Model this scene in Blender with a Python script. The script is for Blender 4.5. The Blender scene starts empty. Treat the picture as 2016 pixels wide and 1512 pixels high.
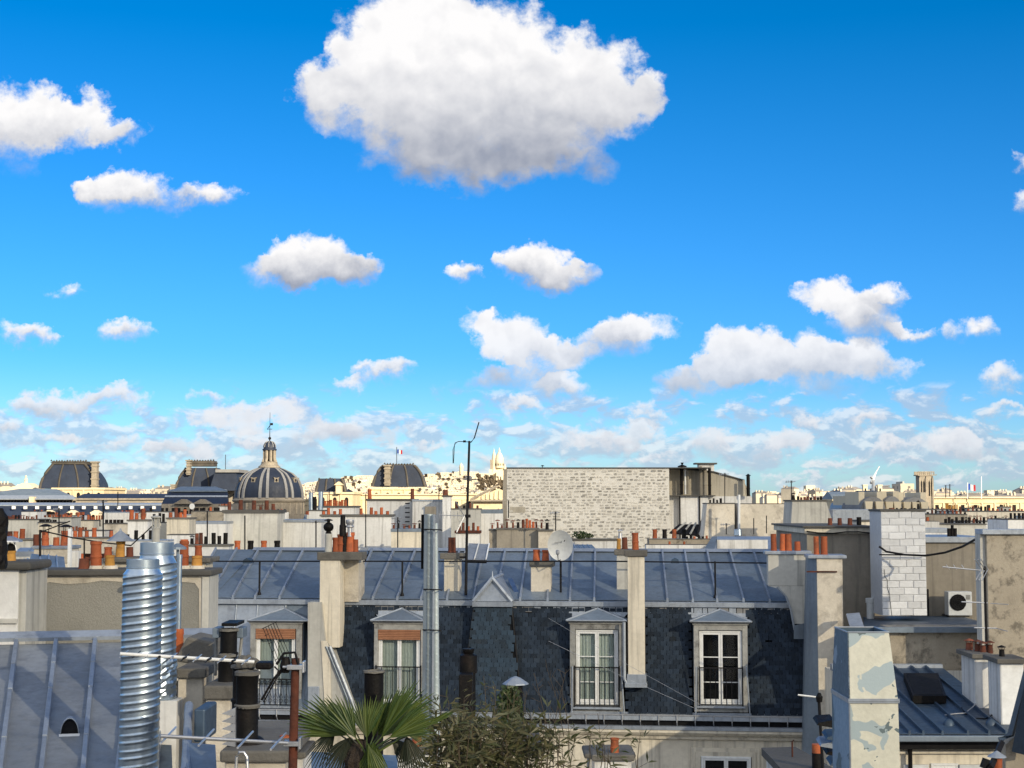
import bpy, bmesh, math, random
from mathutils import Vector, Matrix
R = math.radians
rnd = random.Random(7)
S = bpy.context.scene
COL = S.collection
# ------------------------------------------------------------------ camera
FPX = 3028.0
CZ = 30.0
PITCH = math.atan(229 / FPX)
cam = bpy.data.cameras.new('camera'); cam.sensor_width = 36.0; cam.lens = 36.0 * FPX / 2016
cam.clip_start = 0.1; cam.clip_end = 30000
co = bpy.data.objects.new('camera', cam); COL.objects.link(co)
co.location = (0, 0, CZ); co.rotation_euler = (R(90) + PITCH, 0, 0)
S.camera = co
S.view_settings.view_transform = 'Standard'; S.view_settings.look = 'None'
S.view_settings.exposure = EXPOSURE = 1.15
S.view_settings.gamma = 1.0
S.view_settings.use_curve_mapping = False
S.cycles.transparent_max_bounces = 24
S.cycles.max_bounces = 6
S.cycles.sample_clamp_indirect = 6

# ------------------------------------------------------------------ sun and sky
SUN_AZ, SUN_EL = R(35), R(19)          # behind the camera and to its right
sdir = Vector((math.sin(SUN_AZ) * math.cos(SUN_EL), -math.cos(SUN_AZ) * math.cos(SUN_EL), math.sin(SUN_EL)))
sl = bpy.data.lights.new('sun', 'SUN'); sl.energy = 4.2; sl.angle = R(0.5); sl.color = (1.0, 0.86, 0.62)
so = bpy.data.objects.new('sun', sl); COL.objects.link(so)
so.rotation_euler = (-sdir).to_track_quat('-Z', 'Y').to_euler(); so.location = (0, 0, 200)

W = bpy.data.worlds.new('World'); S.world = W; W.use_nodes = True
class NT:
    """tiny expression helper on a node tree"""
    def __init__(s, nt): s.t = nt; s.n = nt.nodes; s.l = nt.links
    def _set(s, sock, v):
        if isinstance(v, bpy.types.NodeSocket): s.l.new(v, sock)
        elif v is not None:
            if isinstance(v, (tuple, list)) and len(v) == 3 and sock.type == 'RGBA': v = (*v, 1)
            sock.default_value = v
    def m(s, op, a, b=None, c=None, clamp=False):
        n = s.n.new('ShaderNodeMath'); n.operation = op; n.use_clamp = clamp
        for i, v in enumerate((a, b, c)): s._set(n.inputs[i], v)
        return n.outputs[0]
    def vm(s, op, a, b=None, sc=None):
        n = s.n.new('ShaderNodeVectorMath'); n.operation = op
        s._set(n.inputs[0], a)
        if b is not None: s._set(n.inputs[1], b)
        if sc is not None: s._set(n.inputs['Scale'], sc)
        return n.outputs[0]
    def noise(s, v, scale, detail=4, rough=.5, dist=0, col=False):
        n = s.n.new('ShaderNodeTexNoise'); s._set(n.inputs['Vector'], v)
        n.inputs['Scale'].default_value = scale; n.inputs['Detail'].default_value = detail
        n.inputs['Roughness'].default_value = rough; n.inputs['Distortion'].default_value = dist
        return n.outputs[1 if col else 0]
    def mix(s, f, a, b, mode='MIX'):
        n = s.n.new('ShaderNodeMix'); n.data_type = 'RGBA'; n.blend_type = mode; n.clamp_factor = True
        s._set(n.inputs[0], f); s._set(n.inputs[6], a); s._set(n.inputs[7], b)
        return n.outputs[2]
    def ramp(s, f, a, b, lo=0., hi=1., smooth=True):
        n = s.n.new('ShaderNodeMapRange'); n.interpolation_type = 'SMOOTHSTEP' if smooth else 'LINEAR'
        s._set(n.inputs[0], f)
        for i, v in enumerate((a, b, lo, hi)): s._set(n.inputs[1 + i], v)
        return n.outputs[0]
    def comb(s, x, y, z):
        n = s.n.new('ShaderNodeCombineXYZ')
        for i, v in enumerate((x, y, z)): s._set(n.inputs[i], v)
        return n.outputs[0]
    def sep(s, v):
        n = s.n.new('ShaderNodeSeparateXYZ'); s._set(n.inputs[0], v); return n.outputs
def build_world():
    t = NT(W.node_tree); t.n.clear()
    tc = t.n.new('ShaderNodeTexCoord').outputs['Generated']
    sky = t.n.new('ShaderNodeTexSky'); sky.sky_type = 'NISHITA'; sky.sun_disc = False
    sky.sun_elevation = SUN_EL; sky.sun_rotation = math.atan2(sdir.x, sdir.y)
    sky.air_density = 1.0; sky.dust_density = 0.35; sky.ozone_density = 2.0; sky.altitude = 60
    x, y, z = t.sep(tc)
    yy = t.m('MAXIMUM', y, .03)
    c, s_ = math.cos(PITCH), math.sin(PITCH)
    # gnomonic coordinates of the northern sky, one unit = 100 px of the photograph's scale
    u0 = t.m('MULTIPLY', t.m('DIVIDE', x, yy), 30.28)
    v0 = t.m('MULTIPLY', t.m('DIVIDE', z, yy), 30.28)
    uv = t.comb(u0, v0, 0)
    wv = t.vm('SUBTRACT', t.noise(uv, .55, 3, .5, 0, True), (.5, .5, .5))
    wv2 = t.vm('SUBTRACT', t.noise(uv, 1.9, 6, .62, 0, True), (.5, .5, .5))
    q = t.vm('ADD', uv, t.vm('SCALE', wv, sc=.9)); q = t.vm('ADD', q, t.vm('SCALE', wv2, sc=.85))
    u, v, _ = t.sep(q)
    # cumulus list: centre x, centre y (photo px), half width, half height, weight
    CL = CLOUDS
    mass = None; sh = None
    grp = list(range(len(CL)))       # ellipses that overlap form one cloud, lit from its top to its base
    def root(i):
        while grp[i] != i: i = grp[i]
        return i
    for i, a in enumerate(CL):
        for j in range(i):
            b = CL[j]
            if abs(a[0] - b[0]) < .62 * (a[2] + b[2]) and abs(a[1] - b[1]) < .7 * (a[3] + b[3]): grp[root(i)] = root(j)
    ext = {}
    for i, a in enumerate(CL):
        r = root(i); lo, hi = ext.get(r, (1e9, -1e9)); ext[r] = (min(lo, a[1] - a[3]), max(hi, a[1] + a[3]))
    for i, (cx, cy, rx, ry, k) in enumerate(CL):
        g0, g1 = ext[root(i)]; gv, gr = (985 - (g0 + g1) / 2) / 100, (g1 - g0) / 200
        cu, cv = (cx - 1008) / 100, (985 - cy) / 100
        du = t.m('MULTIPLY_ADD', u, 100 / rx, -cu * 100 / rx)
        dv = t.m('MULTIPLY_ADD', v, 100 / ry, -cv * 100 / ry)
        r2 = t.m('MULTIPLY_ADD', du, du, t.m('MULTIPLY', dv, dv))
        w = t.m('MULTIPLY', t.m('MAXIMUM', t.m('SUBTRACT', 1.25, r2), 0), k)
        wd = t.m('MULTIPLY', w, t.m('MULTIPLY_ADD', v, 1 / gr, -gv / gr))
        mass = w if mass is None else t.m('ADD', mass, w)
        sh = wd if sh is None else t.m('ADD', sh, wd)
    tt = t.m('DIVIDE', sh, t.m('MAXIMUM', mass, .02))       # -1 bottom .. 1 top
    # far bank of small clouds above the horizon, and the rest of the sky dome
    el = z
    pl = t.m('MAXIMUM', z, .012)
    dome = t.comb(t.m('DIVIDE', x, t.m('ADD', pl, .10)), t.m('DIVIDE', y, t.m('ADD', pl, .10)), 0)
    dn = t.noise(dome, 1.25, 7, .55, .4)
    dn2 = t.noise(t.vm('ADD', dome, (.05, .09, 0)), 1.25, 5, .55, .4)
    infr = t.m('MULTIPLY', t.ramp(t.m('ABSOLUTE', t.m('SUBTRACT', t.m('DIVIDE', x, yy), 0)), .36, .45, 1, 0), t.ramp(z, .34, .42, 1, 0))
    infr = t.m('MAXIMUM', t.m('MULTIPLY', infr, t.ramp(y, 0, .2)), t.ramp(z, .02, -.01))
    gen = t.m('MULTIPLY', t.ramp(dn, t.ramp(y, -.2, .3, .36, .53), t.ramp(y, -.2, .3, .48, .66)), t.m('SUBTRACT', 1, infr))
    buv = t.comb(t.m('MULTIPLY', u0, 1.15), t.m('MULTIPLY', v0, 2.3), 3.3)
    bn = t.noise(buv, 1.0, 8, .57, .3); bn2 = t.noise(t.vm('ADD', buv, (-.1, .28, 0)), 1.0, 5, .57, .3)
    band = t.m('MULTIPLY', t.ramp(z, .012, .030), t.ramp(z, .050, .082, 1, 0))
    band = t.m('MAXIMUM', t.m('MULTIPLY', band, 1), t.m('MULTIPLY', t.ramp(z, -.01, .012), t.m('MULTIPLY', t.ramp(z, .03, .06, 1, 0), .9)))
    bank = t.m('MULTIPLY', t.m('MULTIPLY', t.ramp(t.m('MULTIPLY_ADD', band, .16, bn), .56, .70), t.ramp(band, 0, .5)), .66)
    edge = t.noise(uv, 1.4, 9, .63, .15)
    edge2 = t.noise(t.vm('ADD', uv, (.10, .22, 0)), 1.3, 3, .5, .2); edge1 = t.noise(uv, 1.3, 3, .5, .2)
    dens = t.ramp(t.m('MULTIPLY_ADD', t.m('SUBTRACT', edge, .5), t.ramp(mass, 0, .25, 0, 2.1), mass), .15, t.ramp(tt, -.9, .2, 2.1, .85))
    relief = t.m('MULTIPLY_ADD', t.m('SUBTRACT', edge, edge1), .35, t.m('SUBTRACT', edge1, edge2))
    light = t.m('ADD', t.ramp(tt, -1.05, .6, smooth=True), t.m('MULTIPLY', relief, .8))
    light = t.m('ADD', light, t.ramp(mass, .9, .3, 0, .15), clamp=True)
    ccol = t.mix(light, CLOUD_DARK, CLOUD_LIGHT)
    far = t.ramp(z, .13, .03)                                # far clouds are duller and lavender
    ccol = t.mix(t.m('MULTIPLY', far, .45), ccol, CLOUD_FAR)
    bl = t.ramp(t.m('SUBTRACT', bn, bn2), -.02, .14)
    bcol = t.mix(bl, CLOUD_FARD, CLOUD_FARL)
    gl = t.ramp(t.m('SUBTRACT', dn, dn2), -.05, .08)
    gcol = t.mix(gl, (2.6, 2.9, 3.5), (6.5, 6.4, 6.3))
    # the clear sky: Nishita, deepened with height as the photograph shows
    tint = t.mix(t.ramp(z, 0.0, .10), SKY_LOW, t.mix(t.ramp(z, 0.05, .30, smooth=False), SKY_MID, SKY_HIGH))
    tint = t.mix(t.ramp(y, -.1, .4), SKY_BACK, tint)
    clear = t.mix(1, sky.outputs[0], tint, 'MULTIPLY')
    a = t.mix(gen, clear, gcol); a = t.mix(bank, a, bcol); a = t.mix(t.m('MULTIPLY', dens, t.ramp(z, .01, .16, .82, 1)), a, ccol)
    bg = t.n.new('ShaderNodeBackground'); bg.inputs[1].default_value = SKY_STRENGTH
    t.l.new(a, bg.inputs[0])
    o = t.n.new('ShaderNodeOutputWorld'); t.l.new(bg.outputs[0], o.inputs[0])
SKY_STRENGTH = 0.10
CLOUD_LIGHT = (4.5, 4.45, 4.45); CLOUD_DARK = (1.55, 1.7, 2.1)
CLOUD_FAR = (2.9, 3.1, 3.5); CLOUD_FARL = (4.0, 4.0, 4.1); CLOUD_FARD = (2.1, 2.5, 3.2)
SKY_MID = (.14, .40, .80); SKY_LOW = (.33, .53, .84); SKY_HIGH = (.0, .325, .62); SKY_BACK = (.9, .95, 1.0)
CLOUDS = [(900,110,255,140,1.1),(720,165,140,105,.8),(1010,215,240,110,.9),(1160,150,120,110,.8),(800,40,160,90,.8),(930,285,200,75,.8),(1060,320,130,42,.6),(850,315,130,40,.6),(800,260,110,60,.6),
 (1292,168,38,52,.7),(610,165,60,48,.6),(1185,328,46,40,.7),(1235,190,80,65,.5),(640,225,60,34,.4),(980,338,130,34,.5),(1100,280,110,60,.6),
 (10,215,120,75,.9),(120,232,115,52,.8),(225,250,65,26,.6),(20,295,65,45,.5),(160,190,50,30,.5),
 (240,360,90,50,1),(330,388,60,26,.5),(410,385,66,34,.7),(175,355,40,25,.5),
 (605,500,95,58,1),(560,525,95,40,.8),(690,533,65,36,.8),(735,515,34,18,.5),(640,545,100,24,.6),
 (1058,510,78,44,1),(1120,540,64,34,.8),(1005,528,44,32,.6),(1070,552,90,20,.6),(912,550,38,26,.8),
 (60,650,68,28,.8),(240,658,66,32,.8),(115,560,48,18,.45),(755,738,64,28,.8),(690,765,36,18,.4),(415,772,52,18,.6),
 (1000,665,80,46,.9),(940,640,48,24,.5),(1080,700,90,42,.8),(1200,675,95,36,.8),(1290,635,70,28,.6),(1225,645,54,30,.6),(1010,755,95,38,.8),(1110,760,66,32,.6),(960,745,50,30,.5),
 (1465,700,85,62,1.1),(1400,742,120,40,.9),(1340,762,66,28,.6),(1560,728,120,50,.95),(1700,712,110,46,.9),(1715,640,75,46,.9),(1640,588,85,38,.8),(1745,578,50,40,.8),(1800,645,56,20,.5),(1590,690,60,40,.5),
 (1890,640,34,30,.6),(1950,645,34,30,.6),(1985,750,64,34,.7),(2012,400,24,32,.5),(2010,320,20,20,.4),
 (110,790,100,36,.85),(230,790,75,28,.7),(50,800,50,22,.5),(470,818,95,28,.8),(560,810,55,24,.6),(640,850,80,34,.9),(720,858,70,28,.5),(15,845,32,18,.7),(140,862,64,18,.6),
 (370,880,66,22,.7),(480,862,46,18,.6),(1040,812,64,20,.7),(1280,825,54,20,.7),(1395,855,66,22,.6),(1250,862,66,28,.7),(1385,885,66,24,.8),(1545,870,66,32,.95),
 (1595,832,32,16,.6),(1710,837,50,22,.8),(1880,876,72,32,1),(1665,775,50,24,.6),(1190,880,66,22,.6),(240,870,54,22,.5),(300,905,76,20,.5),(860,880,64,20,.5),(1760,890,66,18,.5),(1985,810,44,18,.6),(950,905,66,18,.5),
 (330,895,60,16,.6),(60,885,60,16,.5),(560,880,70,18,.6),(780,845,50,18,.5),(1120,860,50,16,.5),(1480,900,70,16,.6),(1650,905,70,16,.6),(1960,900,60,18,.6),(420,925,70,14,.5),(1100,905,60,14,.5),(1300,905,60,14,.6),(1820,925,80,12,.5),(1560,930,80,12,.5)]
build_world()
W.cycles.sampling_method = 'MANUAL'; W.cycles.sample_map_resolution = 512
# ------------------------------------------------------------------ geometry helpers
def ray(px, py):
    a = (px - 1008) / FPX; b = (756 - py) / FPX; c, s = math.cos(PITCH), math.sin(PITCH)
    return Vector((a, c - b * s, s + b * c))
def P(px, py, Y):
    d = ray(px, py); k = Y / d.y
    return Vector((d.x * k, Y, CZ + d.z * k))
class Fr:
    """a local frame: u to the right, w away from the camera, z up"""
    def __init__(s, ox=0, oy=0, yaw=0):
        s.o = Vector((ox, oy)); s.U = Vector((math.cos(yaw), math.sin(yaw))); s.W = Vector((-math.sin(yaw), math.cos(yaw))); s.yaw = yaw
    def to(s, u, w, z): q = s.o + s.U * u + s.W * w; return Vector((q.x, q.y, z))
    def hit(s, px, py, w):
        d = ray(px, py); d2 = Vector((d.x, d.y)); t = (s.o.dot(s.W) + w) / d2.dot(s.W)
        return (d2 * t - s.o).dot(s.U), CZ + d.z * t
    def rect(s, p0, y0, p1, y1, w):
        """photo rectangle (left, top, right, bottom) on the plane w -> u0,u1,z0,z1"""
        ym, pm = (y0 + y1) / 2, (p0 + p1) / 2
        return s.hit(p0, ym, w)[0], s.hit(p1, ym, w)[0], s.hit(pm, y1, w)[1], s.hit(pm, y0, w)[1]
G = Fr()
class MB:
    def __init__(s, fr=G): s.v = []; s.f = []; s.fr = fr
    def add(s, pts, faces):
        n = len(s.v); s.v += [s.fr.to(*p) for p in pts]; s.f += [tuple(i + n for i in f) for f in faces]
    def hexa(s, p): s.add(p, [(0, 3, 2, 1), (4, 5, 6, 7), (0, 1, 5, 4), (1, 2, 6, 5), (2, 3, 7, 6), (3, 0, 4, 7)]); return s
    def box(s, u0, u1, w0, w1, z0, z1):
        return s.hexa([(u0, w0, z0), (u1, w0, z0), (u1, w1, z0), (u0, w1, z0), (u0, w0, z1), (u1, w0, z1), (u1, w1, z1), (u0, w1, z1)])
    def prism(s, poly, w0, w1):
        n = len(poly)
        s.add([(u, w0, z) for u, z in poly] + [(u, w1, z) for u, z in poly],
              [tuple(range(n)), tuple(range(2 * n - 1, n - 1, -1))] + [(i, (i + 1) % n, n + (i + 1) % n, n + i) for i in range(n)]); return s
    def uprism(s, poly, u0, u1):
        """poly in (w, z) extruded along u"""
        n = len(poly)
        s.add([(u0, w, z) for w, z in poly] + [(u1, w, z) for w, z in poly],
              [tuple(range(n)), tuple(range(2 * n - 1, n - 1, -1))] + [(i, (i + 1) % n, n + (i + 1) % n, n + i) for i in range(n)]); return s
    def slab(s, a, b, c, d, t):
        """a quad given by corners with thickness t downwards along its normal"""
        a, b, c, d = map(Vector, (a, b, c, d)); n = (b - a).cross(d - a).normalized() * t
        return s.hexa([a - n, b - n, c - n, d - n, a, b, c, d])
    def quad(s, *p): s.add(list(p), [tuple(range(len(p)))]); return s
    def tube(s, pts, r, n=8, caps=True, r1=None):
        pts = [Vector(p) for p in pts]; m = len(pts); V = []
        for i, p in enumerate(pts):
            t = (pts[min(i + 1, m - 1)] - pts[max(i - 1, 0)]).normalized()
            up = Vector((0, 0, 1)) if abs(t.z) < .9 else Vector((1, 0, 0))
            a = t.cross(up).normalized(); b = t.cross(a)
            rr = r if r1 is None else r + (r1 - r) * i / (m - 1)
            for k in range(n):
                q = 2 * math.pi * k / n; V.append(p + a * math.cos(q) * rr + b * math.sin(q) * rr)
        F = [(i * n + k, i * n + (k + 1) % n, (i + 1) * n + (k + 1) % n, (i + 1) * n + k) for i in range(m - 1) for k in range(n)]
        if caps: F += [tuple(range(n - 1, -1, -1)), tuple(range((m - 1) * n, m * n))]
        s.add(V, F); return s
    def lathe(s, cu, cw, prof, n=16, ph=0, sq=None, caps=True):
        """prof = [(r, z)]; sq=(a,b) scales in u and w"""
        a, b = sq or (1, 1); V = []
        for r, z in prof:
            for k in range(n):
                q = 2 * math.pi * (k + ph) / n; V.append((cu + math.cos(q) * r * a, cw + math.sin(q) * r * b, z))
        m = len(prof)
        F = [(i * n + k, i * n + (k + 1) % n, (i + 1) * n + (k + 1) % n, (i + 1) * n + k) for i in range(m - 1) for k in range(n)]
        if caps: F += [tuple(range(n - 1, -1, -1)), tuple(range((m - 1) * n, m * n))]
        s.add(V, F); return s
    def mesh(s, name, o=Vector((0, 0, 0)), smooth=False, fix=True):
        me = bpy.data.meshes.new(name); me.from_pydata([tuple(v - o) for v in s.v], [], s.f)
        if fix and len(s.f) < 60000:
            bm = bmesh.new(); bm.from_mesh(me); bmesh.ops.recalc_face_normals(bm, faces=bm.faces); bm.to_mesh(me); bm.free()
        if smooth:
            me.shade_smooth()
            me.set_sharp_from_angle(angle=R(40))
        return me
    def build(s, name, m, parent=None, loc=None, smooth=False, bevel=0, fix=True):
        if not s.v: return None
        o = Vector(parent['_o']) if parent else (loc if loc is not None else min(s.v, key=lambda q: q.z).copy())
        me = s.mesh(name, o, smooth, fix); me.materials.append(m)
        ob = bpy.data.objects.new(name, me); COL.objects.link(ob)
        if parent: ob.parent = parent; ob['_o'] = tuple(o)
        else: ob.location = o; ob['_o'] = tuple(o)
        if bevel:
            b = ob.modifiers.new('bevel', 'BEVEL'); b.width = bevel; b.segments = 2; b.limit_method = 'ANGLE'
        return ob
USED = {}
def tag(o, label, cat, group=None, kind=None):
    if label: o['label'] = label
    if cat: o['category'] = cat
    if group: o['group'] = group
    if kind: o['kind'] = kind
    return o
def thing(name, label, cat, at, group=None):
    o = bpy.data.objects.new(name, None); COL.objects.link(o); o.location = at; o['_o'] = tuple(at)
    o.empty_display_size = .1
    return tag(o, label, cat, group)
def inst(name, me, parent, at, sc=(1, 1, 1), rot=(0, 0, 0)):
    """a part that shares its mesh; `at` in world coordinates"""
    o = bpy.data.objects.new(name, me); COL.objects.link(o); o.parent = parent
    o.location = Vector(at) - Vector(parent['_o']); o.scale = sc; o.rotation_euler = rot; o['_o'] = tuple(at)
    return o

# ------------------------------------------------------------------ materials
def newmat(name):
    m = bpy.data.materials.new(name); m.use_nodes = True; t = NT(m.node_tree); t.n.clear()
    b = t.n.new('ShaderNodeBsdfPrincipled'); o = t.n.new('ShaderNodeOutputMaterial'); t.l.new(b.outputs[0], o.inputs[0])
    return m, t, b
def weather(name, c, c2=None, rough=.85, metal=0, big=.6, fine=9, streak=0, sc=(.04, .04, .035), stain=0, stc=(.05, .045, .04), bump=.25, bs=30,
            jitter=.12, island=0, spec=.3, patch=None, pthr=.55, pscale=1.1, grime=0, extra=None):
    """patches of two tones, vertical rain streaks, blotches of dirt, fine relief; all in world position"""
    m, t, b = newmat(name)
    g = t.n.new('ShaderNodeNewGeometry'); pos = g.outputs['Position']
    oi = t.n.new('ShaderNodeObjectInfo').outputs['Random']
    off = t.vm('ADD', pos, t.vm('SCALE', (13.1, 7.7, 3.3), sc=oi))
    c2 = c2 or tuple(x * .78 for x in c)
    n1 = t.noise(off, big, 5, .6); col = t.mix(t.ramp(n1, .35, .68), c, c2)
    n2 = t.noise(pos, fine, 6, .65)
    col = t.mix(t.ramp(n2, .3, .75, 0, .35), col, tuple(x * .6 for x in c))
    if patch:
        pn = t.noise(off, pscale, 7, .55, .6); col = t.mix(t.ramp(pn, pthr, pthr + .03), col, patch)
    if streak:
        sp = t.vm('MULTIPLY', off, (3.4, 3.4, .14)); sn = t.noise(sp, 1.6, 6, .65)
        col = t.mix(t.m('MULTIPLY', t.ramp(sn, .48, .68), streak), col, sc)
    if stain:
        bn = t.noise(off, .8, 8, .68, .5); col = t.mix(t.m('MULTIPLY', t.ramp(bn, .52, .7), stain), col, stc)
    if grime:
        gn = t.noise(pos, 3.2, 8, .7); col = t.mix(t.m('MULTIPLY', t.ramp(gn, .5, .66), grime), col, stc)
    r = oi
    if island: r = t.m('FRACT', t.m('ADD', oi, g.outputs['Random Per Island']))
    jit = jitter if not island else island
    val = t.m('MULTIPLY_ADD', r, 2 * jit, 1 - jit)
    col = t.mix(1, col, t.comb(val, val, val), 'MULTIPLY')
    if extra: col = extra(t, pos, col)
    t.l.new(col, b.inputs['Base Color'])
    t.l.new(t.ramp(n2, .2, .8, rough - .08, min(1, rough + .1)), b.inputs['Roughness'])
    b.inputs['Metallic'].default_value = metal; b.inputs['Specular IOR Level'].default_value = spec
    if bump:
        bp = t.n.new('ShaderNodeBump'); bp.inputs['Strength'].default_value = bump; bp.inputs['Distance'].default_value = .02
        t.l.new(t.noise(pos, bs, 5, .7), bp.inputs['Height']); t.l.new(bp.outputs[0], b.inputs['Normal'])
    return m
M = {}
M['cream'] = weather('cream_render', (.70, .64, .52), (.60, .545, .44), streak=.55, sc=(.22, .2, .17), stain=.25, stc=(.3, .27, .22))
M['white'] = weather('white_render', (.74, .735, .71), (.64, .635, .61), streak=.65, sc=(.33, .32, .3), stain=.25, stc=(.35, .33, .3))
M['grey'] = weather('grey_render', (.56, .55, .50), (.46, .45, .41), streak=.7, sc=(.25, .25, .23), stain=.3, stc=(.22, .21, .2))
M['taupe'] = weather('taupe_render', (.30, .27, .22), (.24, .215, .175), streak=.5, sc=(.11, .10, .085), stain=.3, stc=(.14, .125, .11))
M['beige'] = weather('beige_render', (.46, .42, .34), (.39, .355, .285), streak=.4, sc=(.17, .15, .12), stain=.3, stc=(.2, .18, .14))
M['rough'] = weather('pebbledash', (.30, .29, .255), (.23, .225, .20), fine=40, big=.9, bump=.9, bs=45, stain=.3, stc=(.17, .155, .13))
M['oldcream'] = weather('peeling_cream_render', (.66, .60, .50), (.54, .49, .40), stain=.75, stc=(.24, .21, .17), grime=.35, patch=(.62, .57, .48), pthr=.58, bump=.5)
M['mottled'] = weather('mottled_render', (.42, .37, .29), (.32, .28, .22), stain=.95, stc=(.09, .08, .065), grime=.7, bump=.6, fine=16)
M['stonewall'] = weather('lime_mortar', (.76, .73, .66), (.68, .65, .58), stain=.2, stc=(.4, .36, .3), bump=.5)
M['rubble'] = weather('rubble_stone', (.56, .53, .47), (.40, .38, .34), island=.4, bump=.6, fine=14, grime=.5, stc=(.12, .11, .1))
M['block'] = weather('painted_block', (.70, .71, .72), (.62, .63, .64), island=.1, bump=.5, bs=22, stain=.2, stc=(.45, .45, .45))
M['joint'] = weather('grey_mortar', (.60, .61, .62), (.53, .54, .55), bump=.5)
M['cap'] = weather('cement_cap', (.17, .16, .14), (.11, .105, .095), fine=18, bump=.6, grime=.5, stc=(.06, .055, .05))
M['coping'] = weather('dark_coping', (.115, .11, .10), (.08, .078, .072), fine=18, bump=.5)
M['terracotta'] = weather('terracotta', (.44, .115, .04), (.34, .085, .035), jitter=.3, big=3, fine=20, grime=.55, stc=(.10, .05, .03), bump=.2, rough=.7)
M['terradark'] = weather('sooty_terracotta', (.20, .062, .034), (.12, .045, .03), jitter=.35, big=3, fine=20, grime=.6, stc=(.03, .02, .018), bump=.2)
M['ochrepot'] = weather('ochre_clay', (.52, .27, .06), (.42, .20, .05), jitter=.15, big=4, grime=.4, stc=(.14, .07, .04), bump=.2)
M['soot'] = weather('sooty_metal', (.009, .008, .008), (.005, .005, .005), rough=.55, big=3, fine=20, grime=.4, stc=(.025, .016, .012), bump=.4, spec=.15)
M['blackmetal'] = weather('black_metal', (.010, .010, .012), (.007, .007, .008), rough=.6, bump=.1, spec=.2)
M['rust'] = weather('rusty_steel', (.12, .035, .018), (.05, .02, .014), rough=.8, big=4, fine=25, bump=.5, grime=.6, stc=(.02, .013, .012))
M['zincn'] = weather('near_zinc_sheet', (.29, .31, .33), (.22, .24, .26), rough=.5, metal=.25, big=.9, streak=.45, sc=(.14, .155, .175), stain=.3, stc=(.13, .14, .155), bump=.15, bs=5, jitter=.12, spec=.4)
M['zinc'] = weather('zinc_sheet', (.19, .235, .285), (.135, .175, .22), rough=.5, metal=.25, big=.9, streak=.45, sc=(.12, .14, .17), stain=.3, stc=(.12, .13, .15), bump=.12, bs=6, jitter=.16, spec=.5)
M['zincd'] = weather('dark_zinc_sheet', (.052, .085, .13), (.035, .062, .10), rough=.5, metal=.25, big=.9, streak=.5, sc=(.04, .055, .08), stain=.4, stc=(.05, .06, .07), bump=.12, bs=6, jitter=.16, spec=.5)
M['zincl'] = weather('pale_zinc', (.36, .40, .45), (.28, .32, .38), rough=.45, metal=.25, big=1.2, streak=.4, sc=(.16, .18, .21), grime=.3, stc=(.1, .1, .11), bump=.12, bs=8, spec=.5)
M['seam'] = weather('zinc_batten', (.30, .345, .41), (.24, .28, .34), rough=.5, metal=.25, big=3, fine=18, grime=.25, stc=(.1, .11, .13), bump=.1, spec=.5)
M['slate'] = weather('roof_slate', (.023, .035, .054), (.015, .024, .039), rough=.7, big=1.2, fine=14, island=.38, stain=.3, stc=(.030, .034, .034), bump=.35, bs=18, spec=.15, grime=.22)
M['slateb'] = weather('blue_slate', (.020, .040, .064), (.015, .030, .050), rough=.7, big=1.2, fine=14, island=.34, bump=.35, bs=18, spec=.4, stain=.3, stc=(.04, .04, .04))
M['farslate'] = weather('far_slate', (.022, .032, .058), (.015, .022, .042), rough=.6, big=.25, fine=1.4, bump=.2, bs=1, stain=.2, stc=(.05, .05, .05), jitter=.08)
M['galv'] = weather('galvanised_steel', (.52, .61, .69), (.40, .48, .57), rough=.33, metal=.95, big=4, fine=8, bump=.03, bs=3, jitter=.05, streak=.35, sc=(.2, .27, .35), grime=.15, stc=(.2, .22, .25))
M['alu'] = weather('aluminium', (.55, .56, .58), rough=.4, metal=.7, big=5, bump=.05, grime=.2, stc=(.2, .2, .2))
M['paintw'] = weather('white_paint', (.78, .79, .78), (.70, .71, .70), rough=.5, big=3, bump=.06, grime=.12, stc=(.4, .38, .34))
M['frame'] = weather('grey_weathered_wood', (.36, .36, .34), (.25, .25, .24), big=4, fine=25, grime=.65, stc=(.08, .075, .07), bump=.5)
M['shutter'] = weather('terracotta_blind', (.42, .20, .11), (.34, .16, .09), big=5, fine=30, grime=.35, stc=(.16, .08, .05), bump=.4)
M['curtain'] = weather('net_curtain', (.46, .51, .50), (.40, .45, .44), big=2, fine=12, streak=.3, sc=(.33, .38, .38), bump=.1, rough=.9)
M['dark'] = weather('dark_interior', (.006, .006, .008), (.004, .004, .005), bump=0)
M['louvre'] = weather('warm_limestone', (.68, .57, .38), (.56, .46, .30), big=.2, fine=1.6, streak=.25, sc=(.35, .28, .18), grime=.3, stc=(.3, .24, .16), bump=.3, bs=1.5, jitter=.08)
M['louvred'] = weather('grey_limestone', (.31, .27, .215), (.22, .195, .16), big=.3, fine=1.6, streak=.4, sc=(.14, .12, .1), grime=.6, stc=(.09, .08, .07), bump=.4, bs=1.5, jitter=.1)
M['crown'] = weather('weathered_lead_crown', (.085, .075, .065), (.05, .047, .043), big=.3, fine=2, bump=.3, bs=2, grime=.4)
M['ribstone'] = weather('lead_rib', (.25, .25, .25), (.19, .19, .2), big=.3, fine=2, bump=.2, bs=2)
M['hillwall'] = weather('hill_plaster', (.60, .52, .40), (.52, .45, .35), big=.05, fine=.4, bump=0, jitter=.3)
M['hillroof'] = weather('hill_roof', (.30, .27, .25), (.22, .21, .21), big=.05, fine=.4, bump=0, jitter=.4)
M['basil'] = weather('travertine', (.68, .60, .44), (.58, .51, .38), big=.05, fine=.3, bump=0, jitter=.03)
M['ground'] = weather('street', (.055, .055, .058), (.045, .045, .047), bump=0)
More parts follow.
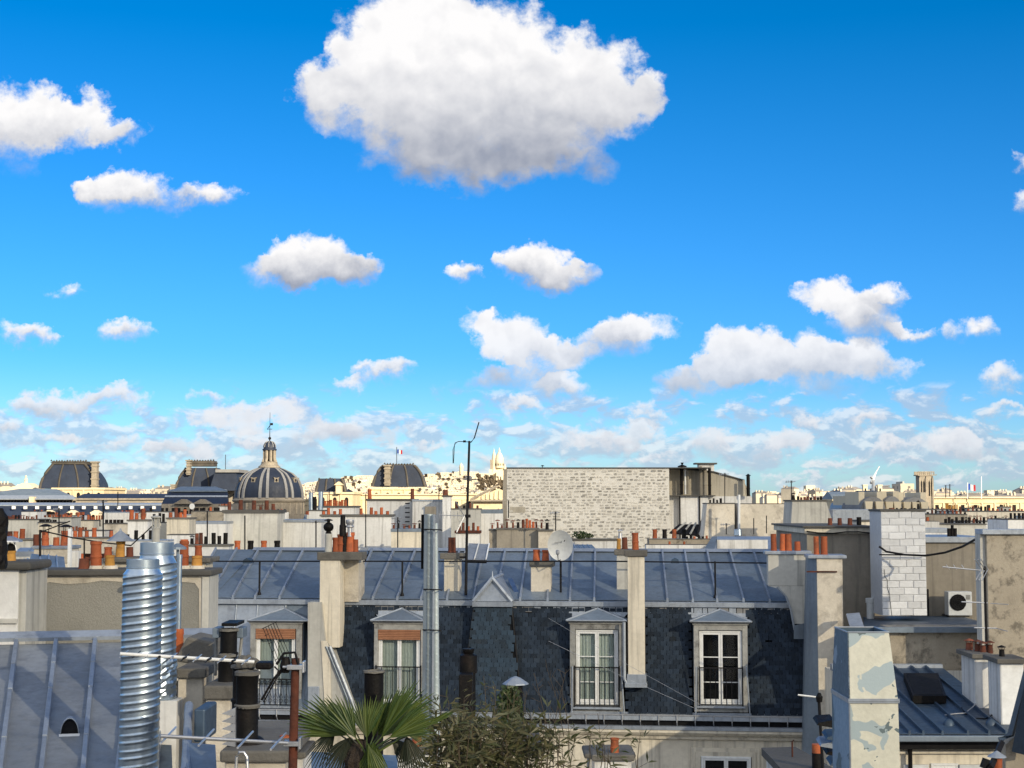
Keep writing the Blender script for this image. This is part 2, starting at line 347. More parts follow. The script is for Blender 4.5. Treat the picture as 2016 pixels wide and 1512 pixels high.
M['hill'] = weather('hill_ground', (.42, .35, .26), (.22, .19, .14), big=.01, fine=.1, bump=0)
M['plastic'] = weather('white_enamel', (.62, .64, .64), (.57, .59, .59), rough=.35, bump=.03, streak=.2, sc=(.4, .4, .38))
def box_paint():
    def extra(t, pos, col):
        for (sc_, thr, c, w) in ((2.1, .53, (.33, .40, .42), 0.006), (7.5, .655, (.12, .16, .17), .01)):
            n = t.noise(t.vm('ADD', pos, (4.2, 1.3, 8.8)), sc_, 3.5, .5, .3)
            col = t.mix(t.ramp(n, thr, thr + w), col, c)
        return col
    return weather('flaking_cream_paint', (.62, .61, .51), (.56, .55, .46), rough=.55, big=2.5, fine=20, bump=.15, grime=.1, stc=(.35, .33, .26), extra=extra)
M['boxpaint'] = box_paint()
def boxb():
    def extra(t, pos, col):
        n = t.noise(t.vm('ADD', pos, (14.2, 3.3, 2.8)), 1.9, 4, .55, .4)
        return t.mix(t.ramp(n, .56, .567), col, (.20, .27, .36))
    return weather('flaking_blue_paint', (.085, .135, .185), (.07, .115, .165), rough=.55, big=2.5, fine=20, bump=.15, extra=extra)  # blue tone puts the shade of the duct's side into its flaking paint
M['boxblue'] = boxb()
def glassm():
    m, t, b = newmat('window_glass')
    gl = t.n.new('ShaderNodeBsdfGlossy'); gl.inputs['Roughness'].default_value = .03; tr = t.n.new('ShaderNodeBsdfTransparent'); tr.inputs[0].default_value = (.93, .95, .94, 1)
    mx = t.n.new('ShaderNodeMixShader'); fr = t.n.new('ShaderNodeFresnel'); fr.inputs[0].default_value = 1.35
    t.l.new(fr.outputs[0], mx.inputs[0]); t.l.new(tr.outputs[0], mx.inputs[1]); t.l.new(gl.outputs[0], mx.inputs[2])
    t.l.new(mx.outputs[0], [n_ for n_ in t.n if n_.type == 'OUTPUT_MATERIAL'][0].inputs[0])
    return m
M['glass'] = glassm()
def farwall(name, c, sx, sz, dark=(.06, .06, .07)):
    def extra(t, pos, col):
        u = t.sep(pos); fx = t.m('FRACT', t.m('DIVIDE', t.m('ADD', u[0], t.m('MULTIPLY', u[1], .7)), sx)); fz = t.m('FRACT', t.m('DIVIDE', u[2], sz))
        w = t.m('MULTIPLY', t.m('MULTIPLY', t.m('GREATER_THAN', fx, .35), t.m('LESS_THAN', fx, .62)), t.m('MULTIPLY', t.m('GREATER_THAN', fz, .25), t.m('LESS_THAN', fz, .72)))
        return t.mix(t.m('MULTIPLY', w, .75), col, dark)
    return weather(name, c, big=.05, fine=.5, bump=0, jitter=.25, extra=extra)
M['fara'] = farwall('far_plaster', (.60, .52, .40), 5.5, 4.2)
M['farb'] = farwall('far_pale_plaster', (.62, .56, .45), 7, 4.6)
def leafm(name, c, c2, tr=.3):
    m, t, b = newmat(name)
    g = t.n.new('ShaderNodeNewGeometry'); oi = t.n.new('ShaderNodeObjectInfo').outputs['Random']
    r = t.m('FRACT', t.m('ADD', oi, g.outputs['Random Per Island']))
    col = t.mix(r, c, c2); n = t.noise(g.outputs['Position'], 9, 4, .6); col = t.mix(t.ramp(n, .45, .75, 0, .5), col, tuple(x * .5 for x in c2))
    t.l.new(col, b.inputs['Base Color']); b.inputs['Roughness'].default_value = .5
    tb = t.n.new('ShaderNodeBsdfTranslucent'); t.l.new(col, tb.inputs[0])
    mx = t.n.new('ShaderNodeMixShader'); mx.inputs[0].default_value = tr
    t.l.new(b.outputs[0], mx.inputs[1]); t.l.new(tb.outputs[0], mx.inputs[2])
    t.l.new(mx.outputs[0], [n_ for n_ in t.n if n_.type == 'OUTPUT_MATERIAL'][0].inputs[0])
    return m
M['palm'] = leafm('palm_blade', (.028, .068, .014), (.105, .14, .022), .22)
M['deadpalm'] = leafm('dry_palm_blade', (.05, .052, .03), (.02, .03, .016), .2)
M['bamboo'] = leafm('bamboo_leaf', (.055, .075, .025), (.17, .15, .075))
M['stem'] = weather('woody_stem', (.10, .075, .05), (.06, .05, .035), bump=.2)
M['ivy'] = leafm('ivy_leaf', (.05, .085, .03), (.09, .12, .045))
M['fibre'] = weather('palm_fibre', (.055, .04, .028), (.03, .022, .017), fine=40, bump=1, bs=60)

# ------------------------------------------------------------------ chimney pots: shared unit meshes (radius 1 at base, height 1)
def unit(prof, n=14, smooth=True): b = MB(); b.lathe(0, 0, prof, n); return b
POT = {}
def pot_mesh(kind, m):
    k = (kind, m)
    if k in POT: return POT[k]
    b = MB()
    if kind == 'flare': b.lathe(0, 0, [(1, 0), (.97, .05), (.82, .80), (.92, .82), (.95, .88), (.92, .94), (.96, 1), (.74, 1), (.70, .8)], 16)
    elif kind == 'band': b.lathe(0, 0, [(.92, 0), (.9, .4), (.98, .42), (.98, .47), (.88, .5), (.84, .88), (.95, .9), (.95, 1), (.78, 1), (.74, .8)], 16)
    elif kind == 'plain': b.lathe(0, 0, [(1, 0), (1, .06), (.9, .08), (.84, .97), (.88, 1), (.72, 1), (.7, .85)], 14)
    elif kind == 'pipe': b.lathe(0, 0, [(1, 0), (1, 1), (.85, 1), (.82, .85)], 12)
    elif kind == 'cowl':      # a pot with a cone hat on stilts
        b.lathe(0, 0, [(1, 0), (.85, .62), (.95, .66), (.7, .66), (.68, .5)], 12)
        b.lathe(0, 0, [(1.5, .84), (1.45, .87), (.15, 1.0), (.05, 1.0)], 12)
        for q in range(4):
            a = q * math.pi / 2 + .5; b.tube([(.75 * math.cos(a), .75 * math.sin(a), .6), (.95 * math.cos(a), .95 * math.sin(a), .86)], .07, 5)
    elif kind == 'disc':
        b.lathe(0, 0, [(.7, 0), (.62, .7), (.55, .72)], 12)
        b.lathe(0, 0, [(1.7, .86), (1.75, .89), (.8, .98), (.1, 1.0)], 12)
        for q in range(3):
            a = q * 2.1; b.tube([(.5 * math.cos(a), .5 * math.sin(a), .68), (.8 * math.cos(a), .8 * math.sin(a), .9)], .06, 5)
    me = b.mesh('chimney_pot_' + kind, smooth=True); me.materials.append(M[m]); POT[k] = me
    return me
KM = {'t': ('flare', 'terracotta'), 'b': ('band', 'terracotta'), 'p': ('plain', 'terracotta'), 'd': ('plain', 'terradark'), 'o': ('flare', 'ochrepot'),
      'k': ('pipe', 'soot'), 'c': ('cowl', 'terradark'), 'g': ('disc', 'alu'), 'G': ('cowl', 'alu'), 'z': ('pipe', 'galv'), 'w': ('disc', 'terradark'), 'K': ('cowl', 'soot')}
def pot(parent, fr, px, y0, y1, wpx, w, kind):
    """photo column px, top y0, base y1, width wpx, at depth w of frame"""
    u, z1 = fr.hit(px, y0, w); _, z0 = fr.hit(px, y1, w); du = fr.hit(px + wpx / 2, y1, w)[0] - u
    if kind == 't' and w > 15:
        kind = rnd.choice('tttddpb'); wpx *= rnd.uniform(.9, 1.1)
    sh, m = KM[kind]
    return inst('chimney_pot', pot_mesh(sh, m), parent, fr.to(u, w, z0), (du, du, z1 - z0), (rnd.uniform(-.03, .03), rnd.uniform(-.03, .03), rnd.uniform(0, 6)))
def pots(parent, fr, w, base, spec):
    for (px, y0, wp, k) in spec: pot(parent, fr, px, y0, base, wp, w, k)
def row(p0, p1, n, y, w, kinds='t', dy=4):
    return [(p0 + (p1 - p0) * i / max(1, n - 1) + rnd.uniform(-1, 1), y + rnd.choice((0, 0, dy, dy * .6)), w * rnd.uniform(.85, 1.1), kinds[rnd.randrange(len(kinds))]) for i in range(n)]
def stack(label, p0, p1, y0, y1, Y, col='white', dep=.6, cap=4, over=3, pot_=(), cm='coping', name='chimney_stack', cat='chimney', slope=None, fr=None, side=None, group=None, yb=None, soot=False):
    """a gable wall or chimney stack: body, cap slab, pots"""
    fr = fr or G
    u0, u1, zb, zt = fr.rect(p0, y0 + cap, p1, y1, Y)
    zb2 = zb if yb is None else fr.hit((p0 + p1) / 2, yb, Y)[1]
    t = thing(name, label, cat, fr.to((u0 + u1) / 2, Y, zb2), group)
    b = MB(fr)
    if slope:  # trapezoid: (left inset px at top, right inset px at top)
        a = fr.hit(p0 + slope[0], y0, Y)[0]; c = fr.hit(p1 - slope[1], y0, Y)[0]
        b.prism([(u0, zb2), (u1, zb2), (u1, zb + .25 * (zt - zb)), (c, zt), (a, zt), (u0, zb + .25 * (zt - zb))], Y, Y + dep)
        u0, u1 = a, c
    else: b.box(u0, u1, Y, Y + dep, zb2, zt)
    b.build('wall', M[col], t, bevel=.012 if Y < 60 else 0)
    ov = fr.hit((p0 + p1) / 2 + over, y0, Y)[0] - fr.hit((p0 + p1) / 2, y0, Y)[0]
    if cap:
        zc = fr.hit((p0 + p1) / 2, y0, Y)[1]
        MB(fr).box(u0 - ov, u1 + ov, Y - ov, Y + dep + ov, zt, zc).build('cap', M[cm], t, bevel=.01 if Y < 60 else 0)
    if pot_: pots(t, fr, Y + dep / 2, y0 + (0.5 if Y > 60 else -1), pot_)
    return t
# ------------------------------------------------------------------ ground, hill, an unseen cloud added to shade the near roofs
b = MB(); n = 40
b.quad((-14000, -4000, 0), (14000, -4000, 0), (14000, 16000, 0), (-14000, 16000, 0))
tag(b.build('ground', M['ground'], loc=Vector((0, 0, 0))), 'dark street level far below the roofs', None, kind='structure')
import mathutils.noise as mn
def cloud_shade():
    bm = bmesh.new(); bmesh.ops.create_icosphere(bm, subdivisions=6, radius=1)
    for v in bm.verts:
        p = v.co.copy(); d = mn.fractal(p * 1.6, .9, 2.2, 6) * .22
        v.co = p * (1 + d)
        v.co = Vector((v.co.x * 520, v.co.y * 340, max(v.co.z, -.35) * 60))
    me = bpy.data.meshes.new('cloud_bank'); bm.to_mesh(me); bm.free(); me.shade_smooth()
    m = bpy.data.materials.new('cloud_vapour'); m.use_nodes = True; t = NT(m.node_tree); t.n.clear()
    tr = t.n.new('ShaderNodeBsdfTransparent'); tl = t.n.new('ShaderNodeBsdfTranslucent'); tl.inputs[0].default_value = (.95, .95, .95, 1)
    tp = t.noise(t.n.new('ShaderNodeNewGeometry').outputs['Position'], .012, 5, .6)
    mx = t.n.new('ShaderNodeMixShader'); t.l.new(t.ramp(tp, .3, .7, .4, .6), mx.inputs[0]); t.l.new(tr.outputs[0], mx.inputs[1]); t.l.new(tl.outputs[0], mx.inputs[2])
    o = t.n.new('ShaderNodeOutputMaterial'); t.l.new(mx.outputs[0], o.inputs[0]); me.materials.append(m)
    ob = bpy.data.objects.new('cloud_bank', me); COL.objects.link(ob)
    h = 620; k = h / sdir.z
    ob.location = (sdir.x * k + 10, sdir.y * k + 10, CZ + h)
    tag(ob, 'large cumulus cloud drifting before the sun behind the viewer', None, kind='structure')
cloud_shade()

# ------------------------------------------------------------------ the row of houses across the courtyard
o0 = P(1008, 1412, 42)
F = Fr(o0.x, o0.y, R(-6.0))
def fz(px, py, w): return F.hit(px, py, w)[1]
def fu(px, py, w): return F.hit(px, py, w)[0]
zg = fz(1300, 1409, 0); zb = fz(1100, 1190, 1.0); zr = fz(1100, 1087, 5.0)
UL, U0, U1 = fu(405, 1250, .5), fu(655, 1250, .5), fu(1602, 1300, .5)
SW0, SW1 = .22, 1.0                      # lower slope starts / ends (w)
def slope_w(z): return SW0 + (z - zg) / (zb - zg) * (SW1 - SW0)
house = thing('slate_mansard_house', 'long cream town house with blue-black slate mansard and zinc roof across the courtyard', 'house', F.to((U0 + U1) / 2, 3, 0))
lhouse = thing('zinc_mansard_house', 'town house at the left end of the row, its attic storey clad in grey zinc', 'house', F.to((UL + U0) / 2, 3, 0))
def shell(t, u0, u1, lower, upm):
    b = MB(F); b.box(u0, u1, 0.18, 9.5, 0, zg - .42); b.build('facade', M['cream'], t)
    b = MB(F); b.uprism([(.25, zg - .42), (.25, zg - .04), (.82, zg - .04), (1.18, zb - .34), (SW1 + .03, zb - .3), (SW1 + .03, zb), (5.0, zr - .02), (9, zb), (9.5, zg - .42)], u0 + .02, u1 - .02)
    b.build('roof_deck', lower, t)
shell(house, U0, U1, M['dark'], M['zinc']); shell(lhouse, UL, U0 - .02, M['zincd'], M['zinc'])  # near-black deck colour puts shade into the gaps between slates
def zinc_roof(t, seams_top, seams_bot, ytop, ybot, wt, wb, fr, zt, zbm, u_first, u_last, crossy=2, mat='zinc', seam='seam', seamw=.035):
    """sheets between battens; the battens run from (pxbot) to (pxtop)"""
    ub = [u_first[0]] + [fr.hit(p, ybot, wb)[0] for p in seams_bot] + [u_last[0]]
    ut = [u_first[1]] + [fr.hit(p, ytop, wt)[0] for p in seams_top] + [u_last[1]]
    for i in range(len(ub) - 1):
        k = [0] + sorted(rnd.uniform(.2, .85) for _ in range(crossy)) + [1]
        for j in range(len(k) - 1):
            a, c = k[j], k[j + 1]
            def pt(uu, f, dz): return (uu, wb + (wt - wb) * f, zbm + (zt - zbm) * f + dz)
            e = .011 * (len(k) - j)
            L0, L1 = ub[i] + (ut[i] - ub[i]) * a, ub[i] + (ut[i] - ub[i]) * c
            R0, R1 = ub[i + 1] + (ut[i + 1] - ub[i + 1]) * a, ub[i + 1] + (ut[i + 1] - ub[i + 1]) * c
            MB(fr).slab(pt(L0, a, .02 + e), pt(R0, a, .02 + e), pt(R1, c, .012 + e), pt(L1, c, .012 + e), .018).build('zinc_sheet', M[mat], t)
    for i in range(1, len(ub) - 1):
        b = MB(fr); s = seamw
        b.hexa([(ub[i] - s, wb, zbm), (ub[i] + s, wb, zbm), (ut[i] + s, wt, zt), (ut[i] - s, wt, zt),
                (ub[i] - s * .7, wb, zbm + .13), (ub[i] + s * .7, wb, zbm + .13), (ut[i] + s * .7, wt, zt + .12), (ut[i] - s * .7, wt, zt + .12)])
        b.build('batten', M[seam], t)
tops = [735, 775, 815, 852, 935, 990, 1042, 1090, 1170, 1255, 1305, 1350, 1395, 1440, 1485]
bots = [690, 733, 782, 832, 905, 962, 1025, 1078, 1170, 1262, 1315, 1365, 1412, 1467, 1517]
# refine with what the photograph shows
tops = [733, 776, 818, 862, 905, 952, 995, 1038, 1083, 1128, 1172, 1260, 1304, 1348, 1392, 1437, 1483]
bots = [692, 734, 782, 829, 880, 932, 975, 1024, 1078, 1122, 1170, 1264, 1314, 1364, 1412, 1464, 1516]
zinc_roof(house, tops, bots, 1090, 1178, 4.95, 1.12, F, zr, zb + .06, (U0, U0 + .25), (U1, fu(1512, 1090, 4.9)))
# hip at the right end
lt = [444, 490, 535, 580, 622]; lb = [390, 414, 458, 502, 546, 592]
zinc_roof(lhouse, [425, 466, 510, 555, 598], [372, 412, 458, 502, 550], 1090, 1178, 4.95, 1.12, F, zr, zb + .06, (UL, UL + .2), (U0 - .05, U0 + .15))
for t, a, c in ((house, U0, U1), (lhouse, UL, U0 - .03)):
    b = MB(F); b.uprism([(4.8, zr + .03), (5.0, zr + .12), (5.2, zr + .03)], a + .1, c - .4); b.build('ridge_cap', M['seam'], t)
    b = MB(F); b.box(a, c, .86, 1.18, zb - .04, zb + .09); b.build('break_moulding', M['zincl'], t)
    b = MB(F); b.box(a, c, .93, 1.0, zb - .06, zb - .04); b.build('drip_edge', M['zincd'], t)
# lead flashing strips below the break
b = 0
u = U0 + .1
while u < U1 - .3:
    wd = rnd.uniform(.12, .3)
    MB(F).slab((u, slope_w(zb - .21) - .025, zb - .21 + rnd.uniform(-.02, .01)), (u + wd, slope_w(zb - .21) - .025, zb - .21), (u + wd, .93, zb - .06), (u, .93, zb - .06), .012).build('flashing', M['zincl'] if rnd.random() < .45 else M['ribstone'], house)
    u += wd + .02

# ---- slates: 300 nearest as parts, the rest joined
def sl_allowed(u, z, holes):
    for (a, b_, c, d) in holes:
        if a < u < b_ and c < z < d: return False
    return True
HOLES = []
def hole(p0, p1, y0, y1): a, c, e, g = F.rect(p0, y0, p1, y1, .5); HOLES.append((a, c, e, g))
hole(733, 832, 1200, 1420); hole(1122, 1234, 1200, 1420); hole(1362, 1472, 1200, 1420); hole(1234, 1274, 1100, 1350)
SLW, SLH = .172, .125
slm = MB(); slm.box(-SLW / 2 + .007, SLW / 2 - .007, -.026, 0, 0, SLH * 1.6); slme = slm.mesh('slate'); slme.materials.append(M['slate'])
tilt = math.atan2(SW1 - SW0, zb - zg)
spots = []
r = 0; z = zg + .02
while z < zb - .18:
    u = U0 + (.5 if r % 2 else 0) * SLW
    while u < U1 - .05:
        if sl_allowed(u, z + .1, HOLES): spots.append((u, z, rnd.uniform(-.006, .006)))
        u += SLW
    z += SLH * math.cos(tilt); r += 1
hu0, hu1 = fu(1274, 1340, .3), fu(1362, 1340, .3)
spots.sort(key=lambda s: (0 if hu0 < s[0] < hu1 else 1, s[1]))
def slate_mat(u, z, dz): return Matrix.Translation(F.to(u, slope_w(z) - .012, z + dz)) @ Matrix.Rotation(F.yaw, 4, 'Z') @ Matrix.Rotation(-tilt + .10 + rnd.uniform(-.02, .03), 4, 'X') @ Matrix.Rotation(rnd.uniform(-.02, .02), 4, 'Y')
for (u, z, dz) in spots[:300]:
    mt = slate_mat(u, z, dz)
    o = bpy.data.objects.new('slate', slme); COL.objects.link(o); o.parent = house
    mt.translation -= Vector(house['_o']); o.matrix_local = mt
b = MB()
for (u, z, dz) in spots[300:]:
    if rnd.random() < .004: continue
    mt = slate_mat(u, z, dz); n = len(b.v)
    b.v += [mt @ v for v in slm.v]; b.f += [tuple(i + n for i in f) for f in slm.f]
o = b.build('slate_courses', M['slate'], house, fix=False); o['kind'] = 'stuff'

# ---- gutter, cornice
for t, a, c in ((house, U0, U1), (lhouse, UL, U0)):
    b = MB(F); b.uprism([(-.02, zg - .12), (-.02, zg), (.02, zg), (.03, zg - .10), (.22, zg - .10), (.22, zg + .06), (.25, zg + .06), (.25, zg - .14)], a, c); b.build('gutter', M['zincl'], t)
    b = MB(F); b.box(a, c, -.02, .0, zg - .015, zg + .03); b.build('gutter_lip', M['alu'], t)
    b = MB(F); b.box(a, c, .1, .3, zg - .28, zg - .13); b.build('gutter_board', M['dark'], t)
    b = MB(F); b.box(a, c, -.12, .3, zg - .36, zg - .27); b.build('cornice_flashing', M['zincl'], t)
    b = MB(F); b.uprism([(-.10, zg - .37), (-.10, zg - .43), (-.03, zg - .5), (.05, zg - .55), (.08, zg - .62), (.19, zg - .66), (.19, zg - .37)], a, c); b.build('cornice', M['cream'], t)
    u = a + .25
    while u < c:
        MB(F).tube([(u, -.045, zg + .02), (u, -.045, zg - .16), (u + .01, .06, zg - .30)], .014, 6).build('gutter_bracket', M['alu'], t); u += .485

def window_french(t, fr, p0, p1, y0, y1, w, bars=(.36, .7), back='curtain', leafgap=True, blind=None):
    """casement pair: frame, bars, panes, curtain; returns the frame part"""
    u0, u1, z0, z1 = fr.rect(p0, y0, p1, y1, w); um = (u0 + u1) / 2; H = z1 - z0
    b = MB(fr); s = .05
    b.box(u0, u0 + s, w, w + .08, z0, z1); b.box(u1 - s, u1, w, w + .08, z0, z1); b.box(u0 + s, u1 - s, w, w + .08, z1 - s, z1); b.box(u0 + s, u1 - s, w, w + .08, z0, z0 + s)
    fr_ = b.build('window', M['paintw'], t, bevel=.006)
    for a, c in ((u0 + s, um), (um, u1 - s)):
        b = MB(fr); q = .055; e = .012
        b.box(a + .002, a + q, w + e, w + .06, z0 + s + .005, z1 - s - .005); b.box(c - q, c - .002, w + e, w + .06, z0 + s + .005, z1 - s - .005)
        b.box(a + q, c - q, w + e, w + .06, z1 - s - q, z1 - s - .005); b.box(a + q, c - q, w + e, w + .06, z0 + s + .005, z0 + s + q * 1.6)
        for k in bars: b.box(a + q, c - q, w + e + .005, w + .05, z1 - H * k - .012, z1 - H * k + .012)
        b.build('window_leaf', M['paintw'], fr_, bevel=.004)
        zz = [z0 + s + q * 1.6] + [z1 - H * k for k in reversed(bars)] + [z1 - s - q]
        for i in range(len(zz) - 1):
            MB(fr).box(a + q, c - q, w + .035, w + .041, zz[i] + .012, zz[i + 1] - .012).build('pane', M['glass'], fr_)
    if back == 'curtain':
        b = MB(fr); N = 40; pts = []
        for i in range(N + 1):
            u = u0 + s + (u1 - u0 - 2 * s) * i / N; pts.append((u, w + .16 + (.018 if p0 > 1000 else .006) * math.sin(i * 1.9 + rnd.random())))
        for i in range(N): b.quad((*pts[i], z0 + s), (*pts[i + 1], z0 + s), (*pts[i + 1], z1 - s), (*pts[i], z1 - s))
        b.build('curtain', M['curtain'], fr_, smooth=True)
    MB(fr).box(u0, u1, w + .5, w + .55, z0, z1).build('dark_room', M['dark'], fr_)
    return fr_
def railing(t, fr, p0, p1, y0, y1, w, nb=8, ornate=False, m='blackmetal'):
    u0, u1, z0, z1 = fr.rect(p0, y0, p1, y1, w)
    b = MB(fr); b.box(u0, u1, w - .02, w + .02, z1 - .03, z1); b.box(u0, u1, w - .015, w + .015, z0, z0 + .02)
    if ornate: b.box(u0, u1, w - .015, w + .015, z1 - .16, z1 - .14)
    for s in (u0, u1): b.box(s - .018, s + .018, w - .018, w + .018, z0 - .1, z1 + .03)
    for i in range(1, nb):
        u = u0 + (u1 - u0) * i / nb; b.box(u - .009, u + .009, w - .009, w + .009, z0 + .02, z1 - .03)
        if ornate:
            for zc, rr in ((z1 - .085, .045), (z0 + .12, .05)):
                b.tube([(u + rr * math.cos(q), w, zc + rr * math.sin(q)) for q in [x * .785 for x in range(9)]], .008, 5)
            b.tube([(u - .05, w, z0 + .2), (u, w, z0 + .34), (u + .05, w, z0 + .2)], .008, 5)
    return b.build('railing', M[m], t)
def dormer(t, p0, p1, ya, ye, b0, b1, win, rail, yb_, blind=False, bars=(.36, .7), back='curtain', cheek='zinc', ornate=False, flash=True):
    """pediment px p0..p1, apex ya, eave ye; body px b0..b1 down to yb_"""
    w0 = .28
    a, c = fu(b0, 1300, w0), fu(b1, 1300, w0); ze = fz((b0 + b1) / 2, ye, w0); zbot = fz((b0 + b1) / 2, yb_, w0)
    wu0, wu1, wz0, wz1 = F.rect(*win[:1], win[1], win[2], win[3], w0) if False else F.rect(win[0], win[1], win[2], win[3], w0)
    b = MB(F)   # front surround with an opening, and the two cheeks
    b.box(a, wu0, w0, w0 + .14, zbot, ze - .1); b.box(wu1, c, w0, w0 + .14, zbot, ze - .1); b.box(wu0, wu1, w0, w0 + .14, wz1, ze - .1); b.box(wu0, wu1, w0 - .02, w0 + .14, zbot, wz0)
    d = b.build('dormer', M['frame'], t, bevel=.008)
    b = MB(F)
    for s0, s1 in ((a - .02, a + .06), (c - .06, c + .02)): b.box(s0, s1, w0 + .142, 1.6, zbot, ze - .05)
    b.build('dormer_cheek', M[cheek], d)
    b = MB(F); b.box(a - .03, c + .03, w0 - .04, w0 + .12, ze - .1, ze - .05); b.box(a - .07, c + .07, w0 - .09, w0 + .12, ze - .05, ze - .002); b.build('dormer_cornice', M['frame'], d, bevel=.008)
    # hipped zinc pediment roof
    ea, ec = fu(p0, ye, .12), fu(p1, ye, .12); um = (ea + ec) / 2; zt = fz((p0 + p1) / 2, ya, .75)
    b = MB(F); A, C, T = (ea, .12, ze), (ec, .12, ze), (um, .75, zt); A2, C2, T2 = (ea, 1.7, ze), (ec, 1.7, ze), (um, 1.7, zt)
    b.add([A, C, T, A2, C2, T2], [(0, 1, 2), (0, 2, 5, 3), (1, 4, 5, 2), (0, 3, 4, 1), (3, 5, 4)]); b.build('dormer_roof', M['zinc'], d)
    b = MB(F); b.tube([A, T], .03, 6); b.tube([C, T], .03, 6); b.tube([A, C], .018, 6); b.tube([T, T2], .03, 6); b.build('roof_roll', M['zincl'], d, smooth=True)
    if flash:
        b = MB(F); x0, x1 = ea - .05, ec - .05
        zf = zb - .2
        b.slab((ea + .12, slope_w(ze) - .02, ze + .01), (ec - .12, slope_w(ze) - .02, ze + .01), (ec + .02, slope_w(zf) - .03, zf), (ea - .14, slope_w(zf) - .03, zf), .02); b.build('apron_flashing', M['zincl'], d)
    wi = window_french(t, F, win[0] + 1, win[2] - 1, win[1] + 1, win[3] - 1, w0 + .06, bars=bars, back=back)
    if blind:
        x0, x1, q0, q1 = F.rect(win[0], win[1], win[2], win[1] + 20, w0)
        b = MB(F); n = 6
        for i in range(n): b.tube([(x0 + .01, w0 + .0, q0 + (q1 - q0) * (i + .5) / n), (x1 - .01, w0 + .0, q0 + (q1 - q0) * (i + .5) / n)], (q1 - q0) / n * .52, 7)
        b.build('rolled_blind', M['shutter'], wi, smooth=True)
    railing(t, F, *rail[:2], *rail[2:4], w0 - .08, nb=rail[4], ornate=ornate)
    b = MB(F); z_ = fz((win[0] + win[2]) / 2, rail[3], w0); b.box(wu0 - .06, wu1 + .06, w0 - .14, w0 + .05, z_ - .07, z_ - .02); b.build('window_sill', M['zincl'], d, bevel=.006)
    return d
dormer(house, 729, 836, 1198, 1221, 736, 832, (744, 1240, 828, 1388), (740, 828, 1312, 1388, 8), 1402, blind=True, bars=())
dormer(house, 1114, 1234, 1198, 1221, 1122, 1226, (1133, 1239, 1218, 1388), (1131, 1219, 1313, 1390, 9), 1402, cheek='zincd')
d4 = dormer(house, 1358, 1480, 1200, 1223, 1366, 1472, (1376, 1241, 1462, 1388), (1377, 1462, 1314, 1388, 8), 1402, back='dark', cheek='zincd')
dormer(lhouse, 487, 609, 1198, 1221, 492, 594, (503, 1238, 582, 1392), (500, 585, 1336, 1388, 8), 1404, blind=True, bars=(), ornate=True, flash=False)
# pale guard rods and lead skirt beside the dormers
for p, t in ((1127, house), (1223, house), (1371, house), (1470, house)):
    b = MB(F); u = fu(p, 1350, .1); b.tube([(u, .1, fz(p, 1312, .1)), (u + (.08 if p in (1223, 1470) else -.02), .1, zg + .03)], .02, 6); b.build('guard_rod', M['zincl'], t)

# zinc cladding of the left house's lower slope, with standing joints
us = [fu(p, 1240, .6) for p in (405, 458, 500, 556, 605, 625)]
for i in range(len(us) - 1):
    MB(F).slab((us[i] + .01, SW0 - .01, zg + .02), (us[i + 1] - .01, SW0 - .01, zg + .02), (us[i + 1] - .01, SW1 - .03, zb - .05), (us[i] + .01, SW1 - .03, zb - .05), .02).build('zinc_sheet', M['zincl'] if i < 3 else M['zinc'], lhouse)
    if i: MB(F).tube([(us[i], SW0 - .01, zg), (us[i], SW1 - .04, zb - .03)], .022, 6).build('batten', M['seam'], lhouse)

# the slate-hung projection with its little zinc gable
t = thing('slate_gablet', 'slate-hung stair bay with a small pale zinc gable, middle of the slate roof', 'roof bay', F.to(fu(968, 1300, 0), .1, zg))
q = [fu(906, 1400, .12), fu(1028, 1400, .12), fu(1006, 1188, .55), fu(934, 1188, .55)]
zq = fz(970, 1186, .55)
b = MB(F); b.hexa([(q[0], .14, zg + .02), (q[1], .14, zg + .02), (q[1], 1.3, zg + .02), (q[0], 1.3, zg + .02), (q[3], .58, zq), (q[2], .58, zq), (q[2], 1.5, zq), (q[3], 1.5, zq)]); b.build('bay_core', M['dark'], t)
b = MB(); nrow = int((zq - zg) / .122); cnt = 0
sp2 = []
for r in range(nrow):
    f = (r + .1) / nrow; a, c = q[0] + (q[3] - q[0]) * f, q[1] + (q[2] - q[1]) * f; z = zg + .03 + r * (zq - zg) / nrow; w = .14 + (.58 - .14) * f - .014
    n = int((c - a) / SLW); off = (SLW / 2 if r % 2 else 0)
    for i in range(n):
        u = a + SLW / 2 + i * SLW + off * .8
        if u + SLW / 2 > c + .05: continue
        sp2.append((u, w, z))
slb = slm.mesh('bay_slate'); slb.materials.append(M['slateb']); tl2 = math.atan2(.44, zq - zg)
for k, (u, w, z) in enumerate(sp2[:300]):
    mt = Matrix.Translation(F.to(u, w, z + rnd.uniform(-.005, .005))) @ Matrix.Rotation(F.yaw, 4, 'Z') @ Matrix.Rotation(-tl2 + .08, 4, 'X')
    o = bpy.data.objects.new('slate', slb); COL.objects.link(o); o.parent = t; mt.translation -= Vector(t['_o']); o.matrix_local = mt
for a, c in ((q[0], q[3]), (q[1], q[2])):
    b = MB(F); b.tube([(a, .12, zg + .02), (c, .56, zq)], .025, 6); b.build('edge_flashing', M['blackmetal'], t)
g0, g1, gt = fu(932, 1184, .5), fu(1008, 1184, .5), fu(972, 1134, .9)
za, zt_ = fz(970, 1184, .5), fz(972, 1137, 1.2)
b = MB(F); b.add([(g0, .5, za), (g1, .5, za), (gt, .62, zt_), (g0, 2.2, za), (g1, 2.2, za), (gt, 3.2, zt_)], [(0, 1, 2), (0, 2, 5, 3), (1, 4, 5, 2), (3, 4, 5)]); b.build('gable', M['zincl'], t)
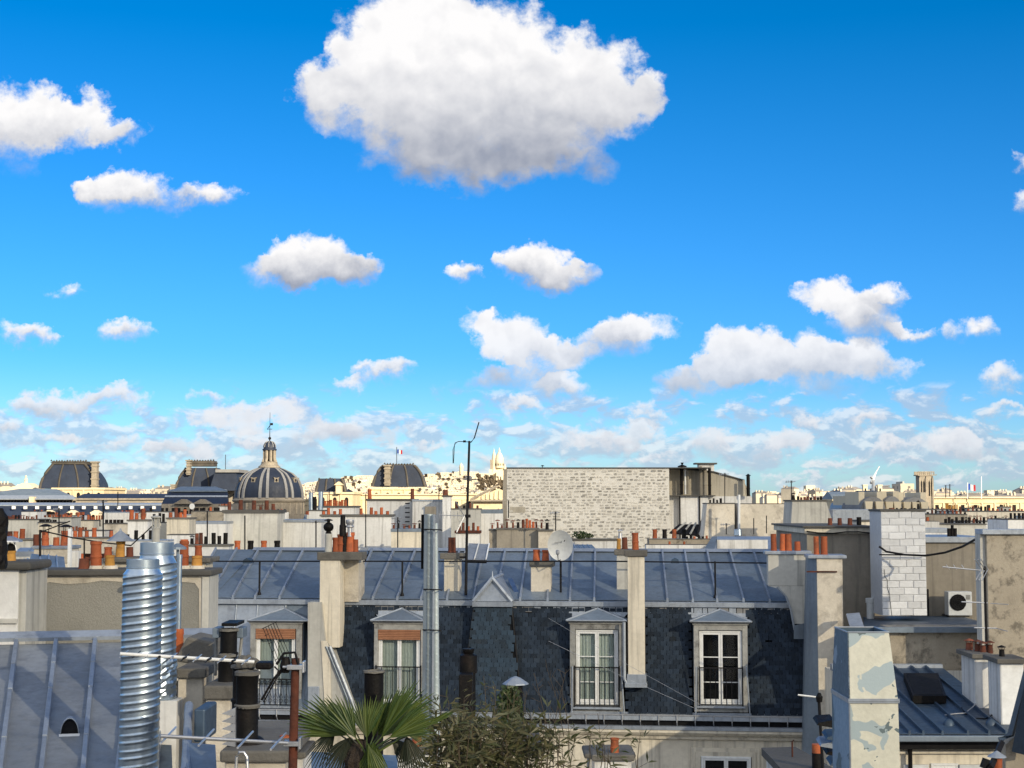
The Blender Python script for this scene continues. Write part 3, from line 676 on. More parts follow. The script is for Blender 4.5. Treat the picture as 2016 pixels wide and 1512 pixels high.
b = MB(F); b.tube([(g0, .46, za), (gt, .56, zt_ + .02)], .055, 6); b.tube([(g1, .46, za), (gt, .56, zt_ + .02)], .055, 6); b.tube([(gt, .58, zt_), (gt, .6, zt_ + .2)], .03, 6, r1=.008); b.tube([(gt, .6, zt_), (gt, 3.2, zt_)], .05, 6)
b.build('barge_roll', M['zincl'], t, smooth=True)
b = MB(F); b.box(g0 - .02, g1 + .02, .42, .6, za - .14, za - .01); b.build('gable_band', M['zincl'], t)

# ---- party walls and chimney stacks on the row
def fstack(label, body, cap, potspec, w, col='cream', dep=.55, ybase=None, t=None, capm='cap', name='chimney_stack', capover=.06, slopefoot=None):
    (p0, p1, y0, y1) = body; (c0, c1, cy0, cy1) = cap
    u0, u1, z0, z1 = F.rect(p0, y0, p1, y1, w)
    t = thing(name, label, 'chimney', F.to((u0 + u1) / 2, w + dep / 2, z0))
    MB(F).box(u0, u1, w, w + dep, z0, z1).build('shaft', M[col], t, bevel=.015)
    a0, a1, b0, b1 = F.rect(c0, cy0, c1, cy1, w - .06)
    MB(F).box(a0, a1, w - .06, w + dep + .06, b0, b1).build('cap', M[capm], t, bevel=.02)
    for (px, y, wp, k) in potspec: pot(t, F, px, y, cy0 - 1, wp, w + dep / 2, k)
    return t, (u0, u1, z0, z1)
t, e = fstack('cream party-wall stack with cluttered orange pots left of the slates', (629, 669, 1100, 1275), (624, 712, 1087, 1103),
   [(662, 1058, 15, 't'), (672, 1052, 16, 'b'), (690, 1048, 17, 't'), (700, 1062, 12, 'p'), (678, 1050, 13, 'k')], .2, dep=.62)
C1 = t
# upper pots that carry metal flues
def flue(t, fr, px, y0, y1, wpx, w, m, prof):
    u, z1 = fr.hit(px, y0, w); _, z0 = fr.hit(px, y1, w); r = (fr.hit(px + wpx / 2, y1, w)[0] - u)
    b = MB(fr); b.lathe(u, w, [(r * a, z0 + (z1 - z0) * c) for a, c in prof], 14); return b.build('flue', M[m], t, smooth=True)
BALL = [(.8, 0), (.75, .3), (.6, .32), (.6, .36), (.95, .4), (1.25, .5), (1.3, .58), (1.2, .68), (.7, .78), (.4, .8), (.4, .88), (1.1, .9), (1.0, .94), (.1, 1)]
flue(t, F, 647, 1022, 1088, 15, .4, 'grey', [(.9, 0), (.85, .33), (.9, .36), (.9, .55), (.7, .57)])
flue(t, F, 647, 1021, 1060, 15, .4, 'soot', BALL)
flue(t, F, 675, 1014, 1055, 13, .45, 'soot', [(1, 0), (.95, .5), (.75, .55), (.7, 1), (.5, 1)])
flue(t, F, 689, 1023, 1056, 14, .45, 'alu', [(.7, 0), (.65, .5), (1.1, .55), (1.1, .62), (.8, .68), (1.15, .8), (1.1, .98), (.6, 1)])
b = MB(F); a = F.rect(678, 1103, 706, 1160, .75); b.box(a[0], a[1], .75, 1.6, fz(690, 1185, .75), a[3]); b.build('rear_shaft', M['oldcream'], t, bevel=.01)
# stepped party wall running down the slope, left of the slates
t = thing('party_wall', 'stepped cream party wall with a zinc-capped diagonal edge beside the slates', 'wall', F.to(fu(650, 1390, 0), 0, zg - .4))
poly = [fu(607, 1180, .1), fu(640, 1180, .1)]
def pz(px, py, w=.05): return F.hit(px, py, w)
b = MB(F); b.prism([pz(606, 1412), pz(702, 1412), pz(702, 1398), pz(650, 1275), pz(640, 1262), pz(632, 1186), pz(606, 1186)], .05, 1.1); b.build('wall', M['grey'], t)
b = MB(F); b.prism([pz(640, 1410, .02), pz(652, 1410, .02), pz(650, 1283, .02), pz(643, 1262, .02), pz(632, 1262, .02)], .02, .05); b.build('pilaster', M['cream'], t)
for dx, rr, mm in ((0, .05, 'zincl'), (-7, .03, 'zinc')):
    a, c = pz(650 + dx, 1272), pz(702 + dx, 1400); b = MB(F); b.tube([(a[0], .0, a[1]), (c[0], -.02, c[1])], rr, 6); b.build('edge_flashing', M[mm], t)
b = MB(F); a = F.rect(606, 1352, 628, 1402, -.02); b.box(a[0], a[1], -.02, .1, a[2], a[3]); b.build('lead_box', M['zincl'], t, bevel=.01)

fstack('small cream chimney with one dark pot on the zinc roof', (874, 904, 1100, 1171), (866, 911, 1089, 1101), [(890, 1058, 17, 'd')], 1.7, dep=.5)
fstack('short square chimney with wired orange pots under the satellite dish', (1045, 1084, 1112, 1166), (1042, 1090, 1105, 1116), [(1056, 1082, 15, 't'), (1074, 1083, 15, 't')], 1.7, col='oldcream', dep=.5)
fstack('grey chimney behind the tall one, with ochre and dark red pots', (1214, 1236, 1092, 1165), (1209, 1240, 1082, 1093), [(1218, 1060, 9, 'o'), (1230, 1058, 13, 'd')], 1.9, col='grey', dep=.5)
flue(bpy.context.scene.objects[-1].parent if False else C1, F, 1218, 1040, 1064, 9, 2.1, 'alu', [(.5, 0), (.5, .4), (1, .5), (1, .6), (.6, .7), (1.1, .85), (.3, 1)]) if False else None
t, e = fstack('tall slim cream chimney shaft between two dormers on the slates', (1236, 1269, 1096, 1340), (1229, 1274, 1083, 1096), [(1251, 1049, 15, 'b')], .05, dep=.55)
b = MB(F); a = F.rect(1234, 1328, 1272, 1345, .0); b.box(a[0], a[1], .0, .5, a[2], a[3]); a = F.rect(1230, 1345, 1274, 1354, -.04); b.box(a[0], a[1], -.04, .5, a[2], a[3]); b.build('lead_skirt', M['zincl'], t, bevel=.01)
b = MB(F); u = fu(1229, 1300, .0); b.tube([(u, .05, fz(1229, 1225, .05)), (u, .05, fz(1229, 1336, .05)), (u + .07, .05, fz(1229, 1346, .05))], .045, 8); b.build('downpipe', M['zincl'], t, smooth=True)

# right-hand party stacks
t, e = fstack('pale grey party stack with four orange pots at the right end of the slates', (1512, 1592, 1092, 1154), (1505, 1598, 1085, 1092),
   [(1523, 1051, 14, 'p'), (1540, 1051, 13, 'p'), (1552, 1051, 15, 'p'), (1570, 1066, 14, 'p')], .55, col='grey', dep=.6, capm='zincl')
# raking foot of that stack
b = MB(F); b.prism([F.hit(x_, y_, .55) for x_, y_ in ((1514, 1154), (1530, 1158), (1548, 1176), (1557, 1200), (1563, 1228), (1592, 1228), (1592, 1154))], .55, 1.15); b.build('raking_foot', M['grey'], t)
b = MB(F); b.tube([(*F.hit(1530, 1156, .5)[:1], .5, F.hit(1530, 1156, .5)[1]), (F.hit(1548, 1175, .5)[0], .5, F.hit(1548, 1175, .5)[1]), (F.hit(1557, 1200, .5)[0], .5, F.hit(1557, 1200, .5)[1]), (F.hit(1564, 1240, .5)[0], .5, F.hit(1564, 1240, .5)[1])], .03, 6); b.build('flashing', M['zincl'], t)
b = MB(F); b.prism([F.hit(1563, 1232, .3), F.hit(1563, 1258, .3), F.hit(1594, 1258, .3), F.hit(1588, 1226, .3)], .30, .36); b.build('lead_patch', M['zinc'], t)
t, e = fstack('battered cream party-wall stack with two orange pots beside the taupe wall', (1610, 1661, 1100, 1426), (1590, 1667, 1093, 1100), [(1607, 1056, 13, 'p'), (1622, 1056, 16, 'p')], -.9, col='oldcream', dep=1.0, capm='zincl')
b = MB(F); b.hexa([(e[0] - .42, -.3, e[2] - 2), (e[0] - .002, -.895, e[2] - 2), (e[0] - .002, .1, e[2] - 2), (e[0] - .42, .1, e[2] - 2), (e[0] - .2, -.5, e[3]), (e[0] - .002, -.895, e[3]), (e[0] - .002, .1, e[3]), (e[0] - .2, .1, e[3])]); b.build('zinc_flank', M['zinc'], t)  # blue-grey sheet colour paints in the shade on the stack's left face
b = MB(F); b.box(e[0], e[1] - .35, -.9, .1, e[2] - 3, e[2] - .002); b.build('lower_wall', M['oldcream'], t)
b = MB(F); a = F.rect(1588, 1124, 1648, 1127, -.93); b.box(a[0], a[1], -.95, -.93, a[2], a[3]); b.build('iron_strap', M['rust'], t)

# ---- safety rail along the roof
t = thing('roof_handrail', 'thin black safety handrail running the length of the zinc roof', 'railing', F.to(fu(1000, 1180, 1.4), 1.4, zb))
b = MB(F); b.tube([(fu(p, 1105, 1.35), 1.35, fz(p, 1105 if p < 1200 else 1105 + (p - 1200) / 350 * 4, 1.35)) for p in (412, 700, 1000, 1200, 1400, 1548)], .022, 6); b.build('rail', M['blackmetal'], t)
for p in (511, 792, 1408):
    b = MB(F); u = fu(p, 1140, 1.35); b.tube([(u, 1.35, fz(p, 1105, 1.35)), (u, 1.35, zb + .1)], .028, 6); b.lathe(u, 1.35, [(.07, zb + .08), (.06, zb + .2), (.03, zb + .28)], 8); b.build('post', M['blackmetal'], t)

# ---- satellite dish
t = thing('satellite_dish', 'big round white satellite dish on a pole above the zinc roof', 'satellite dish', F.to(fu(1103, 1170, 1.5), 1.5, zb + .2))
u, z = F.hit(1103, 1074, 1.5); b = MB(F); rr = .36
V = []; N = 28; Ls = [0, .25, .5, .75, .9, 1]
for s_ in (0, .015):
    for l in Ls:
        for k in range(N):
            q = 2 * math.pi * k / N; x, y_ = l * rr * math.cos(q), l * rr * 1.2 * math.sin(q)
            V.append((u + x, 1.5 - .0 + (-.10 * l * l) + .10 + s_ + y_ * -.15, z + y_))
F_ = []
for h in (0, 1):
    o_ = h * len(Ls) * N
    for i in range(len(Ls) - 1):
        for k in range(N): F_.append((o_ + i * N + k, o_ + i * N + (k + 1) % N, o_ + (i + 1) * N + (k + 1) % N, o_ + (i + 1) * N + k))
e_ = (len(Ls) - 1) * N
for k in range(N): F_.append((e_ + k, e_ + (k + 1) % N, len(Ls) * N + e_ + (k + 1) % N, len(Ls) * N + e_ + k))
b.add(V, F_); b.build('reflector', M['plastic'], t, smooth=True)
b = MB(F); b.tube([(u, 1.66, z), (u, 1.66, zb + .1)], .03, 8); b.tube([(u, 1.5, z - .4), (u - .02, 1.0, z - .42), (u - .03, .9, z - .2)], .015, 6); b.build('mast', M['blackmetal'], t)
b = MB(F); b.lathe(u - .03, .9, [(.03, z - .24), (.05, z - .2), (.05, z - .12), (.02, z - .1)], 10); b.build('receiver', M['alu'], t)
def text(s, fr, px, py, w, size, m, parent, sh=0, yawx=0):
    c = bpy.data.curves.new('lettering', 'FONT'); c.body = s; c.size = size; c.extrude = .002; c.align_x = 'CENTER'; c.align_y = 'CENTER'; c.shear = sh
    o = bpy.data.objects.new('lettering', c); COL.objects.link(o)
    dg = bpy.context.evaluated_depsgraph_get(); me = bpy.data.meshes.new_from_object(o.evaluated_get(dg)); bpy.data.objects.remove(o)
    me.materials.append(m) if not me.materials else None
    o = bpy.data.objects.new('lettering', me); COL.objects.link(o); o.parent = parent
    u_, z_ = fr.hit(px, py, w); o.location = fr.to(u_, w, z_) - Vector(parent['_o']); o.rotation_euler = (R(90), 0, fr.yaw)
    return o
tx = text('Amstrad', F, 1098, 1068, 1.475, .062, M['blackmetal'], t, .5); tx.rotation_euler = (R(90), R(-9), F.yaw)
b = MB(F); a = F.hit(1111, 1065, 1.47); b.prism([(a[0] - .02, a[1] - .03), (a[0] + .01, a[1] - .012), (a[0] + .028, a[1] + .03), (a[0] - .004, a[1] + .022)], 1.468, 1.474); b.build('printed_mark', M['blackmetal'], t)

# ---- tall aerial mast in front of the small chimney
t = thing('aerial_mast', 'tall black aerial mast with a forked whip top rising above the skyline', 'aerial', F.to(fu(919, 1165, 1.3), 1.3, zb + .1))
def q3(px, py, w=1.3, fr=F): a, c = fr.hit(px, py, w); return (a, w, c)
b = MB(F); b.tube([q3(917, 1172), q3(920, 1000), q3(924, 868)], .042, 8, r1=.032); b.build('mast', M['blackmetal'], t)
b = MB(F); b.tube([q3(922, 872), q3(928, 870), q3(934, 862), q3(938, 848), q3(943, 831)], .018, 6); b.tube([q3(922, 870), q3(903, 869), q3(896, 872), q3(892, 885), q3(892, 912)], .012, 6)
b.tube([q3(900, 870), q3(895, 876), q3(893, 912)], .008, 5); b.tube([q3(912, 869), q3(917, 869)], .035, 6); b.build('whip', M['blackmetal'], t)
b = MB(F); b.tube([q3(864, 1014), q3(920, 1016)], .012, 6)
for p in range(866, 904, 7): b.tube([q3(p, 1007), q3(p, 1021)], .008, 5)
b.tube([q3(897, 987, 1.0), q3(914, 1016, 1.2), q3(899, 1048, 1.0)], .02, 6); b.tube([q3(902, 1020), q3(906, 1032), q3(912, 1024)], .008, 5)
b.build('yagi', M['alu'], t)
b = MB(F); b.lathe(*q3(921, 1016)[:2], [(.08, q3(921, 1019)[2]), (.08, q3(921, 1013)[2])], 10); b.tube([q3(920, 1105), q3(958, 1106)], .05, 6); b.tube([q3(918, 1097), q3(905, 1097)], .03, 6); b.build('clamp', M['blackmetal'], t)

# open skylight casement beside the mast
t = thing('roof_hatch', 'open zinc roof hatch with pale blue panes behind the aerial mast', 'hatch', F.to(fu(937, 1110, 2.6), 2.6, fz(937, 1110, 2.6)))
a = [F.hit(911, 1102, 2.4), F.hit(957, 1102, 2.4), F.hit(963, 1074, 3.4), F.hit(922, 1072, 3.4)]
b = MB(F); b.slab((a[0][0], 2.4, a[0][1]), (a[1][0], 2.4, a[1][1]), (a[2][0], 3.4, a[2][1] + .04), (a[3][0], 3.4, a[3][1] + .04), .05); b.build('lid', M['zincl'], t)
for f in (0, .5, 1):
    b = MB(F); x0 = a[0][0] + (a[1][0] - a[0][0]) * f; x1 = a[3][0] + (a[2][0] - a[3][0]) * f; b.tube([(x0, 2.38, a[0][1] + .02), (x1, 3.4, a[2][1] + .06)], .022, 6); b.build('glazing_bar', M['paintw'], t)
# loose blue strip on the roof
a, c = q3(1004, 1142, 2.3), q3(1020, 1176, 1.5)
MB(F).hexa([(a[0] - .07, a[1], a[2]), (a[0] + .07, a[1], a[2]), (c[0] + .07, c[1], c[2]), (c[0] - .07, c[1], c[2]), (a[0] - .07, a[1], a[2] + .05), (a[0] + .07, a[1], a[2] + .05), (c[0] + .07, c[1], c[2] + .05), (c[0] - .07, c[1], c[2] + .05)])
o = MB(F).hexa([(a[0] - .07, a[1], a[2]), (a[0] + .07, a[1], a[2]), (c[0] + .07, c[1], c[2]), (c[0] - .07, c[1], c[2]), (a[0] - .07, a[1], a[2] + .05), (a[0] + .07, a[1], a[2] + .05), (c[0] + .07, c[1], c[2] + .05), (c[0] - .07, c[1], c[2] + .05)]).build('zinc_strip', M['galv']); tag(o, 'loose bluish zinc strip leaning on the roof beside the little gable', 'metal strip')
# small roof fan vent on the left zinc roof and right roof
for p, y, lab in ((487, 1109, 'small dark ridge vent on the left zinc roof'), (1329, 1109, 'small dark ridge vent on the zinc roof right of the tall chimney')):
    a = q3(p, y, 2.9); o = MB(F).prism([(a[0] - .12, a[2] + .0), (a[0] + .12, a[2]), (a[0] + .1, a[2] + .1), (a[0], a[2] + .16), (a[0] - .1, a[2] + .1)], 2.8, 3.2).build('roof_vent', M['zincd']); tag(o, lab, 'vent')

# lower storey window with mouldings
t = house
a = F.rect(1361, 1473, 1497, 1560, .12); MB(F).box(a[0], a[1], .12, .185, a[2], a[3]).build('window_moulding', M['cream'], t, bevel=.02)
a = F.rect(1369, 1481, 1489, 1560, .08); MB(F).box(a[0], a[1], .08, .121, a[2], a[3]).build('window_moulding', M['cream'], t, bevel=.015)
a = F.rect(1380, 1490, 1480, 1560, .075); MB(F).box(a[0], a[1], .072, .081, a[2], a[3]).build('reveal', M['dark'], t)
window_french(t, F, 1381, 1479, 1490, 1600, .02, bars=(), back='dark')
# ------------------------------------------------------------------ right-hand courtyard buildings
def wallbox(name, label, cat, px, Y, dep, col, yb=None, fr=None, bevel=.015):
    fr = fr or G; p0, p1, y0, y1 = px
    u0, u1, z0, z1 = fr.rect(p0, y0, p1, y1, Y)
    t = thing(name, label, cat, fr.to((u0 + u1) / 2, Y + dep / 2, z0))
    MB(fr).box(u0, u1, Y, Y + dep, z0, z1).build('wall', M[col], t, bevel=bevel)
    return t, (u0, u1, z0, z1)
t, e = wallbox('taupe_wall', 'taupe rendered gable wall with cream cornice and four pots, left of the white block chimney', 'wall', (1590, 1722, 1050, 1320), 43.5, 5, 'taupe')
b = MB(); b.box(e[0] - .08, e[1] + .05, 43.40, 48.5, e[3] - .002, e[3] + .16); b.build('cornice', M['cream'], t, bevel=.015)
b = MB(); b.box(e[0] - .14, e[1] + .1, 43.3, 48.6, e[3] + .16, e[3] + .21); b.build('coping', M['coping'], t, bevel=.01)
pots(t, G, 44.2, 1034, [(1634, 1020, 10, 'd'), (1653, 1020, 10, 'd'), (1673, 1020, 11, 'd'), (1691, 1018, 10, 'k')])
b = MB(); b.tube([P(x, y, 43.35) for x, y in ((1588, 1046), (1610, 1049), (1640, 1050), (1665, 1047), (1690, 1047), (1720, 1050))], .02, 6); b.build('cable', M['blackmetal'], t)

# white painted block chimney
Y = 41.5
u0, u1, z0, z1 = G.rect(1737, 1007, 1821, 1212, Y)
u0 = (P(1735, 1100, Y).x + P(1741, 1210, Y).x) / 2 - .02; u1 = P(1822, 1110, Y).x + .02
t = thing('block_chimney', 'tall chimney of white painted blocks with a crack and small pots on top', 'chimney', Vector(((u0 + u1) / 2, Y, z0)))
MB().box(u0, u1, Y + .02, Y + 1.3, z0, z1).build('core', M['joint'], t)
bh = (z1 - z0) / 15; bm_ = None; k = 0
for r in range(15):
    W_ = [.33, .43, .38] if r % 2 else [.47, .36, .4]
    u = u0 - (.12 if r % 2 else 0)
    j = 0
    while u < u1 - .05:
        wd = W_[j % 3] * rnd.uniform(.93, 1.07); a, c = max(u0, u) + .006, min(u1, u + wd) - .006
        if c - a > .04:
            jz = rnd.uniform(-.006, .006)
            MB().box(a, c, Y + rnd.uniform(-.008, .004), Y + .1, z0 + r * bh + .006 + jz, z0 + (r + 1) * bh - .006 + jz).build('block', M['block'], t, bevel=.012)
        u += wd; j += 1
b = MB(); b.tube([P(x, y, Y - .012) for x, y in ((1741, 1121), (1742, 1135), (1747, 1142), (1747, 1157), (1751, 1170), (1753, 1190), (1756, 1212))], .006, 5); b.build('crack', M['dark'], t)
MB().box(u0 - .03, u1 + .03, Y - .02, Y + 1.32, z1, z1 + .06).build('cap', M['coping'], t, bevel=.01)
pots(t, G, Y + .5, 1006, [(1755, 1000, 12, 'd')] + row(1766, 1808, 6, 1000, 5, 'k', 1) + [(1807, 985, 6, 'K')])
pk = MB(); x = P(1713, 1180, 42.6); a = P(1705, 1180, 42.6)
t2 = thing('vent_pipe', 'white capped vent pipe standing beside the white block chimney', 'pipe', P(1713, 1216, 42.6))
zt = P(1713, 1178, 42.6).z; b = MB(); b.lathe(x.x, 42.6, [(.10, P(1713, 1218, 42.6).z), (.10, zt - .12), (.125, zt - .12), (.125, zt), (.1, zt + .01)], 16); b.build('tube', M['plastic'], t2, smooth=True)

t, e = wallbox('taupe_back_wall', 'shaded taupe wall with the air conditioner, right of the white block chimney', 'wall', (1822, 1945, 1068, 1222), 44.0, 3, 'taupe')
MB().box(e[0] - .1, e[1] + .02, 43.9, 47, e[3], e[3] + .16).build('coping', M['zincl'], t, bevel=.01)
pots(t, G, 44.6, 1062, [(1868, 1040, 8, 'k'), (1874, 1034, 7, 'k'), (1880, 1040, 8, 'k')])
b = MB(); b.box(P(1823, 1200, 43.9).x, P(1829, 1200, 43.9).x, 43.88, 43.998, P(1826, 1214, 43.9).z, P(1826, 1160, 43.9).z); b.build('downpipe', M['blackmetal'], t)
# dark recess left of the block chimney
t, e = wallbox('recess_wall', 'narrow dark recess wall between taupe wall and white block chimney', 'wall', (1716, 1745, 1060, 1222), 45, 1, 'taupe')
# air conditioner
u0, u1, z0, z1 = G.rect(1867, 1165, 1914, 1212, 43.2)
t = thing('air_conditioner', 'white air conditioner unit hanging on the taupe wall', 'air conditioner', Vector(((u0 + u1) / 2, 43.5, z0)))
MB().box(u0, u1, 43.2, 43.6, z0, z1).build('housing', M['plastic'], t, bevel=.02)
cx, cz = u0 + (u1 - u0) * .40, z0 + (z1 - z0) * .55
b = MB()
for rr in (.06, .12, .18, .225): b.tube([(cx + rr * math.cos(q * .3927), 43.185, cz + rr * math.sin(q * .3927)) for q in range(17)], .008, 5)
for q in range(12): b.tube([(cx, 43.185, cz), (cx + .225 * math.cos(q * .5236), 43.185, cz + .225 * math.sin(q * .5236))], .006, 4)
b.build('fan_grille', M['blackmetal'], t)
b = MB(); b.prism([(cx + .225 * math.cos(q * .2618), cz + .225 * math.sin(q * .2618)) for q in range(24)], 43.192, 43.2); b.build('fan_opening', M['dark'], t)
b = MB()
for q in range(6): b.box(u1 - .17, u1 - .05, 43.19, 43.2, z1 - .1 - q * .022, z1 - .09 - q * .022)
b.build('grille', M['coping'], t)
b = MB(); b.box(u0 + .05, u1 - .05, 43.3, 44, z0 - .05, z0 - .002); b.build('bracket', M['coping'], t)

# ledge with zinc, and mottled wall under it
t, e = wallbox('mottled_wall', 'low mottled grey-brown wall under a dark zinc ledge, above the skylight roof', 'wall', (1752, 1946, 1236, 1320), 38.5, 1, 'mottled')
z2 = P(1850, 1213, 43.9).z
b = MB(); b.slab((P(1700, 1236, 38.4).x, 38.35, e[3] + .01), (e[1] + .3, 38.35, e[3] + .01), (e[1] + .9, 43.95, z2), (P(1700, 1213, 43.9).x, 43.95, z2), .05); b.build('ledge', M['zincd'], t)
b = MB(); b.box(P(1700, 1236, 38.3).x, e[1] + .3, 38.28, 38.36, e[3] - .1, e[3] + .03); b.build('ledge_flashing', M['zinc'], t)
a = [P(1678, 1248, 37.9), P(1706, 1248, 37.9), P(1692, 1206, 39.6), P(1666, 1208, 39.6)]
o = MB().slab(*a, .04).build('roof_flap', M['zincl'], loc=P(1690, 1248, 38)); tag(o, 'small pale zinc lean-to flap behind the flaking sheet-metal duct', 'roof')
t, e = wallbox('blotched_wall', 'tall blotched beige gable wall at the right edge of the picture', 'wall', (1946, 2120, 1052, 1420), 36.5, .45, 'mottled')
MB().box(e[0] - .12, e[1], 36.4, 37.0, e[3], e[3] + .12).build('coping', M['zincl'], t, bevel=.01)
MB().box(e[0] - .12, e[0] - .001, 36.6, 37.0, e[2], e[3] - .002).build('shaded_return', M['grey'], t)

# swagged cable
t = MB().tube([P(x, y, Yc) for x, y, Yc in ((1731, 1076, 41.3), (1745, 1086, 41.2), (1780, 1092, 41.0), (1822, 1094, 40.6), (1860, 1088, 40), (1895, 1076, 39), (1920, 1062, 38), (1936, 1050, 37))], .03, 6).build('cable', M['blackmetal'], loc=P(1822, 1094, 40.6)); tag(t, 'thick black cable sagging across the white block chimney', 'cable')
t = MB().tube([P(x, y, Yc) for x, y, Yc in ((1731, 1092, 41.3), (1822, 1093, 41.3), (1828, 1092, 41.3))], .02, 6).build('cable', M['blackmetal'], loc=P(1780, 1093, 41.3)); tag(t, 'short straight black strap cable across the white block chimney', 'cable')

# aerial on the right
t = thing('tv_aerial', 'silver yagi aerials on a thin pole in front of the taupe wall', 'aerial', P(1944, 1330, 35))
b = MB(); b.tube([P(1938, 1115, 35), P(1946, 1400, 35)], .03, 8); b.build('pole', M['blackmetal'], t)
b = MB(); b.tube([P(1856, 1116, 35), P(1940, 1124, 35)], .016, 6)
for k in range(3):
    x = 1919 + k * 6; b.tube([P(x, 1101, 34.8), P(x + 14, 1121, 35), P(x + 2, 1143, 34.8)], .012, 5)
for x in (1866, 1880, 1896): b.tube([P(x - 3, 1112, 35), P(x + 3, 1121, 35)], .009, 5)
b.tube([P(1893, 1185, 35), P(1944, 1187, 35)], .016, 6); b.tube([P(1950, 1188, 34.9), P(1985, 1190, 34.6)], .008, 5); b.tube([P(1918, 1236, 35), P(1962, 1237, 35)], .016, 6); b.tube([P(1962, 1237, 34.9), P(1984, 1243, 34.5)], .008, 5)
b.build('yagi', M['alu'], t)

# skylight roof building
RB = Fr(0, 0, 0)
zt, zbm = P(1850, 1316, 37.6).z, P(1850, 1447, 31.5).z
t = thing('skylight_house', 'low blue zinc roof with a dark skylight over a grey-cream facade, lower right', 'house', Vector((P(1860, 1447, 31.5).x, 34, 0)))
x0, x1 = P(1766, 1447, 31.5).x, P(1993, 1447, 31.5).x
b = MB(); b.uprism([(31.55, zbm - .05), (37.6, zt - .05), (38.4, zt - .05), (38.4, 0), (31.9, 0), (31.9, zbm - .1)], x0 - .05, x1 + .3); b.build('wall', M['cream'], t)
bb = [1791, 1818, 1856, 1906, 1948, 1982]
ub = [x0] + [P(p, 1447, 31.5).x for p in bb] + [x1 + .3]
for i in range(len(ub) - 1):
    f1 = rnd.uniform(.3, .7)
    for a, c in ((0, f1), (f1, 1)):
        def pt(u, f, e): return (u, 31.5 + 6.1 * f, zbm + (zt - zbm) * f + e)
        MB().slab(pt(ub[i], a, .03), pt(ub[i + 1], a, .03), pt(ub[i + 1], c, .022), pt(ub[i], c, .022), .02).build('zinc_sheet', M['zincd'], t)
    if i: MB().hexa([pt(ub[i] - .025, 0, 0), pt(ub[i] + .025, 0, 0), pt(ub[i] + .025, 1, 0), pt(ub[i] - .025, 1, 0), pt(ub[i] - .02, 0, .09), pt(ub[i] + .02, 0, .09), pt(ub[i] + .02, 1, .09), pt(ub[i] - .02, 1, .09)]).build('batten', M['zincd'], t)
MB().box(x0 - .05, x1 + .3, 37.55, 37.75, zt - .05, zt + .1).build('ridge_flashing', M['zincl'], t)
MB().box(x0 - .05, x1 + .05, 31.36, 31.5, zbm - .12, zbm - .0).build('gutter', M['zinc'], t, bevel=.02)
MB().box(x0 - .05, x1, 31.6, 31.9, zbm - .3, zbm - .12).build('eave', M['dark'], t)
MB().box(x0 - .05, x1, 31.8, 31.9, zbm - .42, zbm - .36).build('cornice', M['cream'], t)
b = MB(); x = P(1793, 1480, 31.7).x; b.tube([(x, 31.75, zbm - .1), (x, 31.75, zbm - 3)], .045, 8); b.build('downpipe', M['soot'], t)
window_french(t, G, 1834, 1888, 1503, 1600, 31.86, bars=(), back='dark')
for p0, p1 in ((1781, 1830), (1891, 1940)):
    a = G.rect(p0, 1506, p1, 1600, 31.8); b = MB(); b.box(a[0], a[1], 31.82, 31.88, a[2], a[3])
    for k in range(12): b.box(a[0] + .05, a[1] - .05, 31.80, 31.82, a[3] - .1 - k * .06, a[3] - .07 - k * .06)
    b.build('shutter', M['plastic'], t)
# skylight
f0, f1 = .43, .80
def rp(px, f, e): return (px, 31.5 + 6.1 * f, zbm + (zt - zbm) * f + e)
xs0, xs1, xs2, xs3 = P(1797, 1366, 33.4).x, P(1863, 1366, 33.4).x, P(1848, 1328, 36).x, P(1779, 1328, 36).x
s = thing('skylight', 'dark flat skylight open on the blue zinc roof, lower right', 'skylight', Vector(rp(xs0, f0, 0)))
fb, ft = (33.9 - 31.5) / 6.1, (36.2 - 31.5) / 6.1
xs0, xs1, xs2, xs3 = P(1797, 1366, 33.9).x, P(1863, 1366, 33.9).x, P(1847, 1329, 36.2).x, P(1779, 1329, 36.2).x
MB().slab(rp(xs0, fb, .22), rp(xs1, fb, .22), rp(xs2, ft, .2), rp(xs3, ft, .2), .17).build('frame', M['soot'], s)
MB().slab(rp(xs0 + .05, fb + .012, .228), rp(xs1 - .05, fb + .012, .228), rp(xs2 - .05, ft - .012, .208), rp(xs3 + .05, ft - .012, .208), .006).build('pane', M['dark'], s)
for px, lab in ((1868, 'small dark vent bonnet on the blue zinc roof, nearer the skylight'), (1951, 'small dark vent bonnet at the lower right of the blue zinc roof')):
    q_ = P(px, 1428, 32.2); zz = zbm + (zt - zbm) * .7 / 6.1
    o = MB().lathe(q_.x, 32.2, [(.12, zz), (.11, zz + .07), (.06, zz + .13), (.01, zz + .15)], 10).build('vent_bonnet', M['zincd'], smooth=True); tag(o, lab, 'vent')
o = MB().tube([P(1938, 1350, 34.5), P(1930, 1375, 34), P(1915, 1392, 33.4), P(1900, 1404, 33), P(1880, 1405, 33), P(1860, 1408, 32.9)], .014, 5).build('cable', M['alu'], loc=P(1900, 1404, 33)); tag(o, 'thin pale cable trailing over the blue zinc roof', 'cable')
o = MB().tube([P(1893, 1393, 33.4), P(1900, 1405, 33), P(1920, 1414, 32.7), P(1940, 1415, 32.6), P(1953, 1408, 32.8), P(1950, 1385, 33.6)], .014, 5).build('cable', M['blackmetal'], loc=P(1920, 1414, 32.7)); tag(o, 'thin black cable looping over the blue zinc roof', 'cable')
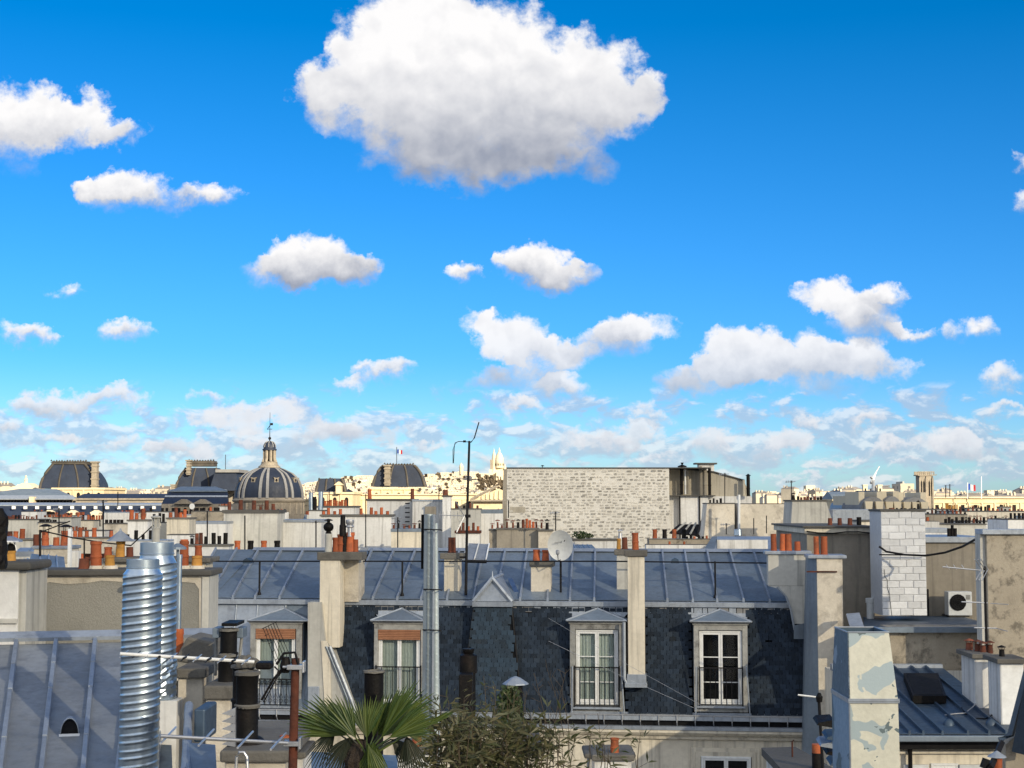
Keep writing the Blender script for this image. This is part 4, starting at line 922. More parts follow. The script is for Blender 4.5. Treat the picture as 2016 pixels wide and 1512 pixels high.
def deepstack(label, p0, p1, y0, y1, Y, dep, col, side, pots_, cap):
    """a stack seen from its corner: front rectangle in px, body runs back by dep"""
    u0, u1, z0, z1 = G.rect(p0, y0, p1, y1, Y)
    t = thing('chimney_stack', label, 'chimney', Vector(((u0 + u1) / 2, Y + dep / 2, z0)))
    MB().box(u0, u1, Y, Y + dep, z0 - .3, z1).build('shaft', M[col], t, bevel=.015)
    MB().box(u0 - .012, u0 - .001, Y + .01, Y + dep, z0 - .3, z1 - .01).build('side_render', M[side], t)
    MB().box(u0 - .1, u1 + .08, Y - .1, Y + dep + .1, z1, z1 + .1).build('cap', M[cap], t, bevel=.015)
    for (px, yt, yb_, wp, k, f) in pots_: pot(t, G, px, yt, yb_, wp, Y + dep * f, k)
    return t
deepstack('white stack with four capped rusty pots beside the blue zinc roof', 1921, 1946, 1296, 1370, 33.6, 1.0, 'white', 'white', [(1908, 1257, 1283, 16, 'c', .85), (1925, 1259, 1285, 15, 'c', .55), (1935, 1262, 1288, 14, 'c', .35), (1948, 1261, 1286, 14, 'c', .5)], 'cap')
deepstack('brighter white stack with one hooded pot, lower right corner', 1971, 2016, 1306, 1398, 32.2, .8, 'paintw', 'white', [(1972, 1270, 1296, 13, 'K', .55)], 'cap')
# diagonal neighbour roof edge at the right border
t = thing('corner_gable', 'crumbling gable edge with zinc capping and dark slates, lower right corner', 'wall', P(1990, 1512, 24))
b = MB(); q_ = [P(x, y, 24) for x, y in ((1979, 1700), (2120, 1700), (2120, 1270), (2045, 1280), (2019, 1360), (1998, 1450), (1980, 1466))]
b.prism([(p.x, p.z) for p in q_], 24, 24.25); b.build('wall', M['mottled'], t)
b = MB(); b.tube([P(1968, 1458, 23.95), P(1990, 1446, 23.95), P(2012, 1360, 23.95), P(2040, 1250, 23.95)], .055, 4); b.build('capping', M['zincd'], t)
b = MB(); b.tube([P(2003, 1482, 23.8), P(2030, 1340, 23.8)], .09, 4); b.tube([P(2016, 1485, 23.75), P(2043, 1340, 23.75)], .12, 4); b.build('verge', M['slate'], t)
t = thing('chimney_pot_with_hat', 'red clay pot under a zinc cone hat at the lower right', 'chimney pot', P(1963, 1530, 23))
u = P(1963, 1500, 23); b = MB(); b.lathe(u.x, 23, [(.075, u.z - .35), (.075, u.z + .1), (.065, u.z + .1)], 14); b.build('pot', M['terracotta'], t, smooth=True)
b = MB(); b.lathe(u.x, 23, [(.14, P(1963, 1490, 23).z), (.135, P(1963, 1489, 23).z), (.01, P(1963, 1478, 23).z)], 12); b.build('hat', M['zincl'], t)
b = MB(); b.tube([P(1936, 1512, 22.8), P(1942, 1494, 22.8)], .06, 8); b.build('stub_pipe', M['blackmetal'], t)
b = MB(); b.tube([P(1950, 1512, 22.7), P(1972, 1462, 23.5)], .05, 4); b.build('stay', M['blackmetal'], t)

# dark flat cap bottom, with iron pin, plus blackened pot
t = thing('flat_capped_stack', 'chimney stack with a wide sloping dark cap and iron pin, bottom edge', 'chimney', P(1560, 1512, 20))
a = [P(1499, 1470, 24), P(1569, 1468, 24), P(1660, 1535, 18.5), P(1570, 1545, 18.5)]
zc = a[0].z; X = [(1499, 1470), (1568, 1470), (1640, 1520), (1570, 1545)]
def onz(px, py, z):
    d = ray(px, py); k = (z - CZ) / d.z; return Vector((d.x * k, d.y * k, z))
zc = P(1540, 1470, 25).z; c4 = [onz(1499, 1472, zc), onz(1566, 1470, zc), onz(1655, 1520, zc), onz(1568, 1545, zc)]
b = MB(); b.hexa([c4[3] - Vector((0, 0, .12)), c4[2] - Vector((0, 0, .12)), c4[1] - Vector((0, 0, .12)), c4[0] - Vector((0, 0, .12)), c4[3], c4[2], c4[1], c4[0]]); b.build('cap', M['coping'], t)
cm = sum(c4, Vector()) / 4; sh = [cm + (c - cm) * .86 for c in c4]
b = MB(); b.hexa([Vector((p.x, p.y, zc - 3)) for p in (sh[3], sh[2], sh[1], sh[0])] + [Vector((p.x, p.y, zc - .12)) for p in (sh[3], sh[2], sh[1], sh[0])]); b.build('shaft', M['white'], t)
p_ = onz(1560, 1490, zc); b = MB(); b.tube([p_, p_ + Vector((0, 0, .24)), p_ + Vector((.03, 0, .25))], .014, 6); b.build('iron_pin', M['rust'], t)
t = thing('blackened_pot', 'orange chimney pot blackened below, beside the dark sloping cap', 'chimney pot', P(1608, 1512, 23))
u = P(1608, 1465, 23); r_ = P(1618, 1465, 23).x - u.x; zz = [P(1608, y, 23).z for y in (1530, 1482, 1465)]
b = MB(); b.lathe(u.x, 23, [(r_, zz[1]), (r_ * .97, zz[2]), (r_ * .8, zz[2])], 14); b.build('pot', M['terracotta'], t, smooth=True)
b = MB(); b.lathe(u.x, 23, [(r_ * .98, zz[0]), (r_ * 1.0, zz[1])], 14); b.build('sooty_base', M['soot'], t, smooth=True)
t = thing('short_mast', 'thin dark mast with a white stub aerial before the party wall', 'aerial', P(1615, 1512, 22))
b = MB(); b.tube([P(1621, 1530, 22), P(1612, 1372, 22)], .022, 8); b.build('mast', M['blackmetal'], t)
b = MB(); b.lathe(P(1613, 1372, 22).x, 22, [(.04, P(1613, 1382, 22).z), (.05, P(1613, 1372, 22).z), (.02, P(1613, 1364, 22).z)], 8); b.build('clamp', M['soot'], t)
b = MB(); b.tube([P(1571, 1368, 22), P(1606, 1372, 22)], .012, 6); b.build('stub', M['paintw'], t)
t = thing('sheet_offcuts', 'ragged dark sheet-metal brackets behind the flaking duct', 'brackets', P(1630, 1512, 21))
for k, (x, y) in enumerate(((1622, 1420), (1640, 1448), (1628, 1462), (1640, 1478), (1648, 1500))):
    a = P(x, y, 20.5 + k * .1); b = MB(); b.hexa([(a.x - .09, a.y, a.z - .05), (a.x + .14, a.y, a.z - .09), (a.x + .14, a.y + .3, a.z - .02), (a.x - .09, a.y + .3, a.z), (a.x - .07, a.y, a.z - .02), (a.x + .14, a.y, a.z + .02), (a.x + .14, a.y + .3, a.z + .05), (a.x - .05, a.y + .3, a.z + .04)]); b.build('plate', M[('soot', 'zincd', 'zincl')[k % 3]], t)

# ------------------------------------------------------------------ flaking sheet-metal duct
Y = 14.0; DB = Fr(P(1672, 1375, Y).x, Y, R(0))
t = thing('sheet_metal_duct', 'square sheet-metal duct with flaking cream and blue paint, open top', 'duct', P(1700, 1700, Y))
xL, xR = P(1672, 1378, Y).x, P(1768, 1378, Y).x
zt, zj, zl = P(1700, 1247, Y).z, P(1700, 1378, Y).z, P(1700, 1760, Y).z
tL, tR = P(1669, 1247, Y + .12).x, P(1750, 1247, Y + .12).x
yb_, ybt = Y + .75, Y + .68
fL = Vector((xL, Y, zj)); T1 = .008
b = MB()  # upper tapered part: front
b.hexa([(xL, Y, zj), (xR, Y, zj), (xR, Y + .01, zj), (xL, Y + .01, zj), (tL, Y + .12, zt), (tR, Y + .12, zt), (tR, Y + .13, zt), (tL, Y + .13, zt)]); b.build('upper_front', M['boxpaint'], t)
b = MB(); b.hexa([(xL - .001, Y, zj), (xL + .009, Y, zj), (xL + .009, yb_, zj), (xL - .001, yb_, zj), (tL - .001, Y + .12, zt), (tL + .009, Y + .12, zt), (tL + .009, ybt, zt), (tL - .001, ybt, zt)]); b.build('upper_side', M['boxblue'], t)
b = MB(); b.hexa([(xR - .009, Y + .01, zj), (xR, Y + .01, zj), (xR, yb_, zj), (xR - .009, yb_, zj), (tR - .009, Y + .13, zt), (tR, Y + .13, zt), (tR, ybt, zt), (tR - .009, ybt, zt)]); b.hexa([(xL, yb_, zj), (xR, yb_, zj), (xR, yb_ + .01, zj), (xL, yb_ + .01, zj), (tL, ybt, zt), (tR, ybt, zt), (tR, ybt + .01, zt), (tL, ybt + .01, zt)]); b.build('upper_back', M['boxblue'], t)
b = MB(); b.box(xL - .012, xR + .012, Y - .012, Y, zj - .03, zj + .012); b.box(xL - .012, xL - .001, Y, yb_, zj - .03, zj + .012); b.box(xL - .014, xR + .014, Y - .018, Y - .012, zj - .012, zj - .004); b.build('flange', M['zincl'], t, bevel=.003)
b = MB(); xB, xC = P(1676, 1640, Y).x, P(1776, 1640, Y).x
b.hexa([(xL, Y - .001, zl), (xR + .02, Y - .001, zl), (xR + .02, Y + .01, zl), (xL, Y + .01, zl), (xL, Y - .001, zj - .03), (xR, Y - .001, zj - .03), (xR, Y + .01, zj - .03), (xL, Y + .01, zj - .03)]); b.build('lower_front', M['boxpaint'], t)
bl = weather('chalky_blue_paint', (.20, .31, .44), (.17, .27, .39), rough=.6, big=2, bump=.15, fine=20, patch=(.07, .13, .18), pthr=.56, pscale=1.3)  # blue carries the shade of the lower side; the patches are wear
b = MB(); b.box(xL - .003, xL + .008, Y, yb_, zl, zj - .03); b.build('lower_side', bl, t)
b = MB(); b.tube([(xL, Y - .003, zj - .03), (xL, Y - .003, zl)], .008, 6); b.tube([(tL, Y + .12, zt), (tR, Y + .12, zt), (tR, ybt, zt), (tL, ybt, zt), (tL, Y + .12, zt)], .008, 6); b.build('edge_bead', M['zincl'], t)

# ------------------------------------------------------------------ spiral ducts on the left
def spiral(label, pxL, pxR, ytop, yneck, ybot, Y, neck=.84, lean=0, pitch_px=31):
    c0, c1 = P((pxL + pxR) / 2, ytop, Y), P((pxL + pxR) / 2 + lean, ybot, Y)
    r = (P(pxR, (yneck + ybot) / 2, Y).x - P(pxL, (yneck + ybot) / 2, Y).x) / 2 * .985
    t = thing('spiral_duct', label, 'duct', c1)
    zn = P(pxL, yneck, Y).z; zt = c0.z; zb_ = c1.z
    pit = abs(P(pxL, 1300, Y).z - P(pxL, 1300 + pitch_px, Y).z)
    N = 56; rows = int((zn - zb_) / pit * 24); V = []; Fs = []
    for i in range(rows + 1):
        z = zb_ + (zn - zb_) * i / rows; f = (z - zb_) / (zt - zb_); cx = c1.x + (c0.x - c1.x) * f
        for k in range(N):
            q = 2 * math.pi * k / N; ph = (z / pit - q / (2 * math.pi) * 1) % 1
            bump = max(0, 1 - abs(ph - .25) / .11) ** .7 + max(0, 1 - abs(ph - .70) / .11) ** .7 * .8
            rr = r * (1 + .03 * bump); V.append((cx + rr * math.cos(q), Y + rr * math.sin(q), z))
    for i in range(rows):
        for k in range(N): Fs.append((i * N + k, i * N + (k + 1) % N, (i + 1) * N + (k + 1) % N, (i + 1) * N + k))
    b = MB(); b.add(V, Fs); b.build('spiral_tube', M['galv'], t, smooth=True, fix=False)
    cx = c0.x
    b = MB(); zz = zt - zn
    b.lathe(cx, Y, [(r, zn - .01), (r * 1.0, zn), (r * neck, zn + zz * .28), (r * neck, zn + zz * .40), (r * (neck + .03), zn + zz * .42), (r * (neck + .03), zn + zz * .48), (r * neck, zn + zz * .5), (r * neck, zt), (r * (neck - .03), zt), (r * (neck - .04), zn)], 56); b.build('collar', M['galv'], t, smooth=True)
    return t, c0, c1, r
spiral('taller galvanised spiral duct standing behind the front one', 270, 349, 1068, 1108, 1360, 17.2, lean=-4)
t = thing('duct_base_wall', 'pale rendered pier under the rear spiral duct', 'wall', P(325, 1512, 17.1)); a = G.rect(312, 1380, 346, 1640, 17.0); MB().box(a[0], a[1], 17.0, 17.3, a[2], a[3]).build('pier', M['white'], t)
spiral('galvanised spiral duct in front, nearest the zinc roof', 243, 321, 1101, 1130, 1620, 15.5, lean=-12)
# crumpled foil joint round the rear duct
u = P(330, 1345, 17.2); b = MB(); V = []; N = 30; r_ = (P(349, 1345, 17.2).x - P(270, 1345, 17.2).x) / 2 * 1.03; cxx = P(306, 1345, 17.2).x
for i in range(16):
    z = P(306, 1375, 17.2).z + (P(306, 1295, 17.2).z - P(306, 1375, 17.2).z) * i / 15
    for k in range(N): q = 2 * math.pi * k / N; rr = r_ * (1 + rnd.uniform(-.03, .04)); V.append((cxx + rr * math.cos(q), 17.2 + rr * math.sin(q), z))
b.add(V, [(i * N + k, i * N + (k + 1) % N, (i + 1) * N + (k + 1) % N, (i + 1) * N + k) for i in range(15) for k in range(N)]); o = b.build('foil_wrap', M['galv'], loc=P(306, 1375, 17.2)); tag(o, 'crumpled silver foil wrapped round the rear spiral duct', 'foil')
t = thing('stove_pipe', 'thin galvanised pipe rising from a red clay pot beside the ducts', 'pipe', P(352, 1288, 19))
u = P(352, 1200, 19); r_ = P(357, 1200, 19).x - u.x
b = MB(); z_ = [P(352, y, 19).z for y in (1240, 1153, 1100)]
b.lathe(u.x, 19, [(r_, z_[0]), (r_, z_[1]), (r_ * 1.2, z_[1]), (r_ * 1.2, z_[1] + .03), (r_, z_[1] + .03), (r_, z_[2]), (r_ * 1.15, z_[2]), (r_ * 1.15, z_[2] + .05), (r_ * .9, z_[2] + .05)], 14); b.build('tube', M['galv'], t, smooth=True)
r_ = P(363, 1200, 19).x - u.x; z_ = [P(352, y, 19).z for y in (1290, 1250, 1238)]
b = MB(); b.lathe(u.x, 19, [(r_, z_[0]), (r_ * .9, z_[1]), (r_, z_[1] + .01), (r_ * .95, z_[2]), (r_ * .7, z_[2])], 16); b.build('pot', M['terracotta'], t, smooth=True)

# ------------------------------------------------------------------ left: zinc roof in the foreground, walls and stacks behind it
oz = P(110, 1268, 20); RF = Fr(oz.x, oz.y, R(13.5))
t = thing('near_zinc_roof', 'pale grey zinc roof with raised battens in the lower left corner', 'roof', RF.to(0, -2, P(110, 1500, 16).z - 1))
wb_ = -5.0; zt = CZ + ray(110, 1268).z * 20 / ray(110, 1268).y; zbm = RF.hit(70, 1590, wb_)[1]
ubs = [RF.hit(p, 1590, wb_)[0] for p in (-70, -8, 74, 158, 225, 300)]; uts = [RF.hit(p, 1268, 0)[0] for p in (-45, 32, 110, 187, 262, 330)]
def rfp(i, f, e=0, du=0): return (ubs[i] + (uts[i] - ubs[i]) * f + du, wb_ * (1 - f), zbm + (zt - zbm) * f + e)
for i in range(len(ubs) - 1):
    ks = (0, .15 + .17 * ((i + 1) % 2), .80 - .02 * (i % 3), 1)
    for j in range(3):
        e = .012 * (3 - j)
        MB(RF).slab(rfp(i, ks[j], e), rfp(i + 1, ks[j], e), rfp(i + 1, ks[j + 1], e - .006), rfp(i, ks[j + 1], e - .006), .014).build('zinc_sheet', M['zincn'], t, fix=True)
for i in range(len(ubs)):
    ks = (0, .32, .62, .80, 1)
    for j in range(4):
        if j in (1, 2) and i % 2 == 0: pass
        e0, e1 = .10 - .002 * j, .095 - .002 * j
        a, c = ks[j], ks[j + 1] + .004
        MB(RF).hexa([rfp(i, a, 0, -.035), rfp(i, a, 0, .035), rfp(i, c, 0, .035), rfp(i, c, 0, -.035), rfp(i, a, e0 + .008, -.026), rfp(i, a, e0 + .008, .026), rfp(i, c, e1, .022), rfp(i, c, e1, -.022)]).build('batten', M['seam'], t, bevel=.005)
MB(RF).slab((uts[0] - 1, -.05, zt + .09), (uts[-1] + 1, -.05, zt + .09), (uts[-1] + 1, .12, zt + .16), (uts[0] - 1, .12, zt + .16), .05).build('ridge_flashing', M['zincl'], t)
b = MB(RF); b.uprism([(wb_, zbm - .05), (0, zt - .03), (.1, zt - .03), (.1, zbm - 3), (wb_, zbm - 3)], ubs[0], uts[-1]); b.build('roof_body', M['zincd'], t)
# vent hood on the roof
vt = thing('roof_vent_hood', 'small scoop-shaped zinc vent hood on the near roof', 'vent', RF.to(0, -2.6, zbm))
fv = .36; c_ = Vector(rfp(3, fv)) * .5 + Vector(rfp(2, fv)) * .5; vx = RF.hit(137, 1428, wb_ * (1 - fv))[0]
sl_ = (zt - zbm) / (-wb_); b = MB(RF); V = []; n_ = 12
for f_, rr, hh in ((0, .10, .17), (.35, .085, .13), (.62, .05, .05), (.7, .02, .0)):
    for k in range(n_ + 1):
        q = math.pi * k / n_; w_ = wb_ * (1 - fv) + f_ * .5; V.append((vx + rr * math.cos(q), w_, zbm + (zt - zbm) * fv + sl_ * f_ * .5 + .03 + hh * math.sin(q)))
b.add(V, [(i * (n_ + 1) + k, i * (n_ + 1) + k + 1, (i + 1) * (n_ + 1) + k + 1, (i + 1) * (n_ + 1) + k) for i in range(3) for k in range(n_)]); o = b.build('hood', M['zincl'], vt, smooth=True)
so_ = o.modifiers.new('t', 'SOLIDIFY'); so_.thickness = .008
b = MB(RF); w_ = wb_ * (1 - fv) - .02; z_ = zbm + (zt - zbm) * fv + .02; b.prism([(vx + .1 * math.cos(math.pi * k / 12), z_ + .15 * math.sin(math.pi * k / 12)) for k in range(13)], w_ + .05, w_ + .06); b.build('opening', M['dark'], vt)
b = MB(RF); b.slab((vx - .1, w_ - .14, z_ - .05), (vx + .1, w_ - .14, z_ - .05), (vx + .11, w_ + .02, z_ + .012), (vx - .11, w_ + .02, z_ + .012), .01); b.build('apron', M['paintw'], vt)

# wall with long coping and its pots
Y = 22.5
t = thing('pebbledash_wall', 'pebbledash chimney wall under a long dark coping behind the near zinc roof', 'chimney wall', P(230, 1300, Y))
a = G.rect(58, 1134, 408, 1330, Y); MB().box(a[0], a[1], Y, Y + .7, a[2], a[3]).build('wall', M['rough'], t)
# lighter render left bare round the darker pebbledash
b = MB(); pts = [(58, 1134), (58, 1330)] + [(58 + 6, 1262), (58 + 10, 1250), (72, 1240), (80, 1228), (70, 1212), (57 + 4, 1196), (62, 1172), (66, 1158), (80, 1150), (98, 1146), (130, 1150), (170, 1148), (200, 1143), (250, 1146), (250, 1134)]
b.prism([(P(x, y, Y).x, P(x, y, Y).z) for x, y in pts], Y - .012, Y); b.build('bare_render', M['oldcream'], t)
b = MB(); pts = [(352, 1134), (408, 1134), (408, 1330), (394, 1330), (392, 1160), (384, 1148), (352, 1145)]
b.prism([(P(x, y, Y).x, P(x, y, Y).z) for x, y in pts], Y - .012, Y); b.build('bare_render', M['oldcream'], t)
a = G.rect(396, 1134, 410, 1330, Y - .04); MB().box(a[0], a[1], Y - .04, Y + .7, a[2], a[3]).build('corner_strip', M['grey'], t, bevel=.01)
a = G.rect(50, 1122, 416, 1134, Y - .1); MB().box(a[0], a[1], Y - .1, Y + .8, a[2], a[3]).build('coping', M['coping'], t, bevel=.02)
pots(t, G, Y + .3, 1120, [(166, 1100, 24, 'd'), (190, 1066, 22, 't'), (217, 1093, 20, 'o'), (363, 1065, 18, 'b'), (388, 1094, 22, 'o')])
for x in (190, 217, 388, 363):
    q_ = P(x, 1120, Y + .3); b = MB(); b.lathe(q_.x, Y + .3, [(.12, q_.z - .01), (.10, q_.z + .05)], 10); b.build('pot_seat', M['oldcream'], t)
t2 = thing('rear_coping_stack', 'second chimney wall just behind, with ochre and red pots either side of the ducts', 'chimney wall', P(300, 1130, 24.2))
a = G.rect(200, 1108, 404, 1180, 24.2); MB().box(a[0], a[1], 24.2, 24.8, a[2], a[3]).build('wall', M['cream'], t2)
a = G.rect(202, 1098, 414, 1108, 24.1); MB().box(a[0], a[1], 24.1, 24.9, a[2], a[3]).build('coping', M['cap'], t2, bevel=.02)
pots(t2, G, 24.5, 1098, [(213, 1077, 16, 't'), (237, 1065, 18, 'o'), (256, 1077, 15, 'd'), (391, 1074, 15, 't'), (363, 1062, 15, 't')])
b = MB(); q_ = P(237, 1065, 24.5); b.lathe(q_.x, 24.5, [(.22, q_.z), (.21, q_.z + .01), (.02, q_.z + .16), (.01, q_.z + .2)], 12); b.build('cone_hat', M['zincl'], t2)
t = thing('cowled_stub_flue', 'bent blue-grey flue cap on stilts beside the rear duct', 'flue', P(348, 1095, 21))
b = MB(); q_ = P(350, 1080, 21); b.lathe(q_.x, 21, [(.12, q_.z - .01), (.115, q_.z + .02), (.02, q_.z + .07)], 12); b.tube([(q_.x, 21, q_.z), (q_.x, 21, q_.z - .15)], .02, 6); b.build('cap', M['zinc'], t)

# left-edge stack
t = thing('left_edge_stack', 'whitewashed stack with thick dark cap and one yellow pot at the left edge', 'chimney', P(20, 1300, 21))
a = G.rect(-60, 1122, 34, 1330, 21); MB().box(a[0], a[1], 21, 21.8, a[2], a[3]).build('shaft', M['white'], t, bevel=.01)
a = G.rect(34, 1124, 50, 1330, 21.05); MB().box(a[0], a[1], 21.05, 22.0, a[2], a[3]).build('pilaster', M['grey'], t, bevel=.01)
a = G.rect(-60, 1106, 60, 1123, 20.9); MB().box(a[0], a[1], 20.9, 21.9, a[2], a[3]).build('cap', M['coping'], t, bevel=.04)
a = G.rect(-60, 1218, 33, 1228, 20.96); MB().box(a[0], a[1], 20.96, 21, a[2], a[3]).build('band', M['grey'], t, bevel=.008)
pot(t, G, 21, 1084, 1108, 22, 21.3, 'o')
q_ = P(21, 1084, 21.3); b = MB(); b.lathe(q_.x + .0, 21.3, [(.06, q_.z), (.07, q_.z + .06), (.02, q_.z + .1)], 8); b.tube([(q_.x, 21.3, q_.z), (q_.x - .02, 21.3, q_.z + .17)], .012, 5); b.build('cowl_cap', M['soot'], t)
q_ = P(20, 1067, 21.3); b = MB(); b.lathe(q_.x, 21.3, [(.17, q_.z), (.165, q_.z + .02), (.06, q_.z + .07), (.01, q_.z + .08)], 12); b.tube([(q_.x + .06, 21.3, q_.z), (q_.x + .09, 21.3, q_.z - .12)], .01, 5); b.tube([(q_.x - .06, 21.3, q_.z), (q_.x - .08, 21.3, q_.z - .12)], .01, 5); b.build('rain_hat', M['alu'], t)
t = thing('dark_tree_trunk', 'dark rough post cut by the left edge of the picture', 'post', P(0, 1110, 18))
b = MB(); V = []; N = 14
for i in range(14):
    z = P(0, 1120 - i * 9.2, 18).z; r0 = (.10 if i < 12 else .10 - .03 * (i - 11))
    for k in range(N): q = 2 * math.pi * k / N; rr = r0 * (1 + rnd.uniform(-.12, .12)); V.append((P(-2, 1050, 18).x + rr * math.cos(q), 18 + rr * math.sin(q), z))
b.add(V, [(i * N + k, i * N + (k + 1) % N, (i + 1) * N + (k + 1) % N, (i + 1) * N + k) for i in range(13) for k in range(N)] + [tuple(range(13 * N, 14 * N))]); b.build('post', M['soot'], t)

# ------------------------------------------------------------------ centre-left foreground: soot-black flues on slabbed stacks
def slabstack(label, cap, body, Y, dep, col='oldcream', capm='cap', sidepx=0):
    a = G.rect(*cap, Y); t = thing('slab_stack', label, 'chimney', Vector(((a[0] + a[1]) / 2, Y + dep / 2, a[2] - 1)))
    MB().box(a[0], a[1], Y, Y + dep, a[2], a[3]).build('slab', M[capm], t, bevel=.02)
    c = G.rect(*body, Y + .05); MB().box(c[0], c[1], Y + .06, Y + dep - .06, c[2], a[2]).build('shaft', M[col], t, bevel=.015)
    return t, a
t, a = slabstack('foreground stack with broad concrete slab under two tall soot-black flues', (432, 1478, 572, 1502), (440, 1502, 560, 1700), 12.5, 1.7)
zt_ = a[3]
def blackpipe(t, px, wpx, yb, yt, Y, segs=1, top='lumpy'):
    r = (P(px + wpx / 2, yb, Y).x - P(px, yb, Y).x); z0, z1 = P(px, yb, Y).z, P(px, yt, Y).z; x = P(px, (yb + yt) / 2, Y).x
    prof = [(r, z0)]
    for k in range(segs):
        zc = z0 + (z1 - z0) * (k + 1) / segs; zs = z0 + (z1 - z0) * k / segs
        rr = r * (1 - .05 * k); prof += [(rr * .97, zs + .01), (rr * .97, zc - .03), (rr * 1.06, zc - .02), (rr * 1.06, zc)]
    prof += [(r * .8, z1), (r * .78, z1 - .08)]
    b = MB(); b.lathe(x, Y, prof, 20); b.build('flue', M['soot'], t, smooth=True)
    b = MB(); V = []; n = 18
    for i, (f, h) in enumerate(((1.1, -.012), (1.08, .012), (.8, .018), (.78, -.01))):
        for k in range(n): q = 2 * math.pi * k / n; V.append((x + r * f * math.cos(q) * rnd.uniform(.96, 1.05), Y + r * f * math.sin(q), z1 + h + rnd.uniform(-.004, .006)))
    b.add(V, [(i * n + k, i * n + (k + 1) % n, ((i + 1) % 4) * n + (k + 1) % n, ((i + 1) % 4) * n + k) for i in range(4) for k in range(n)]); b.build('cement_rim', M['cap'], t)
blackpipe(t, 486, 47, 1452, 1325, 12.9, 2); blackpipe(t, 478, 44, 1440, 1312, 13.5, 2)
b = MB(); q_ = P(487, 1390, 12.9); b.lathe(q_.x, 12.9, [(.105, q_.z - .012), (.11, q_.z + .01), (.10, q_.z + .02)], 18); b.build('cement_collar', M['cap'], t)
b = MB(); q_ = P(486, 1458, 12.9); b.lathe(q_.x, 12.9, [(.16, zt_ - .01), (.14, zt_ + .03), (.11, zt_ + .05)], 14); b.build('tar_fillet', M['soot'], t)
for k in range(5):
    q_ = P(452, 1405 + k * 15, 12.7); b = MB(); b.prism([(q_.x - .06, q_.z), (q_.x + .05, q_.z + .05), (q_.x + .05, q_.z - .02)], 12.68, 12.72); b.build('spike', M['alu'], t)
# clump on the rear pipe top and floodlight
b = MB(); q_ = P(482, 1308, 13.4)
import mathutils.noise as mn2
for k in range(16):
    a_ = rnd.uniform(0, 6.28); b.lathe(q_.x + .1 * math.cos(a_) * rnd.random(), 13.4 + .06 * math.sin(a_), [(.03, q_.z - .02), (.045, q_.z + rnd.uniform(0, .04)), (.015, q_.z + rnd.uniform(.05, .08))], 6, ph=rnd.random())
b.build('moss_clump', M['cap'], t)
t, a = slabstack('stack behind it with a narrower slab and two black flues', (400, 1350, 462, 1378), (404, 1378, 452, 1500), 16.5, 1.6)
blackpipe(t, 446, 34, 1348, 1291, 16.9, 1); blackpipe(t, 450, 36, 1330, 1240, 17.5, 2)
b = MB(); b.box(P(436, 1232, 17.4).x, P(466, 1232, 17.4).x, 17.4, 17.9, P(450, 1233, 17.4).z, P(450, 1227, 17.4).z); b.build('flue_lid', M['soot'], t)
for x_ in (428, 474): b = MB(); b.box(P(x_ - 7, 1260, 17.6).x, P(x_ + 7, 1260, 17.6).x, 17.5, 17.8, P(x_, 1255, 17.6).z, P(x_, 1235, 17.6).z); b.build('side_hood', M['zinc'], t, bevel=.01)
for x_ in (426, 476): MB().tube([P(x_, 1255, 17.6), P(x_ + (-2 if x_ < 450 else -8), 1330, 17.6)], .018, 6).build('stay', M['frame'], t)
t, a = slabstack('low stack with mossy hump-backed cap near the red clay pot', (346, 1316, 404, 1336), (348, 1336, 398, 1520), 17.5, 1.7)
b = MB(); A_ = [P(x, y, 18.3) for x, y in ((345, 1300), (372, 1252), (420, 1262), (428, 1315))]; b.prism([(p.x, p.z) for p in A_], 18.2, 18.9); b.build('hump', M['cap'], t, bevel=.03)
# little roof with rounded ridge tiles
t = thing('tile_edged_lean_to', 'small blue zinc lean-to with rolled edge tiles beside the foreground flues', 'lean-to', P(400, 1512, 13.5))
b = MB(); q4 = [P(378, 1540, 13.2), P(428, 1540, 13.2), P(424, 1466, 14.2), P(372, 1462, 14.2)]; b.slab(*q4, .05); b.build('sheet', M['zinc'], t)
for k in range(5):
    y0_, y1_ = 1388 + k * 26, 1388 + (k + 1) * 26 + 2; b = MB(); f = k / 5
    b.tube([P(372 - k * 1.2, y0_, 15.6 - .45 * k), P(370 - k * 1.2, y1_, 15.2 - .45 * k)], .042 - .002 * (k % 2), 8); b.build('ridge_tile', M['seam'], t, smooth=True)
b = MB(); b.box(P(382, 1400, 15).x, P(404, 1400, 15).x, 15, 15.6, P(390, 1462, 15).z, P(390, 1396, 15).z); b.build('dark_box', M['zincd'], t, bevel=.02)
for (x, y, wp, Yp, lab) in ((562, 1448, 22, 13.2, 'orange pot half hidden behind the rusty mast'), (821, 1440, 21, 15, 'red clay pot between the palm and the bamboo'), (1210, 1453, 19, 15.5, 'orange banded pot standing among the bamboo tips')):
    q_ = P(x, y + 42, Yp); t = thing('lone_pot', lab, 'chimney pot', q_)
    pot(t, G, x, y, y + 34, wp, Yp, 'b' if x > 1000 else 't')
    a = G.rect(x - 45, y + 33, x + 40, y + 46, Yp - .15); MB().box(a[0], a[1], Yp - .15, Yp + .5, a[2], a[3]).build('base_slab', M['cap'], t, bevel=.015)
    MB().box(a[0] + .03, a[1] - .03, Yp - .1, Yp + .45, a[2] - 2, a[2]).build('base_wall', M['white'], t)

